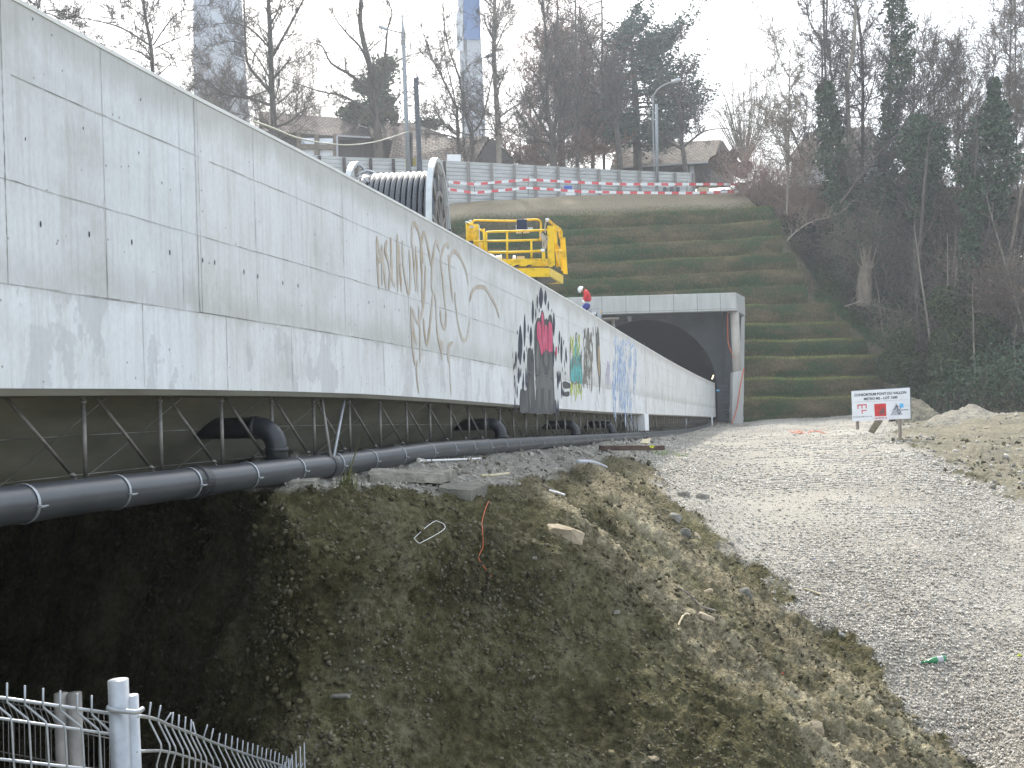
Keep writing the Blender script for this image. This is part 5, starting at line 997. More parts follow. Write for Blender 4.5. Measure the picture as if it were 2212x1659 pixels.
mb = MB(); mb.prism([Z3(945, 262, Yn+.85), Z3(1125, 262, Yn+.85), Z3(1150, 300, Yn+.7), Z3(950, 308, Yn+.7)], (0, .2, 0)); mb.prism([Z3(942, 195, Yn+.85), Z3(953, 195, Yn+.85), Z3(953, 270, Yn+.85), Z3(942, 270, Yn+.85)], (0, .06, 0)); mb.prism([Z3(1120, 230, Yn+.8), Z3(1200, 228, Yn+.8), Z3(1200, 268, Yn+.8), Z3(1125, 268, Yn+.8)], (0, .1, 0)); mb.build('control_bracket', M['greyp'], yp)
mb = MB(); mb.tube([Z3(1005, 108, Yn+1), Z3(1003, 80, Yn+1)], [.05, .02], 10); mb.build('emergency_stop', M['steel_dark'], yp)
mb = MB(); mb.tube(cr([Z3(1040, 290, Yn+.7), Z3(1035, 420, Yn+.8), Z3(990, 570, Yn+.9), Z3(935, 700, Yn+.8)], 5), .017, 8); mb.build('control_cable', M['blackp'], yp, smooth=True)
mb = MB(); mb.tube([Z3(935, 715, Yn+.5), Z3(915, 700, Yn+.5), Z3(920, 672, Yn+.6)], .04, 8); mb.build('cable_socket', M['white_plastic'], yp, smooth=True)
mb = MB(); r0 = random.Random(4); M['rope'] = noisy('rope', (.33, .28, .22), (.5, .44, .36), 20, .9, bmp=0)
for i in range(7): x_ = 1300+r0.uniform(0, 90); mb.tube(cr([Z3(x_, 330+r0.uniform(-20, 30), Yn-.03), Z3(x_+r0.uniform(-10, 50), 400, Yn-.06), Z3(1340+r0.uniform(0, 80), 480, Yn-.05), Z3(1340+r0.uniform(0, 50), 560, Yn-.03)], 5), .014, 6)
mb.tube(cr([Z3(1410, 130, Yn-.05), Z3(1385, 200, Yn-.05), Z3(1390, 320, Yn-.05)], 4), .018, 6); tag(mb.build('rope_bundle', M['rope'], smooth=True), 'tangled beige rope hung on the corner of the yellow basket', 'rope')
mb = MB(); mb.prism([Z3(530, 680, Yn+.3), Z3(690, 655, Yn+.3), Z3(728, 640, Yn+.3), Z3(735, 710, Yn+.3), Z3(600, 716, Yn+.3)], (0, .4, 0)); tag(mb.build('white_sack', M['white_plastic'], bevel=.02), 'white sack lying on the yellow basket floor', 'sack')
mb = MB(); mb.prism([Z3(450, 612, Yn+.8), Z3(560, 625, Yn+.8), Z3(640, 670, Yn+.3), Z3(540, 676, Yn+.3)], (0, .05, .0)); tag(mb.build('plastic_sheet', M['greyp'], fix=True), 'grey and white plastic sheet beside the white sack', 'sheet')
mb = MB(); mb.prism([Z3(960, 668, Yn+.5), Z3(1075, 665, Yn+.5), Z3(1075, 712, Yn+.5), Z3(960, 712, Yn+.5)], (0, .2, 0)); tag(mb.build('pale_box', M['timber_pale']), 'small pale box on the yellow basket floor', 'box')
# scissor mechanism hidden behind the wall
dk = zbot(27)+.5; c_ = Z3(1000, 900, 27.2); mb = MB(); hN = 4; top_z = Z3(1000, 1000, 27.2).z
for sx_ in (-.45, .45):
    for i in range(hN): z0 = dk+.5+(top_z-dk-.55)*i/hN; z1 = dk+.5+(top_z-dk-.55)*(i+1)/hN; mb.bar(Vector((c_.x+sx_, c_.y-1, z0)), Vector((c_.x+sx_, c_.y+1, z1)), .08); mb.bar(Vector((c_.x+sx_*.85, c_.y+1, z0)), Vector((c_.x+sx_*.85, c_.y-1, z1)), .08)
mb.box(c_.x-.6, c_.x+.6, c_.y-1.2, c_.y+1.2, dk+.02, dk+.5); mb.build('scissor_base', M['steel_dark'], yp)

# ---------------------------------------------------------------- worker bent over on a grey work stand
Yw = 44.0
def K(x, y, dY=0): return W(1090+x*.15, 616+y*.15, Yw+dY)
worker = thing('person', K(1190, 500), 'person in red jacket, blue trousers and white helmet bending forward beyond the parapet', 'person')
def skin(name, pts, edges, radii, mat, parent, sub=2, root=0):
    me = bpy.data.meshes.new(name); me.from_pydata([tuple(p) for p in pts], edges, []); base = BASE[parent.name]; me.transform(Matrix.Translation(-base))
    o = bpy.data.objects.new(name, me); C.objects.link(o); md = o.modifiers.new('s', 'SKIN')
    for i, r in enumerate(radii): me.skin_vertices[0].data[i].radius = (r, r); me.skin_vertices[0].data[i].use_root = (i == root)
    md.use_smooth_shade = True; sb = o.modifiers.new('u', 'SUBSURF'); sb.levels = sub; sb.render_levels = sub; dg = bpy.context.evaluated_depsgraph_get(); m2 = bpy.data.meshes.new_from_object(o.evaluated_get(dg)); bpy.data.objects.remove(o)
    m2.materials.clear(); m2.materials.append(mat); m2.polygons.foreach_set('use_smooth', np.ones(len(m2.polygons), bool)); ob = bpy.data.objects.new(name, m2); C.objects.link(ob); ob.parent = parent; BASE[ob.name] = base; return ob
# body: pelvis, spine bent to the left, head, legs down and behind
pel = K(1190, 270); J = [pel, K(1196, 190), K(1188, 120), K(1160, 85), K(1128, 72), K(1110, 66), K(1205, 300, .12), K(1170, 380, .15), K(1195, 470, .2), K(1150, 300, -.15), K(1130, 370, -.2), K(1170, 470, -.1)]
body = skin('body', [K(1128, 74), K(1108, 70), K(1098, 78), K(1090, 90)], [(0, 1), (1, 2), (2, 3)], [.07, .085, .085, .05], M['skin'], worker)
skin('trousers', [pel, K(1196, 250), K(1170, 300, -.16), K(1130, 330, -.25), K(1150, 450, -.2), K(1200, 310, .16), K(1165, 350, .2), K(1190, 470, .2)], [(0, 1), (0, 2), (2, 3), (3, 4), (0, 5), (5, 6), (6, 7)], [.2, .19, .12, .095, .075, .12, .095, .075], M['trousers'], worker)
skin('jacket', [K(1196, 245), K(1198, 180), K(1186, 120), K(1160, 92), K(1136, 84), K(1170, 130, -.24), K(1150, 190, -.28), K(1135, 240, -.3), K(1185, 130, .24), K(1165, 190, .28), K(1140, 240, .25)], [(0, 1), (1, 2), (2, 3), (3, 4), (2, 5), (5, 6), (6, 7), (2, 8), (8, 9), (9, 10)], [.19, .175, .19, .17, .10, .085, .065, .055, .085, .065, .055], M['shirt'], worker)
skin('hand', [K(1135, 243, -.3), K(1130, 256, -.3), K(1125, 268, -.31), K(1133, 268, -.3), K(1140, 266, -.29), K(1120, 258, -.3)], [(0, 1), (1, 2), (1, 3), (1, 4), (1, 5)], [.035, .035, .014, .014, .014, .014], M['skin'], worker, 1)
hb = bmesh.new(); bmesh.ops.create_uvsphere(hb, u_segments=20, v_segments=12, radius=.15); 
for v in list(hb.verts):
    if v.co.z < -.02: v.co.z = -.02+(v.co.z+.02)*.1; v.co.x *= 1.08; v.co.y *= 1.05
me = bpy.data.meshes.new('helmet'); hb.to_mesh(me); hb.free(); me.transform(Matrix.Translation(K(1103, 66)) @ Matrix.Rotation(rad(-62), 4, 'Y')); link('helmet', me, M['white_plastic'], worker, smooth=True)
mb = MB(); mb.tube([K(1175, 455, -.2)+Vector((-.1, 0, 0)), K(1150, 460, -.2)], .06, 8); mb.tube([K(1190, 470, .2), K(1165, 478, .2)], .06, 8); mb.build('boots', M['blackp'], worker, smooth=True)
mb = MB(); mb.bar(K(1080, 322, -.3), K(1120, 318, -.3), .06, .05); mb.bar(K(1120, 235, -.35), K(1145, 225, -.35), .05, .11); mb.build('gloves', M['white'], worker)
ws = thing('work_stand', K(1280, 700), 'grey metal work stand with a white box next to the bending person', 'work stand')
mb = MB(); mb.prism([K(1130, 385, -.3), K(1230, 340, -.3), K(1260, 350, -.3), K(1240, 440, -.3), K(1160, 440, -.3)], (0, .7, 0)); mb.bar(K(1225, 345, -.35), K(1335, 350, -.35), .05); mb.bar(K(1225, 350, -.35), K(1200, 420, -.35), .05); mb.build('frame', M['galv'], ws)
mb = MB(); mb.box(*sorted((K(1265, 0).x, K(1330, 0).x)), Yw-.2, Yw+.4, K(1300, 480).z-1.2, K(1300, 400).z); mb.build('cabinet', M['blackp'], ws, bevel=.01)
mb = MB(); mb.prism([K(1255, 390, -.25), K(1320, 390, -.25), K(1320, 422, -.25), K(1255, 422, -.25)], (0, .02, 0)); mb.build('white_plate', M['white'], ws)
for x0_, x1_, y0_ in ((1335, 1365, 320), (1368, 1392, 345)):
    mb = MB(); mb.prism([K(x0_, y0_, -.3), K(x1_, y0_, -.3), K(x1_+3, 560, -.3), K(x0_+3, 560, -.3)], (0, .06, 0)); mb.build('upright', M['galv'], ws)
mb = MB(); mb.prism([K(1372, 370, -.32), K(1390, 370, -.32), K(1390, 400, -.32), K(1372, 400, -.32)], (0, .01, 0)); mb.build('yellow_marker', M['yellow'], ws)
dk = zbot(44)+.3; mb = MB(); b0 = K(1250, 520)
for dx in (-.7, .9):
    for dy in (-.3, .5): mb.bar(Vector((b0.x+dx, b0.y+dy, dk)), Vector((b0.x+dx, b0.y+dy, K(1200, 500).z)), .06)
mb.box(b0.x-.9, b0.x+1.1, b0.y-.5, b0.y+.7, K(1200, 500).z-.02, K(1200, 500).z+.04); mb.build('stand_legs', M['galv_dull'], ws)

# ---------------------------------------------------------------- foreground mesh fence
def FZ(x, y): return (x*.3571, 1264+y*.3571)
fn = thing('mesh_fence', (-1.3, 3.1, -1.75), 'galvanised folded wire mesh fence with a round post in the near left corner', 'fence')
Yp = 3.07
mb = MB(); a_ = W(255, 1469, Yp); mb.tube([a_, Vector((a_.x+.012, a_.y, -1.8))], .029, 24); mb.build('post', M['galv'], fn, smooth=True)
mb = MB(); a_ = W(283, 1502, Yp+.02); mb.tube([a_, Vector((a_.x+.012, a_.y, -1.8))], .021, 20); mb.build('post', M['galv'], fn, smooth=True)
mb = MB(); a_ = W(230, 1532, Yp-.035); b_ = W(300, 1538, Yp-.035); mb.tube(cr([a_+Vector((0, .03, 0)), a_+Vector((.01, 0, 0)), b_-Vector((.01, 0, 0)), b_+Vector((0, .03, 0))], 4), .0075, 8); mb.build('collar', M['galv'], fn, smooth=True)
# left panel
def LR(x):   # top rail pixel height
    return 1507+(x-0)*(34/230.)
mb = MB(); foldv = Vector((.064, -.035, 0))
xsL = [-138, -100, -62, -23, 15, 53.6, 93, 130, 167, 198]
def LP(x, y, Y=Yp): return W(x, y, Y)
for k_, x in enumerate(xsL):
    r = LR(x); x2 = x+47 if k_ < 9 else x+42
    P = [LP(x, r-34), LP(x, r), LP(x+1, r+8), LP(x2-2, r+44), LP(x2+1, r+54), LP(x2+6, r+150), LP(x2+8, r+160)]; zb__ = -1.7; P.append(Vector((P[-1].x+.01, P[-1].y, zb__))); mb.tube(P, .0031, 6)
mb.build('vertical_wires', M['galv'], fn, smooth=True)
mb = MB()
for dy0, dy1, r_ in ((0, 0, .0052), (45, 50, .0045), (133, 130, .0045)): mb.tube([LP(-170, LR(-170)+dy0, Yp+.006), LP(0, LR(0)+dy0, Yp+.006), LP(238 if dy0 == 0 else 276, LR(230)+dy1, Yp+.004)], r_, 8)
for z in (-1.1, -1.3, -1.5): a_ = LP(-170, 1600); b_ = LP(238, 1600); mb.tube([Vector((a_.x, a_.y, z)), Vector((b_.x, b_.y, z))], .0045, 6)
mb.build('horizontal_wires', M['galv'], fn, smooth=True)
# right panel
tops = [(912, 710, 900, 800), (972, 728, 955, 812), (1035, 773, 993, 832), (1047, 770, 1038, 850), (1083, 785, 1078, 866), (1123, 798, 1116, 880), (1157, 815, 1152, 895), (1165, 828, 1185, 908), (1255, 845, 1228, 928), (1290, 868, 1272, 950), (1330, 895, 1318, 965), (1368, 900, 1360, 982), (1405, 913, 1398, 992), (1438, 925, 1432, 1003), (1470, 940, 1464, 1015), (1500, 950, 1494, 1025), (1530, 958, 1524, 1035), (1560, 968, 1553, 1044), (1587, 982, 1580, 1053), (1612, 990, 1606, 1062), (1640, 995, 1632, 1070), (1665, 1005, 1657, 1078), (1690, 1015, 1682, 1085), (1712, 1030, 1706, 1092), (1735, 1035, 1728, 1100), (1760, 1050, 1752, 1108), (1808, 1080, 1780, 1120), (1832, 1078, 1806, 1130)]
def YR(zx): return 3.08+(zx-830)/1000.*3.4*.62
mb = MB()
for k_, (tx, ty, rx, ry) in enumerate(tops):
    Y = YR(rx); sc_ = 3.08/Y
    A = [FZ(tx, ty), FZ(rx, ry), FZ(rx+4, ry+22*sc_), FZ(rx+72*sc_*1.05, ry+165*sc_), FZ(rx+80*sc_, ry+190*sc_), FZ(rx+74*sc_-(24*sc_ if k_ < 3 else 0), ry+300*sc_)]
    P = [W(x, y, Y) for x, y in A]; P.append(Vector((P[-1].x, P[-1].y, -1.7))); mb.tube(P, .0031, 6)
mb.build('vertical_wires', M['galv'], fn, smooth=True)
mb = MB(); rl = [(828, 792), (870, 795), (920, 805), (955, 815), (1010, 842), (1100, 875), (1180, 905), (1270, 945), (1400, 992), (1550, 1043), (1700, 1090), (1830, 1140)]
mb.tube([W(*FZ(x, y), YR(x)+.006) for x, y in rl], .0055, 8)
rl2 = [(825, 1005), (900, 1003), (980, 1002), (1060, 1018), (1150, 1045), (1250, 1075), (1280, 1095), (1400, 1130)]
mb.tube([W(*FZ(x, y), YR(x)+.006) for x, y in rl2], .0045, 8); mb.tube([W(*FZ(x, y+140), YR(x)+.006) for x, y in rl2], .0045, 8)
mb.build('horizontal_wires', M['galv'], fn, smooth=True)
# second, farther fence in the shade
f2_ = thing('mesh_fence', (-2.2, 5, -1.9), 'dim wire mesh fence standing in shadow behind the near one', 'fence')
mb = MB()
for x, yt_ in ((132, 1498), (161, 1497)): a_ = W(x, yt_, 4.6); mb.tube([a_, Vector((a_.x, a_.y, -2.2))], .03, 12)
mb.build('post', M['galv_dull'], f2_, smooth=True)
mb = MB()
for k_ in range(27):
    x = -40+k_*11.5; y = 1505+k_*2.2; Y = 4.9-k_*.01; mb.tube([W(x, y-12, Y), W(x, y+4, Y), W(x+12, y+36, Y), W(x+13, y+110, Y), W(x+16, y+150, Y)], .002, 5)
for dy in (2, 36, 110): mb.tube([W(-60, 1502+dy, 4.9), W(290, 1569+dy, 4.6)], .0028, 5)
mb.build('wire_panel', M['galv_dull'], f2_, smooth=True)
# ---------------------------------------------------------------- hoarding on the plateau
def fenceY(x): return float(np.interp(x, [250, 560, 700, 1000, 1500], [68, 72, 74.5, 79, 88]))
FT = ([250, 560, 682, 743, 850, 987, 1120, 1303, 1382, 1498], [316, 330, 336, 340, 343, 349, 356, 366, 370, 374])
fence = thing('hoarding_fence', W(1100, 420, 80), 'long grey corrugated hoarding between dark posts along the top of the hill', 'fence')
posts = [260, 320, 375, 430, 485, 540, 590, 640, 690, 743.4, 800.6, 849.7, 904, 960, 1011.6, 1061.6, 1110.7, 1156.3, 1205, 1249, 1294, 1337, 1382, 1418, 1458.5, 1498]
def ftop(x, d=0): Y = fenceY(x)+d; return W(x, float(np.interp(x, *FT)), Y)
for a_, b_ in zip(posts[:-1], posts[1:]):
    A_, B_ = ftop(a_), ftop(b_); n_ = 12; vs = []; H_ = 3.4
    prof_ = []
    for i in range(n_):  # folded ribs
        z = -i*H_/n_; prof_ += [(0, z), (0, z-H_/n_*.55), (.045, z-H_/n_*.68), (.045, z-H_/n_*.88)]
    prof_.append((0, -H_)); d_ = (B_-A_).normalized(); nn = Vector((d_.y, -d_.x, 0)).normalized()
    if nn.y > 0: nn = -nn
    for P in (A_, B_):
        for o_, z in prof_: vs.append(P-nn*o_+Vector((0, 0, z)))
    k = len(prof_); mb = MB(); mb.add(vs, [(i, i+1, k+i+1, k+i) for i in range(k-1)]); mb.bar(A_, B_, .04, .05); mb.build('sheet_panel', M['hoarding'], fence, fix=False)
for x in posts:
    P = ftop(x, -.12); mb = MB(); mb.box(P.x-.11, P.x+.11, P.y-.12, P.y+.06, P.z-3.5, P.z-.02); mb.build('post', M['brownwood'] if x < 1000 else M['galv_dull'], fence)
# ---------------------------------------------------------------- barrier tape
stakes = [(968, 393, 409), (1025, 398, 416.6), (1141, 388, 405.7), (1254, 394, 413.7), (1343, 398, 416), (1484, 398, 417), (1595, 398, 414)]
YT_ = 72.0
for nm, col_, lb in (('upper', 1, 'upper line of red and white barrier tape along the hill crest'), ('lower', 2, 'lower line of red and white barrier tape along the hill crest')):
    V = []; UV = []; u = .13 if col_ == 1 else .36
    for (p, q) in zip(stakes[:-1], stakes[1:]):
        for i in range(12):
            t = i/12; x = p[0]+(q[0]-p[0])*t; y = p[col_]+(q[col_]-p[col_])*t; P = W(x, y, YT_); P.z -= .06*math.sin(math.pi*t)*0
            if V: u += (P-last_p).length/.94
            last_p = P; V += [P+Vector((0, 0, .085)), P-Vector((0, 0, .085))]; UV += [(u, 1), (u, 0)]
    P = W(stakes[-1][0], stakes[-1][col_], YT_); u += (P-last_p).length/.94; V += [P+Vector((0, 0, .085)), P-Vector((0, 0, .085))]; UV += [(u, 1), (u, 0)]
    n_ = len(V)//2; o = link('barrier_tape', fast_mesh('tape', V, [(2*i, 2*i+1, 2*i+3, 2*i+2) for i in range(n_-1)], UV), M['tape']); tag(o, lb, 'barrier tape')
for i, (x, a_, b_) in enumerate(stakes):
    mb = MB(); mb.tube([W(x, a_-8, YT_+.03), W(x, 423, YT_+.03)], .022, 6); tag(mb.build('tape_stake', M['rust']), '%s rusty rod from the left holding the red and white tape' % ORD[i], 'stake', 'rods holding the barrier tape')
# things behind the tape
def pbox(name, label, cat, x0, x1, y0, y1, Y, d, mat, group=None):
    mb = MB(); mb.prism([W(x0, y0, Y), W(x1, y0, Y), W(x1, y1, Y), W(x0, y1, Y)], (0, d, 0)); return tag(mb.build(name, M[mat], bevel=.01), label, cat, group)
M['bluesign'] = M['blue']
bs = pbox('blue_sign', 'small blue sign on the hoarding behind the tape', 'sign', 1218, 1236, 401, 409, 78, .05, 'blue')
ws_ = pbox('white_sign', 'small white sign low on the hoarding under the blue one', 'sign', 1222, 1242, 416, 422, 77, .05, 'white')
pbox('wooden_crate', 'tan wooden crate behind the tape at the right end of the hoarding', 'crate', 1510, 1532, 404, 415, 74, 1, 'timber_pale')
pbox('blue_tarpaulin', 'blue sheet on the ground behind the tape near the tree hedge', 'tarpaulin', 1558, 1578, 410, 416, 74, 1.2, 'blue')
pbox('white_board', 'blank white board standing on top of the hoarding', 'board', 965.5, 995.5, 333.5, 351, 80.2, .06, 'white')
pbox('yellow_board', 'yellow board beside the thin lamp pole, left of two', 'board', 875.5, 886, 341, 361, 73.4, .05, 'yellow_sign')
pbox('yellow_board', 'yellow board between the poles, right of two', 'board', 889.5, 898.5, 341, 358, 73.4, .05, 'yellow_sign')
for i in range(5):
    r0 = random.Random(i+50); x = 1433+i*7; pbox('pipe_fitting', 'scrap metal fitting behind the tape, %s from the left' % ORD[i], 'scrap', x, x+r0.uniform(4, 8), 403+r0.uniform(0, 4), 414, 74, .3, 'galv_dull' if i % 2 else 'steel_dark', 'scrap metal behind the tape')
pbox('concrete_block', 'pale upright concrete block at the end of the tape', 'block', 1592, 1612, 394, 421, 73, .6, 'rock')

# ---------------------------------------------------------------- poles and lamps
def pole(name, lb, pts, Y, r, mat, cat='street lamp', extra=None):
    t = thing(name, W(pts[0][0], pts[0][1], Y), lb, cat); mb = MB(); mb.tube([W(x, y, Y) for x, y in pts], r, 10); mb.build('pole', mat, t, smooth=True); return t
M['pole'] = noisy('pole_grey', (.22, .24, .26), (.33, .35, .37), 6, .6, .2, bmp=0); M['pole_lt'] = noisy('pole_light', (.34, .365, .375), (.45, .48, .5), 6, .5, .2, bmp=0)
t = pole('lamp_mast', 'thin grey mast with side arm lamp and aerial left of the square post', [(883.5, 375), (876.5, 230), (871, 72), (868, 30)], 73, [.19, .15, .13, .03], M['pole'], 'lamp mast')
mb = MB(); mb.tube([W(871, 72, 73), W(845, 66, 73), (W(820, 58, 73))], .05, 6); mb.tube([W(869, 38, 73), W(888, 30, 73)], .03, 5); mb.build('arm', M['pole'], t); mb = MB(); mb.bar(W(836, 63.5, 73), W(818, 57, 73), .3, .14); mb.build('lamp_head', M['pole_lt'], t)
mb = MB()
for y in (72, 80, 88, 95): mb.tube([W(866.5, y, 73), W(876, y, 73)], .14, 8)
mb.build('insulators', M['galv_dull'], t)
mb = MB(); a_, b_ = W(907.5, 372, 73.2), W(898, 168, 73.2); mb.bar(a_, b_, .30, .05, up=(0, 1, 0)); 
for s_ in (-.14, .14): mb.bar(a_+Vector((s_, -.0, 0)), b_+Vector((s_, 0, 0)), .04, .26, up=(0, 1, 0))
tag(mb.build('steel_post', M['steel_dark']), 'dark steel girder post with square top standing right of the lamp mast', 'post')
def gooseneck(lb, base, knee, arc, head, Y, r=.065, mat=None):
    t = thing('street_lamp', W(*base, Y), lb, 'street lamp', 'street lamps on the plateau'); mb = MB(); mb.tube(cr([W(*base, Y), W(*knee, Y)]+[W(*q, Y) for q in arc], 4), [r]*4+[r*.8]*50 if False else r*.8, 8); mb.build('pole', mat or M['pole'], t, smooth=True)
    (x0, y0), (x1, y1) = head; mb = MB(); a_, b_ = W(x0, y0, Y), W(x1, y1, Y); mb.tube([a_, a_.lerp(b_, .3), a_.lerp(b_, .7), b_], [.07, .15, .18, .05], 12); mb.build('lamp_head', M['pole_lt'], t, smooth=True); return t
gooseneck('curved silver street lamp in front of the blue and grey tower', (1002, 348), (1001, 185), [(1003, 160), (1013, 142), (1030, 131), (1047, 124)], [(1047, 124), (1067, 117)], 84)
gooseneck('curved silver street lamp in front of the tan tiled house', (1413, 372), (1410, 222), [(1413, 205), (1422, 192), (1438, 182), (1450, 178)], [(1450, 178), (1471, 171)], 80)
gooseneck('far street lamp with straight arm against the dark cedar', (1378, 366), (1369, 140), [(1366, 128), (1358, 122), (1346, 120), (1330, 121)], [(1330, 121), (1304, 124)], 100)
t = pole('steel_post', 'pale grey square post rising in front of the hoarding', [(1420, 397), (1418, 225)], 74, .105, M['pole'], 'post')
t = pole('floodlight_mast', 'far floodlight mast with lamps on a crossbar behind the fan shaped tree', [(1700, 372), (1697, 232)], 120, .16, M['pole'], 'floodlight mast')
mb = MB(); mb.tube([W(1680, 234, 120), W(1715, 234, 120)], .08, 6); mb.tube([W(1688, 262, 120), W(1714, 262, 120)], .06, 6)
for x, y in ((1680, 229), (1713, 230), (1690, 258), (1709, 259)): mb.bar(W(x-7, y, 120), W(x+7, y, 120), .35, .5)
mb.build('floodlights', M['pole'], t)
t = pole('post', 'brown wooden post at the end of the tape by the hedge', [(1598.5, 421), (1597, 392)], 73.5, .07, M['brownwood'], 'post')
# slack cable across to the wall, railing on the parapet
mb = MB(); mb.tube(cr([W(x, y, Y) for x, y, Y in ((548, 262, 30), (592, 278, 34), (640, 297, 40), (700, 309, 48), (760, 313, 56), (820, 304, 64), (882, 284, 72.5))], 6), .035, 6); tag(mb.build('slack_cable', M['slack'], smooth=True), 'slack yellowish cable sagging from the lamp mast to the parapet', 'cable')
mb = MB(); mb.tube([W(891, 360, 73), W(890.5, 290, 73)], .03, 6); mb.tube([W(888, 287, 73), W(888, 360, 73)], .1, 4); tag(mb.build('cable_post', M['brownwood']), 'short wooden cable post between lamp mast and girder post', 'post')

# ---------------------------------------------------------------- towers
M['tower'] = noisy('tower_concrete', (.26, .28, .33), (.36, .385, .43), .12, .9, bmp=0, stretch=(1, 1, .25)); M['tower_blue'] = noisy('blue_cladding', (.05, .11, .26), (.07, .14, .31), .2, .7, bmp=0); M['tower_lt'] = noisy('pale_cladding', (.38, .41, .45), (.48, .5, .55), .2, .8, bmp=0)
tw = thing('chimney_tower', W(475, 250, 300), 'broad pale blue grey concrete tower behind the bare trees at left', 'tower')
mb = MB(); mb.tube([W(488, 450, 300), W(474, 130, 300), W(465, -160, 300)], [8.6, 7.0, 6.2], 20); mb.build('shaft', M['tower'], tw, smooth=True)
t2 = thing('chimney_tower', W(1025, 360, 250), 'slim tower with blue cladding on its upper part behind the bare trees', 'tower')
mb = MB(); A_ = [W(1003, 450, 250), W(1020, 450, 246), W(1057, 450, 250), W(1040, 450, 258)]; B_ = [W(984, -160, 250), W(1001, -160, 246), W(1027, -160, 250), W(1012, -160, 258)]; mb.hexa(A_+B_); mb.build('shaft', M['tower'], t2)
mb = MB(); mb.prism([W(1002.5, 86, 245.6), W(1038.8, 86, 249.4), W(1032.5, -160, 249.4), W(998, -160, 245.6)], (0, -.3, 0)); mb.build('blue_cladding', M['tower_blue'], t2)
mb = MB(); mb.prism([W(987, 110, 249.2), W(1001, 110, 245.7), W(999.5, 14, 245.7), W(985, 30, 249.2)], (0, -.25, 0)); mb.build('pale_cladding', M['tower_lt'], t2)

# ---------------------------------------------------------------- houses
def slope_roof(name, e0, e1, r0_, r1_, mat, parent, th=.25):
    """e0,e1 eave, r0,r1 ridge (world); UV in metres; back slope too"""
    L_ = (e1-e0).length; S_ = (r0_-e0).length; V = [e0, e1, r1_, r0_]; up = Vector((0, 0, -th)); back0, back1 = r0_+(r0_-e0)*Vector((1, 1, -1)), r1_+(r1_-e1)*Vector((1, 1, -1))
    V += [back1, back0]; V += [p+up for p in V]; uv = [(0, 0), (L_, 0), (L_, S_), (0, S_), (L_, 2*S_), (0, 2*S_)]*2
    me = bpy.data.meshes.new(name); me.from_pydata([tuple(p) for p in V], [], [(0, 1, 2, 3), (3, 2, 4, 5), (9, 8, 7, 6), (11, 10, 8, 9), (0, 6, 7, 1), (1, 7, 8, 2), (2, 8, 10, 4), (4, 10, 11, 5), (5, 11, 9, 3), (3, 9, 6, 0)]); l = me.uv_layers.new(name='UVMap')
    for lp in me.loops: l.data[lp.index].uv = uv[lp.vertex_index]
    return link(name, me, M[mat], parent)
h1 = thing('house', W(760, 330, 96), 'long low house with dark cladding, white blinds and brown tiled roof behind the hoarding', 'house')
slope_roof('roof', W(560, 282, 96.2), W(880, 304, 98.8), W(560, 240, 100), W(900, 268, 103), 'roof', h1)
mb = MB(); mb.prism([W(878, 304, 98), W(985, 345, 98), W(967, 294, 103), W(898, 268, 103)], (0, 0, -.3)); mb.build('hip_roof', M['roof'], h1)
mb = MB(); mb.hexa([W(560, 350, 97), W(880, 350, 100), W(880, 350, 106), W(560, 350, 103), W(560, 284, 97), W(880, 305, 100), W(880, 305, 106), W(560, 284, 103)]); mb.build('wall', M['brownwood'], h1)
mb = MB()
for x in (645, 683, 723): mb.prism([W(x-4, 345, 96.0), W(x+4, 345, 96.0), W(x+4, 289, 96.0), W(x-4, 289, 96.0)], (0, .2, 0))
mb.prism([W(645, 322, 96.05), W(724, 323, 96.05), W(724, 312, 96.05), W(645, 311, 96.05)], (0, .2, 0)); mb.build('frame_timbers', M['bark_brown'], h1)
for a_ in ((651, 681, 298, 311), (690, 720, 299, 312), (652, 684, 323, 336), (691, 722, 323, 336)):
    mb = MB(); mb.prism([W(a_[0], a_[3], 96.4), W(a_[1], a_[3], 96.4), W(a_[1], a_[2], 96.4), W(a_[0], a_[2], 96.4)], (0, .1, 0)); mb.build('window', M['curtain'], h1)
mb = MB(); mb.bar(W(728, 293, 96.2), W(800, 297, 96.8), .12); mb.bar(W(728, 293, 96), W(729, 345, 96), .15); mb.build('gutter', M['greyp'], h1)
mb = MB(); mb.bar(W(775, 271, 97.6), W(793, 276, 97.8), .2, .05); mb.build('roof_flashing', M['tower_lt'], h1)
h2 = thing('house', W(950, 345, 90), 'house with pale brown tiled roof and dark gable end, right of the square post', 'house')
slope_roof('roof', W(838, 352, 88), W(1020, 356, 88), W(848, 303, 92.5), W(1056, 294, 92.5), 'roof_tan', h2)
mb = MB(); mb.prism([W(1022, 360, 88.3), W(1110, 360, 92), W(1108, 340, 92), W(1062, 296, 92.3)], (0, .3, 0)); mb.hexa([W(845, 400, 88.5), W(1018, 400, 88.5), W(1100, 400, 95), W(860, 400, 95), W(845, 355, 88.5), W(1018, 358, 88.5), W(1095, 350, 95), W(860, 340, 95)]); mb.build('wall', M['brownwood'], h2)
h3 = thing('house', W(1450, 365, 100), 'house with tan tiled roof and hipped right end behind the cedar', 'house')
slope_roof('roof', W(1318, 363, 98), W(1540, 349, 98), W(1335, 312, 104), W(1558, 302, 104), 'roof_tan', h3)
mb = MB(); mb.prism([W(1540, 349, 98), W(1592, 350, 104), W(1588, 344, 105), W(1560, 302, 104)], (0, .1, -.25)); mb.build('hip_roof', M['roof'], h3)
mb = MB(); mb.hexa([W(1330, 400, 99.5), W(1535, 400, 99.5), W(1585, 400, 107), W(1340, 400, 107), W(1330, 362, 99.5), W(1535, 351, 99.5), W(1585, 351, 107), W(1340, 360, 107)]); mb.build('wall', M['brownwood'], h3)
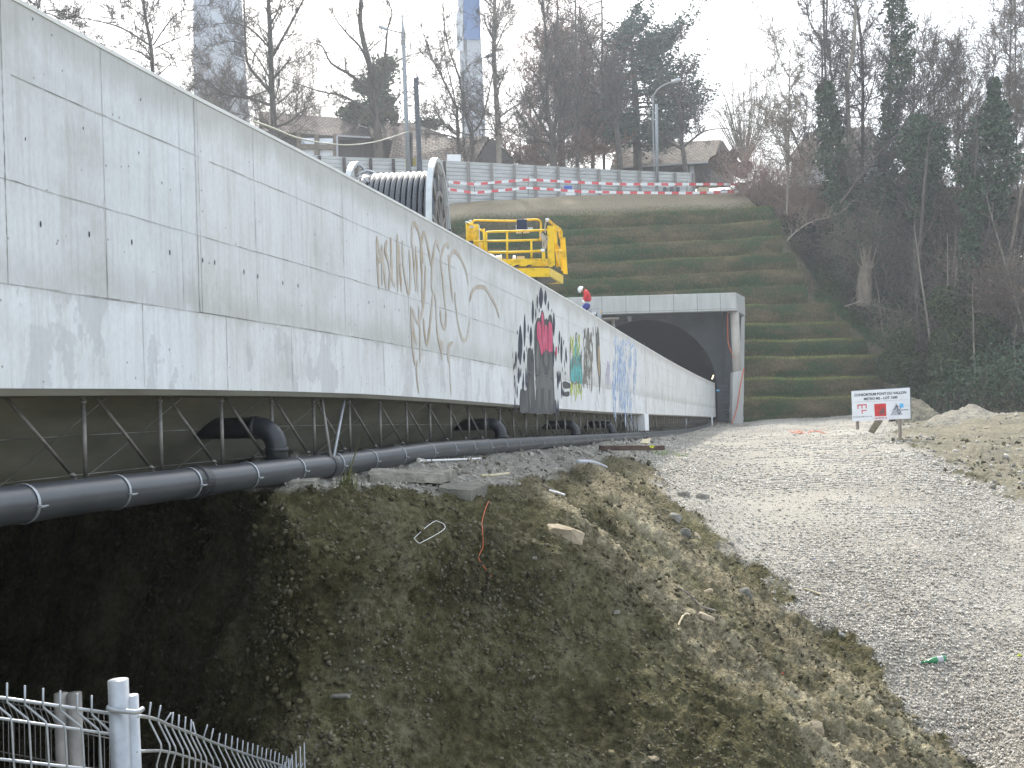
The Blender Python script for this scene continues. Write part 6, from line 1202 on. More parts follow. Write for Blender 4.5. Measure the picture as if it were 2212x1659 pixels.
mb = MB(); mb.bar(W(1320, 363.5, 97.9), W(1540, 350, 97.9), .12); mb.build('gutter', M['greyp'], h3)
mb = MB(); mb.prism([W(1490, 385, 98.6), W(1499, 385, 98.6), W(1500, 352, 98.6), W(1491, 352, 98.6)], (0, .3, 0)); mb.build('wall_pier', M['tower_lt'], h3)
h4 = thing('house', W(1770, 400, 130), 'far pale house with grey roof glimpsed between the ivy clad trunks', 'house')
slope_roof('roof', W(1700, 345, 128), W(1920, 345, 128), W(1745, 285, 135), W(1880, 272, 135), 'roof', h4); mb = MB(); mb.hexa([W(1710, 420, 129), W(1910, 420, 129), W(1900, 420, 140), W(1715, 420, 140), W(1710, 340, 129), W(1910, 340, 129), W(1900, 340, 140), W(1715, 340, 140)]); mb.build('wall', M['tower_lt'], h4)

# ---------------------------------------------------------------- trees
def tubes(segs, n):
    """segs: array (m,8) p0 p1 r0 r1 -> prism mesh"""
    S = np.array(segs, np.float64); p0, p1 = S[:, :3], S[:, 3:6]; d = p1-p0; d /= np.linalg.norm(d, axis=1, keepdims=True)+1e-9
    x = np.cross(d, np.where(np.abs(d[:, 2:3]) > .9, [[1., 0, 0]], [[0., 0, 1]])); x /= np.linalg.norm(x, axis=1, keepdims=True)+1e-9; y = np.cross(d, x)
    a = np.arange(n)*2*math.pi/n; e = x[:, None]*np.cos(a)[None, :, None]+y[:, None]*np.sin(a)[None, :, None]
    V = np.concatenate([p0[:, None]+e*S[:, 6][:, None, None], p1[:, None]+e*S[:, 7][:, None, None]], 1); m_ = len(S); b = (np.arange(m_)*2*n)[:, None, None]
    k = np.arange(n); f = np.stack([k, (k+1) % n, n+(k+1) % n, n+k], -1)[None]; return V.reshape(-1, 3), (b+f).reshape(-1, 4)
def grow(out, p, d, L, r, lev, rnd, up=.10, wob=.22, kids=4, ratio=.45, rmin=.006, droop=0):
    k = 4 if lev else 3; st_ = L/k; rr = r
    for i in range(k):
        d = (d+Vector((rnd.gauss(0, wob), rnd.gauss(0, wob), rnd.gauss(0, wob)+up-droop))).normalized(); q = p+d*st_; r2 = max(rmin, rr*(1-.55/k*1.25)); out.append((*p, *q, rr, r2))
        if lev:
            for _ in range(kids if lev > 1 else kids-1 if i else 1):
                if rnd.random() < .8:
                    t = rnd.random(); s_ = p.lerp(q, t); ax_ = Vector((rnd.gauss(0, 1), rnd.gauss(0, 1), rnd.gauss(0, 1))); nd = (d*.75+ax_.normalized()*.75).normalized(); grow(out, s_, nd, L*ratio*rnd.uniform(.7, 1.25), max(rmin, r2*.5), lev-1, rnd, up, wob, kids, ratio, rmin, droop)
        p = q; rr = r2
def leafcards(P, size, rg_, flat=0.0):
    n = len(P); a = rg_.normal(size=(n, 3)); a /= np.linalg.norm(a, axis=1, keepdims=True); b = rg_.normal(size=(n, 3)); b -= a*(a*b).sum(1, keepdims=True); b /= np.linalg.norm(b, axis=1, keepdims=True)
    if flat: a[:, 2] *= 1-flat; b[:, 2] *= 1-flat
    s = size*rg_.uniform(.6, 1.3, (n, 1)); V = np.stack([P-a*s, P-b*s*.55, P+a*s, P+b*s*.55], 1); return V.reshape(-1, 3), np.arange(n*4).reshape(-1, 4)
DM = 1.5
def tree(label, Y, limbs, bark='bark', twig='bark', seed=0, lev=2, L=2.6, dens=1.1, kids=3, up=.1, droop=0, group='bare trees on the plateau', wob=.22, name='bare_tree', spread=.45, cat='tree', ivy=None, rmin=.012, start=.3, yr=1.0):
    rnd = random.Random(seed); x0, y0 = limbs[0][0][0]; base = W(x0, y0, Y); t = thing(name, base, label, cat, group); main = []; tw_ = []
    for li, (pts, w0, w1) in enumerate(limbs):
        dyt = 0 if li == 0 else rnd.uniform(-1, 1)*spread; P = []; acc = 0
        for i, (x, y) in enumerate(pts):
            if i: acc += math.hypot(x-pts[i-1][0], y-pts[i-1][1])*Y/F
            P.append(W(x, y, Y)+Vector((0, dyt*acc, 0)))
        if len(P) > 2: P = cr(P, 3)
        m_ = len(P)-1; tot = sum((P[i+1]-P[i]).length for i in range(m_)); acc = 0
        for i in range(m_):
            f0, f1 = i/m_, (i+1)/m_; r0_ = (w0+(w1-w0)*f0)*Y/F/2; r1_ = (w0+(w1-w0)*f1)*Y/F/2; main.append((*P[i], *P[i+1], r0_, r1_)); sl_ = (P[i+1]-P[i]).length; acc += sl_
            if (acc/tot > start or li) and f1 > .12:
                d = (P[i+1]-P[i]).normalized(); nk = dens*sl_*DM; nk = int(nk)+(rnd.random() < nk % 1)
                for _ in range(nk):
                    ax_ = Vector((rnd.gauss(0, 1), rnd.gauss(0, 1)*yr, rnd.gauss(0, 1)*.8)); nd = (d*.7+ax_.normalized()*.8).normalized(); grow(tw_, P[i].lerp(P[i+1], rnd.random()), nd, L*rnd.uniform(.5, 1.2)*(1.15-.5*f1), max(.02, min(r1_*.5, .07)), lev, rnd, up, wob, kids, .5, rmin, droop)
        if w1 < 6:
            d = (P[-1]-P[-2]).normalized(); grow(tw_, P[-1], d, L*1.1, r1_, lev, rnd, up, wob, kids, .5, rmin, droop)
    V, Fc_ = tubes(main, 7); link('trunk', fast_mesh('trunk', V, Fc_), M[bark], t, smooth=True)
    if tw_: V, Fc_ = tubes(tw_, 3); link('crown', fast_mesh('crown', V, Fc_), M[twig], t, smooth=True)
    return t
T = tree
T('bare tree whose crown rises behind the high left part of the parapet', 70, [([(346, 430), (338, 240), (330, 158), (327, 106), (316, 46), (310, 0), (306, -60)], 11, 5), ([(327, 100), (275, 70), (230, 60), (190, 57)], 5, 1.5), ([(328, 130), (290, 104), (245, 90), (205, 80)], 4, 1.2), ([(314, 38), (278, 18), (258, 45)], 3, 1), ([(331, 98), (350, 52), (372, 15), (390, 2)], 4, 1.5), ([(333, 105), (362, 85), (398, 65), (420, 40)], 3.5, 1), ([(340, 100), (365, 115), (378, 135), (392, 165)], 3, 1), ([(318, 55), (335, 25), (345, -10)], 3, 1)], seed=1, L=1.9, dens=1.1)
T('low bare tree crown showing at the upper left over the parapet', 60, [([(52, 440), (60, 120), (70, 40), (85, 10), (90, -30)], 5, 2), ([(72, 30), (95, 25), (130, 38), (150, 30)], 4, 1), ([(75, 10), (55, -5), (45, -20)], 4, 1), ([(85, 28), (120, 22), (165, 48)], 3, 1)], seed=2, L=1.6, dens=1.2)
T('large dark bare tree standing before the broad pale tower', 78, [([(594, 420), (592, 275), (588, 200), (585, 120), (583, 60), (580, 0), (578, -60)], 15, 8), ([(583, 200), (560, 170), (530, 130), (521, 60), (516, 0), (514, -50)], 8, 3), ([(583, 105), (548, 70), (515, 60), (480, 66)], 5, 1.5), ([(590, 120), (625, 72), (655, 30), (676, 0)], 7, 3), ([(590, 170), (612, 150), (635, 128)], 6, 2), ([(587, 228), (535, 208), (470, 192), (430, 158), (385, 178)], 7, 2), ([(590, 190), (520, 215), (450, 140)], 4, 1.2), ([(592, 275), (625, 262), (655, 235)], 6, 2), ([(590, 290), (565, 262), (540, 248)], 5, 1.5), ([(582, 55), (598, 20), (605, -30)], 5, 2), ([(583, 170), (545, 110), (500, 95), (460, 110)], 4, 1)], seed=3, L=2.3, dens=1.25)
T('tall forked bare tree with crooked limbs left of the lamp mast', 80, [([(826, 420), (818, 300), (812, 250), (806, 200), (798, 140), (784, 85), (778, 40), (783, -40)], 19, 8), ([(804, 212), (765, 165), (712, 130), (692, 92), (668, 80)], 9, 2), ([(808, 248), (775, 228), (742, 214), (700, 210), (640, 195)], 7, 2), ([(812, 218), (826, 165), (832, 110), (836, 60), (845, 25), (838, 0)], 8, 2), ([(813, 252), (835, 222), (856, 205), (860, 196)], 6, 2.5), ([(798, 145), (775, 95), (745, 62), (715, 20), (705, -20)], 6, 2), ([(832, 150), (860, 125), (885, 110), (920, 98)], 4, 1.2), ([(806, 240), (790, 250), (775, 240), (760, 222)], 6, 1.5), ([(790, 110), (812, 85), (832, 55)], 3, 1)], seed=4, L=1.9, dens=.8)
T('slim bare tree in front of the blue tower, forking low', 82, [([(1025, 420), (1020, 300), (1018, 286)], 12, 9), ([(1018, 288), (1004, 243), (992, 171), (970, 109), (960, 51)], 7, 2), ([(1018, 288), (1035, 270), (1048, 229), (1062, 160), (1070, 110)], 6, 2), ([(1014, 292), (985, 285), (950, 270), (915, 262)], 4, 1.2), ([(1000, 225), (1025, 240), (1040, 250)], 3, 1)], seed=5, L=2.4, dens=1.1, start=.0)
T('bushy bare tree left of the blue tower', 83, [([(994, 420), (991, 330), (986, 229)], 10, 6), ([(986, 232), (952, 160), (930, 115), (915, 70)], 5, 2), ([(988, 290), (960, 268), (935, 225), (912, 215)], 4, 1.2), ([(990, 300), (962, 292), (930, 290), (905, 280)], 4, 1), ([(986, 235), (975, 180), (960, 120), (958, 60)], 4, 1.2), ([(985, 250), (955, 230), (920, 180)], 3, 1)], seed=6, L=2.5, dens=1.5)
T('straight pale barked tree right of the blue tower', 84, [([(1080, 420), (1075, 257), (1069, 171), (1067, 100), (1068, 29), (1070, -60)], 13, 6), ([(1069, 110), (1085, 70), (1094, 51), (1125, 15)], 4, 1.5), ([(1067, 90), (1050, 50), (1044, 20)], 4, 1.5), ([(1076, 255), (1105, 238), (1130, 225), (1150, 200)], 5, 1.5), ([(1076, 270), (1115, 290), (1140, 300)], 4, 1.5), ([(1074, 250), (1040, 240), (1020, 225)], 3.5, 1), ([(1068, 60), (1078, 20), (1088, -30)], 4, 1.5)], bark='bark_pale', seed=7, L=2.4, dens=1.3)
T('spreading many limbed bare tree standing right behind the hoarding', 84, [([(1198, 420), (1195, 330), (1193, 305)], 17, 15), ([(1194, 308), (1160, 302), (1130, 270), (1110, 240)], 8, 2.5), ([(1193, 305), (1168, 262), (1142, 212), (1130, 190)], 8, 2.5), ([(1193, 303), (1182, 230), (1182, 171), (1178, 90), (1170, 10), (1170, -40)], 9, 3), ([(1196, 300), (1203, 257), (1222, 230), (1242, 221)], 7, 2), ([(1200, 310), (1228, 288), (1246, 262), (1252, 248)], 7, 3), ([(1196, 290), (1215, 200), (1218, 120)], 4, 1.2), ([(1190, 290), (1205, 230), (1208, 150), (1190, 80)], 5, 1.5)], seed=8, L=2.6, dens=1.1, start=0)
T('leaning bare tree left of the cedar with ivy on its trunk', 86, [([(1340, 366), (1334, 300), (1325, 243), (1297, 206), (1270, 180), (1254, 160)], 14, 3), ([(1326, 245), (1305, 170), (1270, 110), (1250, 60)], 6, 2), ([(1330, 270), (1345, 200), (1350, 140)], 5, 1.5), ([(1322, 235), (1290, 240), (1262, 262)], 4, 1)], seed=9, L=2.8, dens=1.4)
T('stout bare tree with raised arms before the tan tiled house', 88, [([(1482, 376), (1476, 330), (1472, 300), (1470, 250), (1468, 200), (1474, 150), (1470, 125)], 12, 2), ([(1474, 322), (1450, 310), (1430, 298), (1410, 285)], 7, 2.5), ([(1475, 318), (1500, 298), (1520, 285), (1545, 280)], 6, 2.5), ([(1470, 240), (1455, 210), (1440, 195)], 4, 1), ([(1470, 220), (1490, 195), (1498, 175)], 3.5, 1), ([(1471, 270), (1490, 255), (1510, 240)], 3.5, 1)], seed=10, L=1.9, dens=1.2)
# brown twiggy mass: beech behind
fuzz = dict(bark='bark_brown', twig='russet', rmin=.02)
T('broad russet twigged tree behind the spreading bare tree', 98, [([(1215, 370), (1215, 300), (1218, 200), (1212, 110), (1215, 70)], 14, 4), ([(1216, 300), (1180, 250), (1165, 190), (1170, 120)], 8, 2), ([(1216, 290), (1245, 240), (1262, 180), (1258, 110)], 8, 2), ([(1216, 320), (1260, 300), (1290, 260), (1310, 200)], 7, 2), ([(1216, 320), (1175, 310), (1150, 270), (1142, 220)], 7, 2), ([(1217, 240), (1195, 170), (1190, 100)], 6, 2), ([(1217, 240), (1235, 160), (1232, 90)], 6, 2), ([(1216, 330), (1250, 330), (1290, 320)], 5, 1)], seed=11, L=3.4, dens=2.2, kids=3, lev=2, **fuzz)
T('russet twigged tree right of the broad one, before the cedar', 96, [([(1280, 372), (1282, 300), (1285, 220), (1280, 140)], 10, 3), ([(1281, 300), (1260, 240), (1255, 170)], 6, 2), ([(1281, 300), (1310, 240), (1315, 180)], 6, 2), ([(1281, 330), (1320, 300), (1340, 270)], 5, 1.5), ([(1281, 330), (1245, 310), (1225, 270)], 5, 1.5)], seed=12, L=3.2, dens=2.4, **fuzz)
T('low brown hedge tree between the houses behind the hoarding', 94, [([(1120, 372), (1125, 320)], 8, 3), ([(1120, 372), (1150, 330), (1160, 300)], 6, 2), ([(1120, 372), (1095, 330), (1088, 310)], 6, 2), ([(1120, 372), (1190, 345), (1240, 325)], 6, 2), ([(1120, 372), (1200, 352), (1285, 335)], 6, 2)], seed=13, L=2.6, dens=2.8, start=0, **fuzz)
# weeping larches
for i, (x, top, sd, lb) in enumerate(((1244, -60, 14, 'weeping larch with hanging twigs, left of two at the top'), (1301, -60, 15, 'weeping larch with hanging twigs, right of two at the top'), (1205, -60, 16, 'thin weeping larch left of the pair above the russet trees'))):
    lim = [([(x+4, 370), (x+2, 200), (x, 90), (x-2, top)], 7, 3)]; r0 = random.Random(sd)
    for k_ in range(13):
        y = -50+k_*13; s_ = 1 if k_ % 2 else -1; l = r0.uniform(22, 60)*(1 if i else .9); lim.append(([(x, y), (x+s_*l*.5, y+5), (x+s_*l, y+r0.uniform(12, 26))], 2.4, .8))
    T(lb, 92+i, lim, seed=sd, L=2.0, dens=2.2, up=0, droop=.28, kids=2, lev=1, start=2, group='larches behind the russet trees', name='larch_tree', twig='bark_brown', bark='bark')
# pale fan tree and smaller bare ones
fan = [([(1612, 385), (1608, 350)], 8, 6)]; r0 = random.Random(20)
for k_ in range(24):
    a = -1+2*k_/23.; xt = 1605+a*82+r0.uniform(-6, 6); yt = 165+abs(a)**1.7*90+r0.uniform(-8, 14); fan.append(([(1609, 360), (1607+a*26, 310), (1606+a*60, 245), (xt, yt)], 3.2, .8))
T('pale fan shaped bare tree at the right end of the plateau', 100, fan, bark='twig_tan', twig='twig_tan', seed=20, L=1.9, dens=1.1, lev=1, kids=3, up=.25, spread=.25, start=2)
T('round crowned twiggy bare tree behind the large dark tree at left', 110, [([(640, 420), (640, 270), (640, 200)], 7, 3), ([(640, 290), (610, 230), (600, 160)], 4, 1), ([(640, 290), (670, 230), (690, 170)], 4, 1), ([(640, 300), (690, 270), (725, 230)], 4, 1), ([(640, 300), (600, 280), (570, 230)], 4, 1), ([(640, 240), (650, 180), (655, 130)], 4, 1)], seed=21, L=3.2, dens=1.6, bark='twig_tan', twig='twig_tan', up=.2)
T('bare twiggy tree in front of the pale tower foot', 100, [([(470, 420), (475, 260), (480, 180)], 6, 3), ([(474, 270), (445, 210), (430, 140)], 4, 1), ([(474, 270), (505, 210), (520, 150)], 4, 1), ([(474, 280), (430, 250), (405, 200)], 4, 1), ([(474, 280), (520, 260), (550, 210)], 4, 1)], seed=22, L=3.0, dens=1.8, twig='bark_brown')
# evergreen crowns
def needles(P, name, label, Y, mat, base, trunk=None, size=.2, group=None, flat=0, cat='tree'):
    t = thing(name, base, label, cat, group)
    if trunk: V, Fc_ = tubes(trunk, 7); link('trunk', fast_mesh('t', V, Fc_), M['bark'], t, smooth=True)
    V, Fc_ = leafcards(P, size, rng, flat); link('crown', fast_mesh('c', V, Fc_), M[mat], t); return t
def plate(n, x0, y0, x1, y1, Y, th=3.6, dy=2.5):  # drooping limb plate of foliage between two pixels
    t = rng.random(n)**.8; w_ = np.sin(np.clip(t*1.05, 0, 1)*math.pi*.9+.25); x = x0+(x1-x0)*t+rng.normal(0, 5, n); y = y0+(y1-y0)*t+np.abs(rng.normal(0, th, n))*w_*.8-2+8*np.sin(t*9+x0)*.25; return Wn(x, y, Y)+np.stack([0*t, rng.normal(0, dy, n), 0*t], -1)
Pl = []; tr = []
cb = (1375, 372)
tr.append((*W(1378, 372, 95), *W(1372, 200, 95), .42, .3)); tr.append((*W(1372, 200, 95), *W(1362, 60, 95), .3, .08))
for x1, y1, x0, y0, n in ((1470, 62, 1380, 110, 900), (1458, 92, 1380, 125, 900), (1432, 72, 1370, 90, 600), (1400, 52, 1362, 75, 400), (1520, 178, 1400, 190, 900), (1500, 158, 1400, 170, 700), (1525, 205, 1410, 215, 700), (1505, 235, 1400, 240, 900), (1480, 265, 1390, 262, 800), (1420, 140, 1360, 150, 700), (1440, 200, 1375, 205, 700), (1330, 80, 1365, 85, 500), (1310, 120, 1370, 120, 600), (1300, 160, 1372, 165, 700), (1305, 200, 1372, 205, 800), (1310, 250, 1374, 245, 900), (1330, 290, 1376, 285, 700), (1440, 290, 1380, 285, 600), (1412, 112, 1365, 118, 500), (1345, 60, 1362, 60, 300), (1455, 120, 1395, 140, 500), (1465, 225, 1400, 228, 500), (1290, 275, 1372, 272, 700), (1300, 310, 1374, 305, 600), (1450, 315, 1380, 312, 600), (1490, 290, 1400, 285, 500), (1300, 95, 1366, 100, 500), (1380, 30, 1360, 45, 350), (1535, 222, 1450, 226, 300), (1488, 72, 1440, 88, 250)):
    dyy = rng.uniform(-3, 3); Pl.append(plate(int(n*1.7), x0, y0, x1, y1, 95)+np.array([0, dyy, 0])); tr.append((*(W(1374-(372-y0)*.04, y0+6, 95)), *(W(x1*.85+x0*.15, y1*.85+y0*.15+3, 95)+Vector((0, float(dyy), 0))), .1, .03))
needles(np.concatenate(Pl), 'cedar_tree', 'large dark blue green cedar with layered limbs behind the hoarding', 95, 'cedar', W(1378, 372, 95), tr, .18, flat=.35)
Pl = []; tr = [(*W(812, 360, 99), *W(812, 180, 99), .3, .1)]
for x, y, w_, h_, n in ((835, 140, 26, 12, 700), (822, 165, 28, 14, 700), (782, 188, 22, 12, 500), (815, 195, 26, 16, 700), (775, 240, 30, 14, 900), (820, 235, 36, 16, 1100), (750, 248, 20, 8, 400), (805, 262, 34, 10, 600), (838, 215, 18, 10, 300), (848, 255, 16, 12, 300)): Pl.append(Wn(x+rng.normal(0, w_*.42, n), y+rng.normal(0, h_*.42, n), 99)+np.stack([0*np.zeros(n), rng.normal(0, 1.2, n), np.zeros(n)], -1)); tr.append((*W(812, y+16, 99), *W(x, y, 99), .08, .04))
needles(np.concatenate(Pl), 'pine_tree', 'green pine with clumped needles behind the forked bare tree', 99, 'pine', W(812, 360, 99), tr, .22)
n = 500; needles(Wn(920+rng.normal(0, 18, n), 268+rng.normal(0, 6, n)+0, 112), 'pine_tree', 'distant dark shrub top behind the long roof by the girder post', 112, 'cedar', W(920, 290, 112), [(*W(920, 300, 112), *W(920, 268, 112), .2, .1)], .25)
# ivy trunks and bare trees on the right
def ivytree(lb, Y, trunk, ivy_prof, n, seed, limbs=(), size=.13, w=10, L=2, dens=.9, lev=2):
    t = tree(lb, Y, [(trunk, w, 4)]+list(limbs), seed=seed, L=L, dens=dens, lev=lev, group='trees on the wooded slope', name='ivy_clad_tree', start=.1)
    ys_ = np.array([q[1] for q in ivy_prof]); wd_ = np.array([q[2] for q in ivy_prof]); xc = np.array([q[0] for q in ivy_prof]); y = rng.uniform(ys_.min(), ys_.max(), n); o = np.argsort(ys_); c_ = np.interp(y, ys_[o], xc[o]); ww = np.interp(y, ys_[o], wd_[o])
    lump = 1+.45*vnoise(np.stack([y/14., np.full(n, seed), rng.random(n)*0], -1)); a = rng.uniform(0, 6.28, n); rr = np.sqrt(rng.uniform(.15, 1, n))*(1+.35*vnoise(np.stack([np.cos(a)*1.5+y/18., np.sin(a)*1.5, y/25.], -1), seed))*lump
    P = Wn(c_+np.cos(a)*rr*ww*.5, y+rng.normal(0, 3, n), Y)+np.stack([0*y, np.sin(a)*rr*ww*.5*Y/F, 0*y], -1); V, Fc_ = leafcards(P, size, rng); link('ivy', fast_mesh('ivy', V, Fc_), M['ivy'], t); return t
ivytree('tall ivy clad trunk reaching the top edge at the upper right', 66, [(1905, 480), (1912, 350), (1920, 257), (1925, 100), (1932, -40)], [(1932, -40, 34), (1935, 20, 50), (1942, 60, 62), (1945, 120, 60), (1935, 190, 66), (1925, 260, 62), (1915, 340, 50), (1910, 470, 40)], 6000, 31, w=9)
ivytree('ivy clad trunk with rounded top beside two tall bare trunks', 67, [(1822, 500), (1815, 400), (1800, 260), (1785, 184), (1780, 60), (1778, -40)], [(1785, 178, 24), (1783, 200, 50), (1790, 260, 60), (1797, 320, 64), (1806, 380, 46), (1818, 440, 50), (1826, 500, 56)], 5200, 32, w=8, limbs=[([(1772, 250), (1772, 103), (1748, 64), (1735, 20)], 5, 2)])
ivytree('broken stub smothered in dark ivy left of the second ivy mass', 62, [(1975, 640), (1982, 450), (1989, 300), (1985, 262)], [(1985, 250, 40), (1990, 280, 80), (1995, 320, 90), (2000, 370, 84), (1990, 430, 60), (1978, 470, 40)], 6500, 33, w=14)
ivytree('wide ivy mass on a leaning trunk near the right edge', 60, [(2125, 640), (2135, 420), (2145, 250), (2147, 180)], [(2147, 172, 16), (2147, 220, 36), (2140, 260, 80), (2138, 320, 96), (2130, 380, 110), (2128, 430, 90), (2130, 480, 60)], 8000, 34, w=10)
ivytree('slim ivy covered stem at the right edge of the wood', 58, [(2070, 760), (2085, 600), (2100, 480), (2110, 300)], [(2110, 380, 30), (2100, 460, 44), (2095, 540, 40), (2085, 620, 34), (2075, 700, 26)], 2600, 35, w=6, dens=.5)
g_ = 'trees on the wooded slope'
T('thick pale lower trunk of a tall bare tree between two ivy trunks', 68, [([(1842, 480), (1838, 365), (1832, 257), (1831, 171), (1843, 107), (1848, 20), (1845, -50)], 13, 5), ([(1831, 180), (1812, 155), (1796, 140), (1785, 90)], 6, 2), ([(1832, 220), (1860, 180), (1880, 150)], 4, 1.2), ([(1838, 320), (1862, 260), (1880, 230)], 4, 1.2)], bark='bark_pale', seed=41, L=2.1, dens=1.0, group=g_)
T('tall straight dark bare tree left of the tall ivy trunk', 69, [([(1862, 500), (1862, 407), (1864, 214), (1860, 86), (1847, 0), (1843, -50)], 9, 4), ([(1863, 250), (1885, 200), (1900, 150), (1905, 100)], 4, 1.2), ([(1862, 180), (1835, 120), (1820, 60)], 4, 1.2), ([(1863, 230), (1840, 190), (1825, 180)], 3, 1), ([(1860, 90), (1880, 40), (1890, 0)], 3, 1)], seed=42, L=2.2, dens=1.2, group=g_)
T('bare tree with curved upper stem left of the rounded ivy trunk', 72, [([(1795, 480), (1794, 380), (1796, 171), (1785, 86), (1787, 0), (1788, -50)], 6, 3), ([(1790, 130), (1765, 90), (1748, 64), (1740, 10)], 4, 1.2), ([(1795, 260), (1760, 230), (1735, 215)], 4, 1), ([(1794, 200), (1810, 150), (1822, 110)], 3, 1)], seed=43, L=2.4, dens=1.2, group=g_)
T('arched bare tree bending left above the reddish thicket', 74, [([(1745, 440), (1740, 380), (1725, 320), (1705, 275), (1670, 262)], 6, 2), ([(1738, 370), (1712, 340), (1690, 300), (1668, 270)], 5, 1.5), ([(1742, 390), (1762, 330), (1775, 260)], 4, 1.5), ([(1730, 330), (1745, 260), (1750, 180)], 4, 1)], seed=44, L=2.6, dens=1.4, group=g_)
T('leaning dark bare tree crossing in front of the wood', 64, [([(1815, 440), (1860, 380), (1900, 330), (1940, 290), (1965, 250), (1990, 210)], 6, 3), ([(1900, 332), (1950, 320), (2000, 285), (2060, 280)], 4, 1), ([(1940, 290), (2000, 220), (2050, 175), (2070, 120)], 4, 1)], seed=45, L=2.4, dens=1.1, group=g_)
for i, (x, x1, yb, sd, c_) in enumerate(((1960, 1975, 480, 46, 'bark'), (2030, 2015, 480, 47, 'bark'), (2062, 2075, 500, 48, 'bark_pale'), (2095, 2080, 500, 49, 'bark'), (2172, 2186, 560, 50, 'bark'), (2205, 2192, 620, 51, 'bark'), (2238, 2232, 620, 52, 'bark'), (1700, 1705, 460, 53, 'twig_tan'), (2330, 2310, 620, 54, 'bark'))):
    top = (130, 120, 150, 180, -40, -50, -50, 140, -50)[i]; r0 = random.Random(sd); lim = [([(x, yb), ((x+x1)/2+r0.uniform(-6, 6), (yb+top)/2), (x1, top)], 6, 2)]
    for k_ in range(7): y = top+(yb-top)*(.08+.1*k_); s_ = 1 if k_ % 2 else -1; lim.append(([(x1+(x-x1)*(y-top)/(yb-top), y), (x1+s_*18, y-28), (x1+s_*34, y-70)], 3, .8))
    T(('thin twiggy bare tree in the right hand wood, %s from the left' % ORD[i]), 66+i % 3*2, lim, bark=c_, twig=c_ if c_ != 'bark' else 'bark_brown', seed=sd, L=2.3, dens=1.1, group=g_)
# foreground-side thin stems over the dark slope
for i, (pts, w, mt, lb) in enumerate((([(2000, 960-399), (1990, 700), (2004, 470), (2010, 330)], 11, 'bark', 'grey trunk rising through the ivy mass in the middle of the wood'), ([(2085, 800), (2110, 620), (2140, 470), (2150, 400)], 8, 'bark', 'slanting grey trunk in the right part of the wood'), ([(2055, 740), (2062, 620), (2075, 530)], 4, 'bark_pale', 'thin pale sapling in the wood left of the slanting trunk'), ([(2150, 820), (2165, 640), (2195, 480), (2210, 380)], 9, 'bark_brown', 'brown trunk near the right edge of the wood'), ([(2205, 860), (2190, 760), (2196, 700)], 6, 'bark_pale', 'short pale snag at the lower right of the wood'))):
    if i == 0: pts = [(1988, 800), (1982, 640), (1992, 470), (2003, 330)]
    T(lb, 60-i*.8, [(pts, w, w*.5)], bark=mt, seed=60+i, L=1.4, dens=.5, lev=1, group=g_, start=.3)
M['stumpm'] = noisy('stump_bark', (.10, .08, .06), (.24, .20, .15), 5, .9, bmp=.5, stretch=(1, 1, .3))
# broken stump
st_t = thing('tree_stump', W(1862, 640, 62), 'splintered brown tree stump standing on the wooded slope', 'tree stump')
segs = [(*W(1866, 660, 62), *W(1868, 600, 61.8), .42, .40), (*W(1868, 600, 61.8), *W(1872, 577, 61.7), .40, .30)]; V, Fc_ = tubes(segs, 9); link('trunk', fast_mesh('s', V, Fc_), M['stumpm'], st_t, smooth=True)
r0 = random.Random(77); segs = []
for _ in range(22): a_ = W(1872+r0.uniform(-11, 11), 580, 61.7); segs.append((*a_, *(a_+Vector((r0.uniform(-.3, .6), r0.uniform(-.2, .2), r0.uniform(.3, 1.5)))), .04, .008))
V, Fc_ = tubes(segs, 4); link('splinters', fast_mesh('s', V, Fc_), M['twig_tan'], st_t)
# fallen branches over the slope
for i, (pts, lb) in enumerate((([(1825, 662), (1860, 652), (1890, 660), (1930, 672)], 'pale fallen branch lying low on the wooded slope'), ([(1960, 700), (1990, 670), (2030, 640), (2090, 610)], 'slanting pale branch beside the evergreen bush'), ([(1700, 520), (1720, 500), (1755, 478), (1790, 470)], 'pale brush pile twigs above the terrace corner'), ([(2130, 700), (2170, 660), (2212, 640)], 'thin pale bough at the right edge of the wood'))):
    T(lb, 60.5-i*.3, [(pts, 3, 1)], bark='bark_pale', twig='twig_tan', seed=80+i, L=1.3, dens=1.6, lev=1, group='fallen branches on the slope', name='fallen_branch', cat='branch', start=0)
# thickets
def thicket(lb, pts, Y, n, h, mat, seed, leaf=None, lv=0, L=None, name='thicket', group='thickets on the valley side'):
    rnd = random.Random(seed); t = thing(name, W(*pts[0], Y), lb, 'shrub', group); out = []
    for _ in range(int(n*.6)):
        k_ = rnd.randrange(len(pts)-1); f = rnd.random(); x = pts[k_][0]+(pts[k_+1][0]-pts[k_][0])*f; y = pts[k_][1]+(pts[k_+1][1]-pts[k_][1])*f; p = W(x, y, Y)+Vector((0, rnd.uniform(-1.5, 1.5), -.2)); grow(out, p, Vector((rnd.gauss(0, .45), rnd.gauss(0, .3), 1)).normalized(), h*rnd.uniform(.5, 1.15), .03, 2 if rnd.random() < .5 else 1, rnd, .05, .25, 3, .5, .009)
    V, Fc_ = tubes(out, 3); link('stems', fast_mesh('s', V, Fc_), M[mat], t)
    if leaf:
        P = np.array([o_[3:6] for o_ in out]); P = P[rng.integers(0, len(P), lv)]+rng.normal(0, .25, (lv, 3)); V, Fc_ = leafcards(P, .09, rng); link('leaves', fast_mesh('l', V, Fc_), M[leaf], t)
    return t
thicket('reddish twig hedge at the right end of the tape', [(1600, 425), (1660, 440), (1720, 455)], 72, 150, 3.4, 'twig_red', 101)
thicket('reddish brown thicket below the arched tree', [(1690, 460), (1760, 480), (1830, 490)], 70, 120, 3.6, 'twig_red', 102)
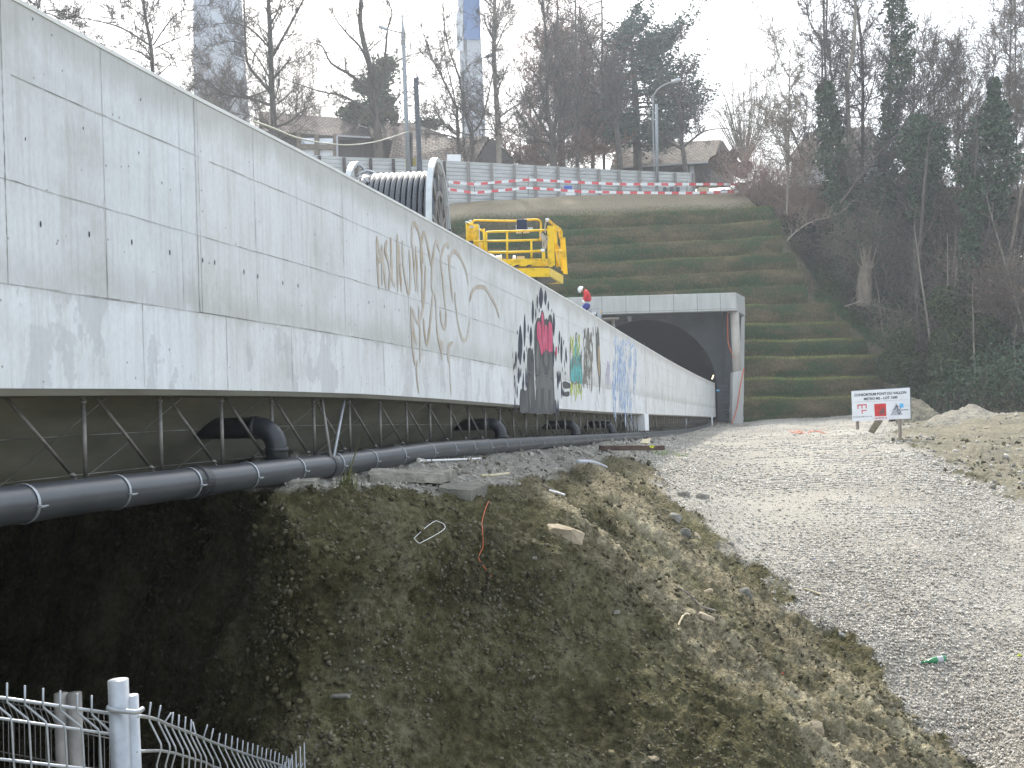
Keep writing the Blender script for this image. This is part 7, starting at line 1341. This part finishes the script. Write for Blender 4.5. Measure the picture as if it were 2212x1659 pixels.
thicket('dark bramble patch in the middle of the slope', [(1830, 560), (1900, 600), (1980, 640)], 65, 200, 3.0, 'bark_brown', 104, 'ivy', 5000)
thicket('glossy evergreen shrubs under the tall ivy trunk', [(1840, 480), (1920, 500), (2000, 500)], 68, 150, 4.2, 'bark_brown', 105, 'ivy', 14000)
thicket('brownish thicket behind the ivy masses', [(1990, 490), (2080, 500), (2212, 510), (2330, 520)], 69, 190, 4.5, 'bark_brown', 106, 'dryleaf', 5000)
thicket('brambles low on the slope above the sign', [(1930, 740), (1990, 800), (2040, 850)], 60.5, 110, 2.2, 'bark_brown', 107, 'bush', 4000)
thicket('tangle of bare brush at the right edge', [(2090, 660), (2160, 700), (2260, 740)], 58, 170, 3.6, 'bark_brown', 108, 'dryleaf', 2500)
# big dark evergreen bush
n = 26000; cxs = rng.uniform(0, 1, n); lob = rng.integers(0, 16, n); lc = np.array([(2090+rng.normal(0, 45), 770+rng.normal(0, 55)) for _ in range(16)]); lc[0] = (2090, 650); lc[1] = (2085, 690); lr = rng.uniform(22, 46, 16); lr[0] = 16; lr[1] = 24
a = rng.normal(size=(n, 3)); a /= np.linalg.norm(a, axis=1, keepdims=True); rr = rng.uniform(.6, 1, n)**.5; P = Wn(lc[lob, 0]+a[:, 0]*lr[lob]*rr, lc[lob, 1]+a[:, 2]*lr[lob]*rr, 57.5)+np.stack([0*rr, a[:, 1]*lr[lob]*.022*rr, 0*rr], -1)
needles(P, 'evergreen_bush', 'big rounded dark evergreen bush low in the wood at right', 57, 'bush', W(2090, 870, 57.5), [(*W(2090, 880, 57.5), *W(2090, 700, 57.5), .12, .05)], .11, cat='shrub')
n = 15000; lob = rng.integers(0, 10, n); lc = np.array([(1985+rng.normal(0, 40), 810+rng.normal(0, 35)) for _ in range(10)]); lr = rng.uniform(20, 40, 10); a = rng.normal(size=(n, 3)); a /= np.linalg.norm(a, axis=1, keepdims=True); P = Wn(lc[lob, 0]+a[:, 0]*lr[lob], lc[lob, 1]+a[:, 2]*lr[lob], 58.5)+np.stack([0*lob, a[:, 1]*lr[lob]*.022, 0*lob], -1)
needles(P, 'evergreen_bush', 'smaller evergreen bush left of the big one, above the sign', 58, 'bush', W(1985, 880, 58.5), [(*W(1985, 880, 58.5), *W(1985, 800, 58.5), .08, .03)], .11, cat='shrub')
# ground cover of the wooded slope
n = 70000; jx = rng.integers(0, len(xs3), n); iy = rng.integers(0, 90, n); P = S3[iy, jx]+np.stack([rng.normal(0, .3, n), rng.normal(0, .3, n)-.15, rng.exponential(.32, n)], -1); lump = fbm(P, .35, 3, 66); keep = (rng.random(n) < np.clip(.55+lump, .08, 1)) & (rng.random(n) < clear[iy, jx]); P = P[keep]; P[:, 2] += np.clip(lump[keep], 0, 1)*rng.random(keep.sum())*1.3
V, Fc_ = leafcards(P, .10, rng); tag(link('undergrowth', fast_mesh('u', V, Fc_), M['litter'], None, (25, 64, 0)), 'dense dark undergrowth of ivy and dead leaves covering the valley side', 'undergrowth', kind='stuff')
n = 7000; jx = rng.integers(0, len(xs3), n); iy = rng.integers(0, 90, n); kk = rng.random(n) < clear[iy, jx]; jx = jx[kk]; iy = iy[kk]; n = len(jx); P = S3[iy, jx]; d_ = rng.normal(0, .5, (n, 3)); d_[:, 2] = np.abs(d_[:, 2])+.35; l = rng.uniform(.4, 1.7, (n, 1)); Q = P+d_*l*.7; V, Fc_ = tubes(np.concatenate([P, Q, np.full((n, 1), .016), np.full((n, 1), .005)], 1), 3)
tag(link('brush', fast_mesh('b', V, Fc_), M['bark_brown'], None, (25, 64, 0)), 'thin dead stems standing all over the wooded slope', 'brush', kind='stuff')

# saplings repeated over the slope
protos = []
for k_ in range(3):
    rnd = random.Random(200+k_); H_ = (9, 7, 5.5)[k_]; pts = [Vector((0, 0, -.5))]; d = Vector((rnd.uniform(-.12, .12), 0, 1))
    for i in range(6): d = (d+Vector((rnd.gauss(0, .07), rnd.gauss(0, .05), .1))).normalized(); pts.append(pts[-1]+d*H_/6)
    ms = [(*pts[i], *pts[i+1], .10*(1-i/7.5), .10*(1-(i+1)/7.5)) for i in range(6)]; br = []
    for i in range(2, 6):
        for _ in range(3): grow(br, pts[i].lerp(pts[i+1], rnd.random()), Vector((rnd.gauss(0, .7), rnd.gauss(0, .6), .7)).normalized(), rnd.uniform(1, 2.3), .025, 1, rnd, .1, .22, 3, .5, .007)
    a_ = fast_mesh('trunk', *tubes(ms, 6)); b_ = fast_mesh('crown', *tubes(br, 3)); a_.materials.append(M[('bark_pale', 'bark', 'bark_pale')[k_]]); b_.materials.append(M['bark_brown']); protos.append((a_, b_))
rnd = random.Random(321); nsp = 0
for _ in range(400):
    if nsp >= 46: break
    x, y = rnd.uniform(1800, 2240), rnd.uniform(480, 850)
    if x < 1740+(y-560)*.72: continue
    j = int((x-1560)/6); i = int(np.argmin(abs(Y3[:, j]-y))); p = S3[i, j]; k_ = rnd.randrange(3); nsp += 1
    t = thing('sapling', p, 'slender bare sapling rising from the undergrowth of the wooded slope', 'tree', 'slender saplings on the wooded slope'); t.rotation_euler = (rnd.uniform(-.1, .1), rnd.uniform(-.28, .28), rnd.uniform(0, 6.28)); s_ = rnd.uniform(.6, 1.15); t.scale = (s_, s_, s_)
    for nm, m_ in zip(('trunk', 'crown'), protos[k_]): o = bpy.data.objects.new(nm, m_); C.objects.link(o); o.parent = t

n = 60000; jx = rng.integers(0, len(xs3), n); iy = rng.integers(0, 90, n); P = S3[iy, jx]; lump = fbm(P, .22, 3, 166); kk = (rng.random(n) < clear[iy, jx]) & (rng.random(n) < np.clip(lump*2.6+.1, 0, 1)); P = P[kk]+rng.normal(0, .3, (kk.sum(), 3))+[0, -.5, .9]; P[:, 2] += rng.random(len(P))*np.clip(lump[kk], 0, 1)*2.4
V, Fc_ = leafcards(P, .10, rng); tag(link('ivy_cover', fast_mesh('u', V, Fc_), M['ivy'], None, (25, 64, 0)), 'dark glossy ivy leaves over the brush of the valley side', 'ivy', kind='stuff')

n = 9000; lob = rng.integers(0, 12, n); lc = np.array([(1572+rng.normal(0, 17), 352+rng.normal(0, 13)) for _ in range(12)]); lr = rng.uniform(8, 16, 12); a = rng.normal(size=(n, 3)); a /= np.linalg.norm(a, axis=1, keepdims=True); P = Wn(lc[lob, 0]+a[:, 0]*lr[lob], lc[lob, 1]+a[:, 2]*lr[lob], 93)+np.stack([0*lob, a[:, 1]*lr[lob]*.03, 0*lob], -1)
needles(P, 'brown_bush', 'brown leafy bush at the right end of the tan roofed house', 93, 'dryleaf', W(1572, 380, 93), [(*W(1572, 385, 93), *W(1572, 350, 93), .08, .03)], .12, cat='shrub')
# ---------------------------------------------------------------- air
mb = MB(); mb.box(-270, 270, -45, 345, -10.2, 44); hz_ = mb.mesh('haze'); m = bpy.data.materials.new('haze'); m.use_nodes = True; nt = m.node_tree; nt.nodes.clear()
v = nt.nodes.new('ShaderNodeVolumePrincipled'); v.inputs['Density'].default_value = HAZE; v.inputs['Color'].default_value = (.86, .92, 1, 1); v.inputs['Anisotropy'].default_value = .3; oo = nt.nodes.new('ShaderNodeOutputMaterial'); nt.links.new(v.outputs[0], oo.inputs['Volume'])
link('haze', hz_, m, None, (0, 100, 0))['kind'] = 'stuff'
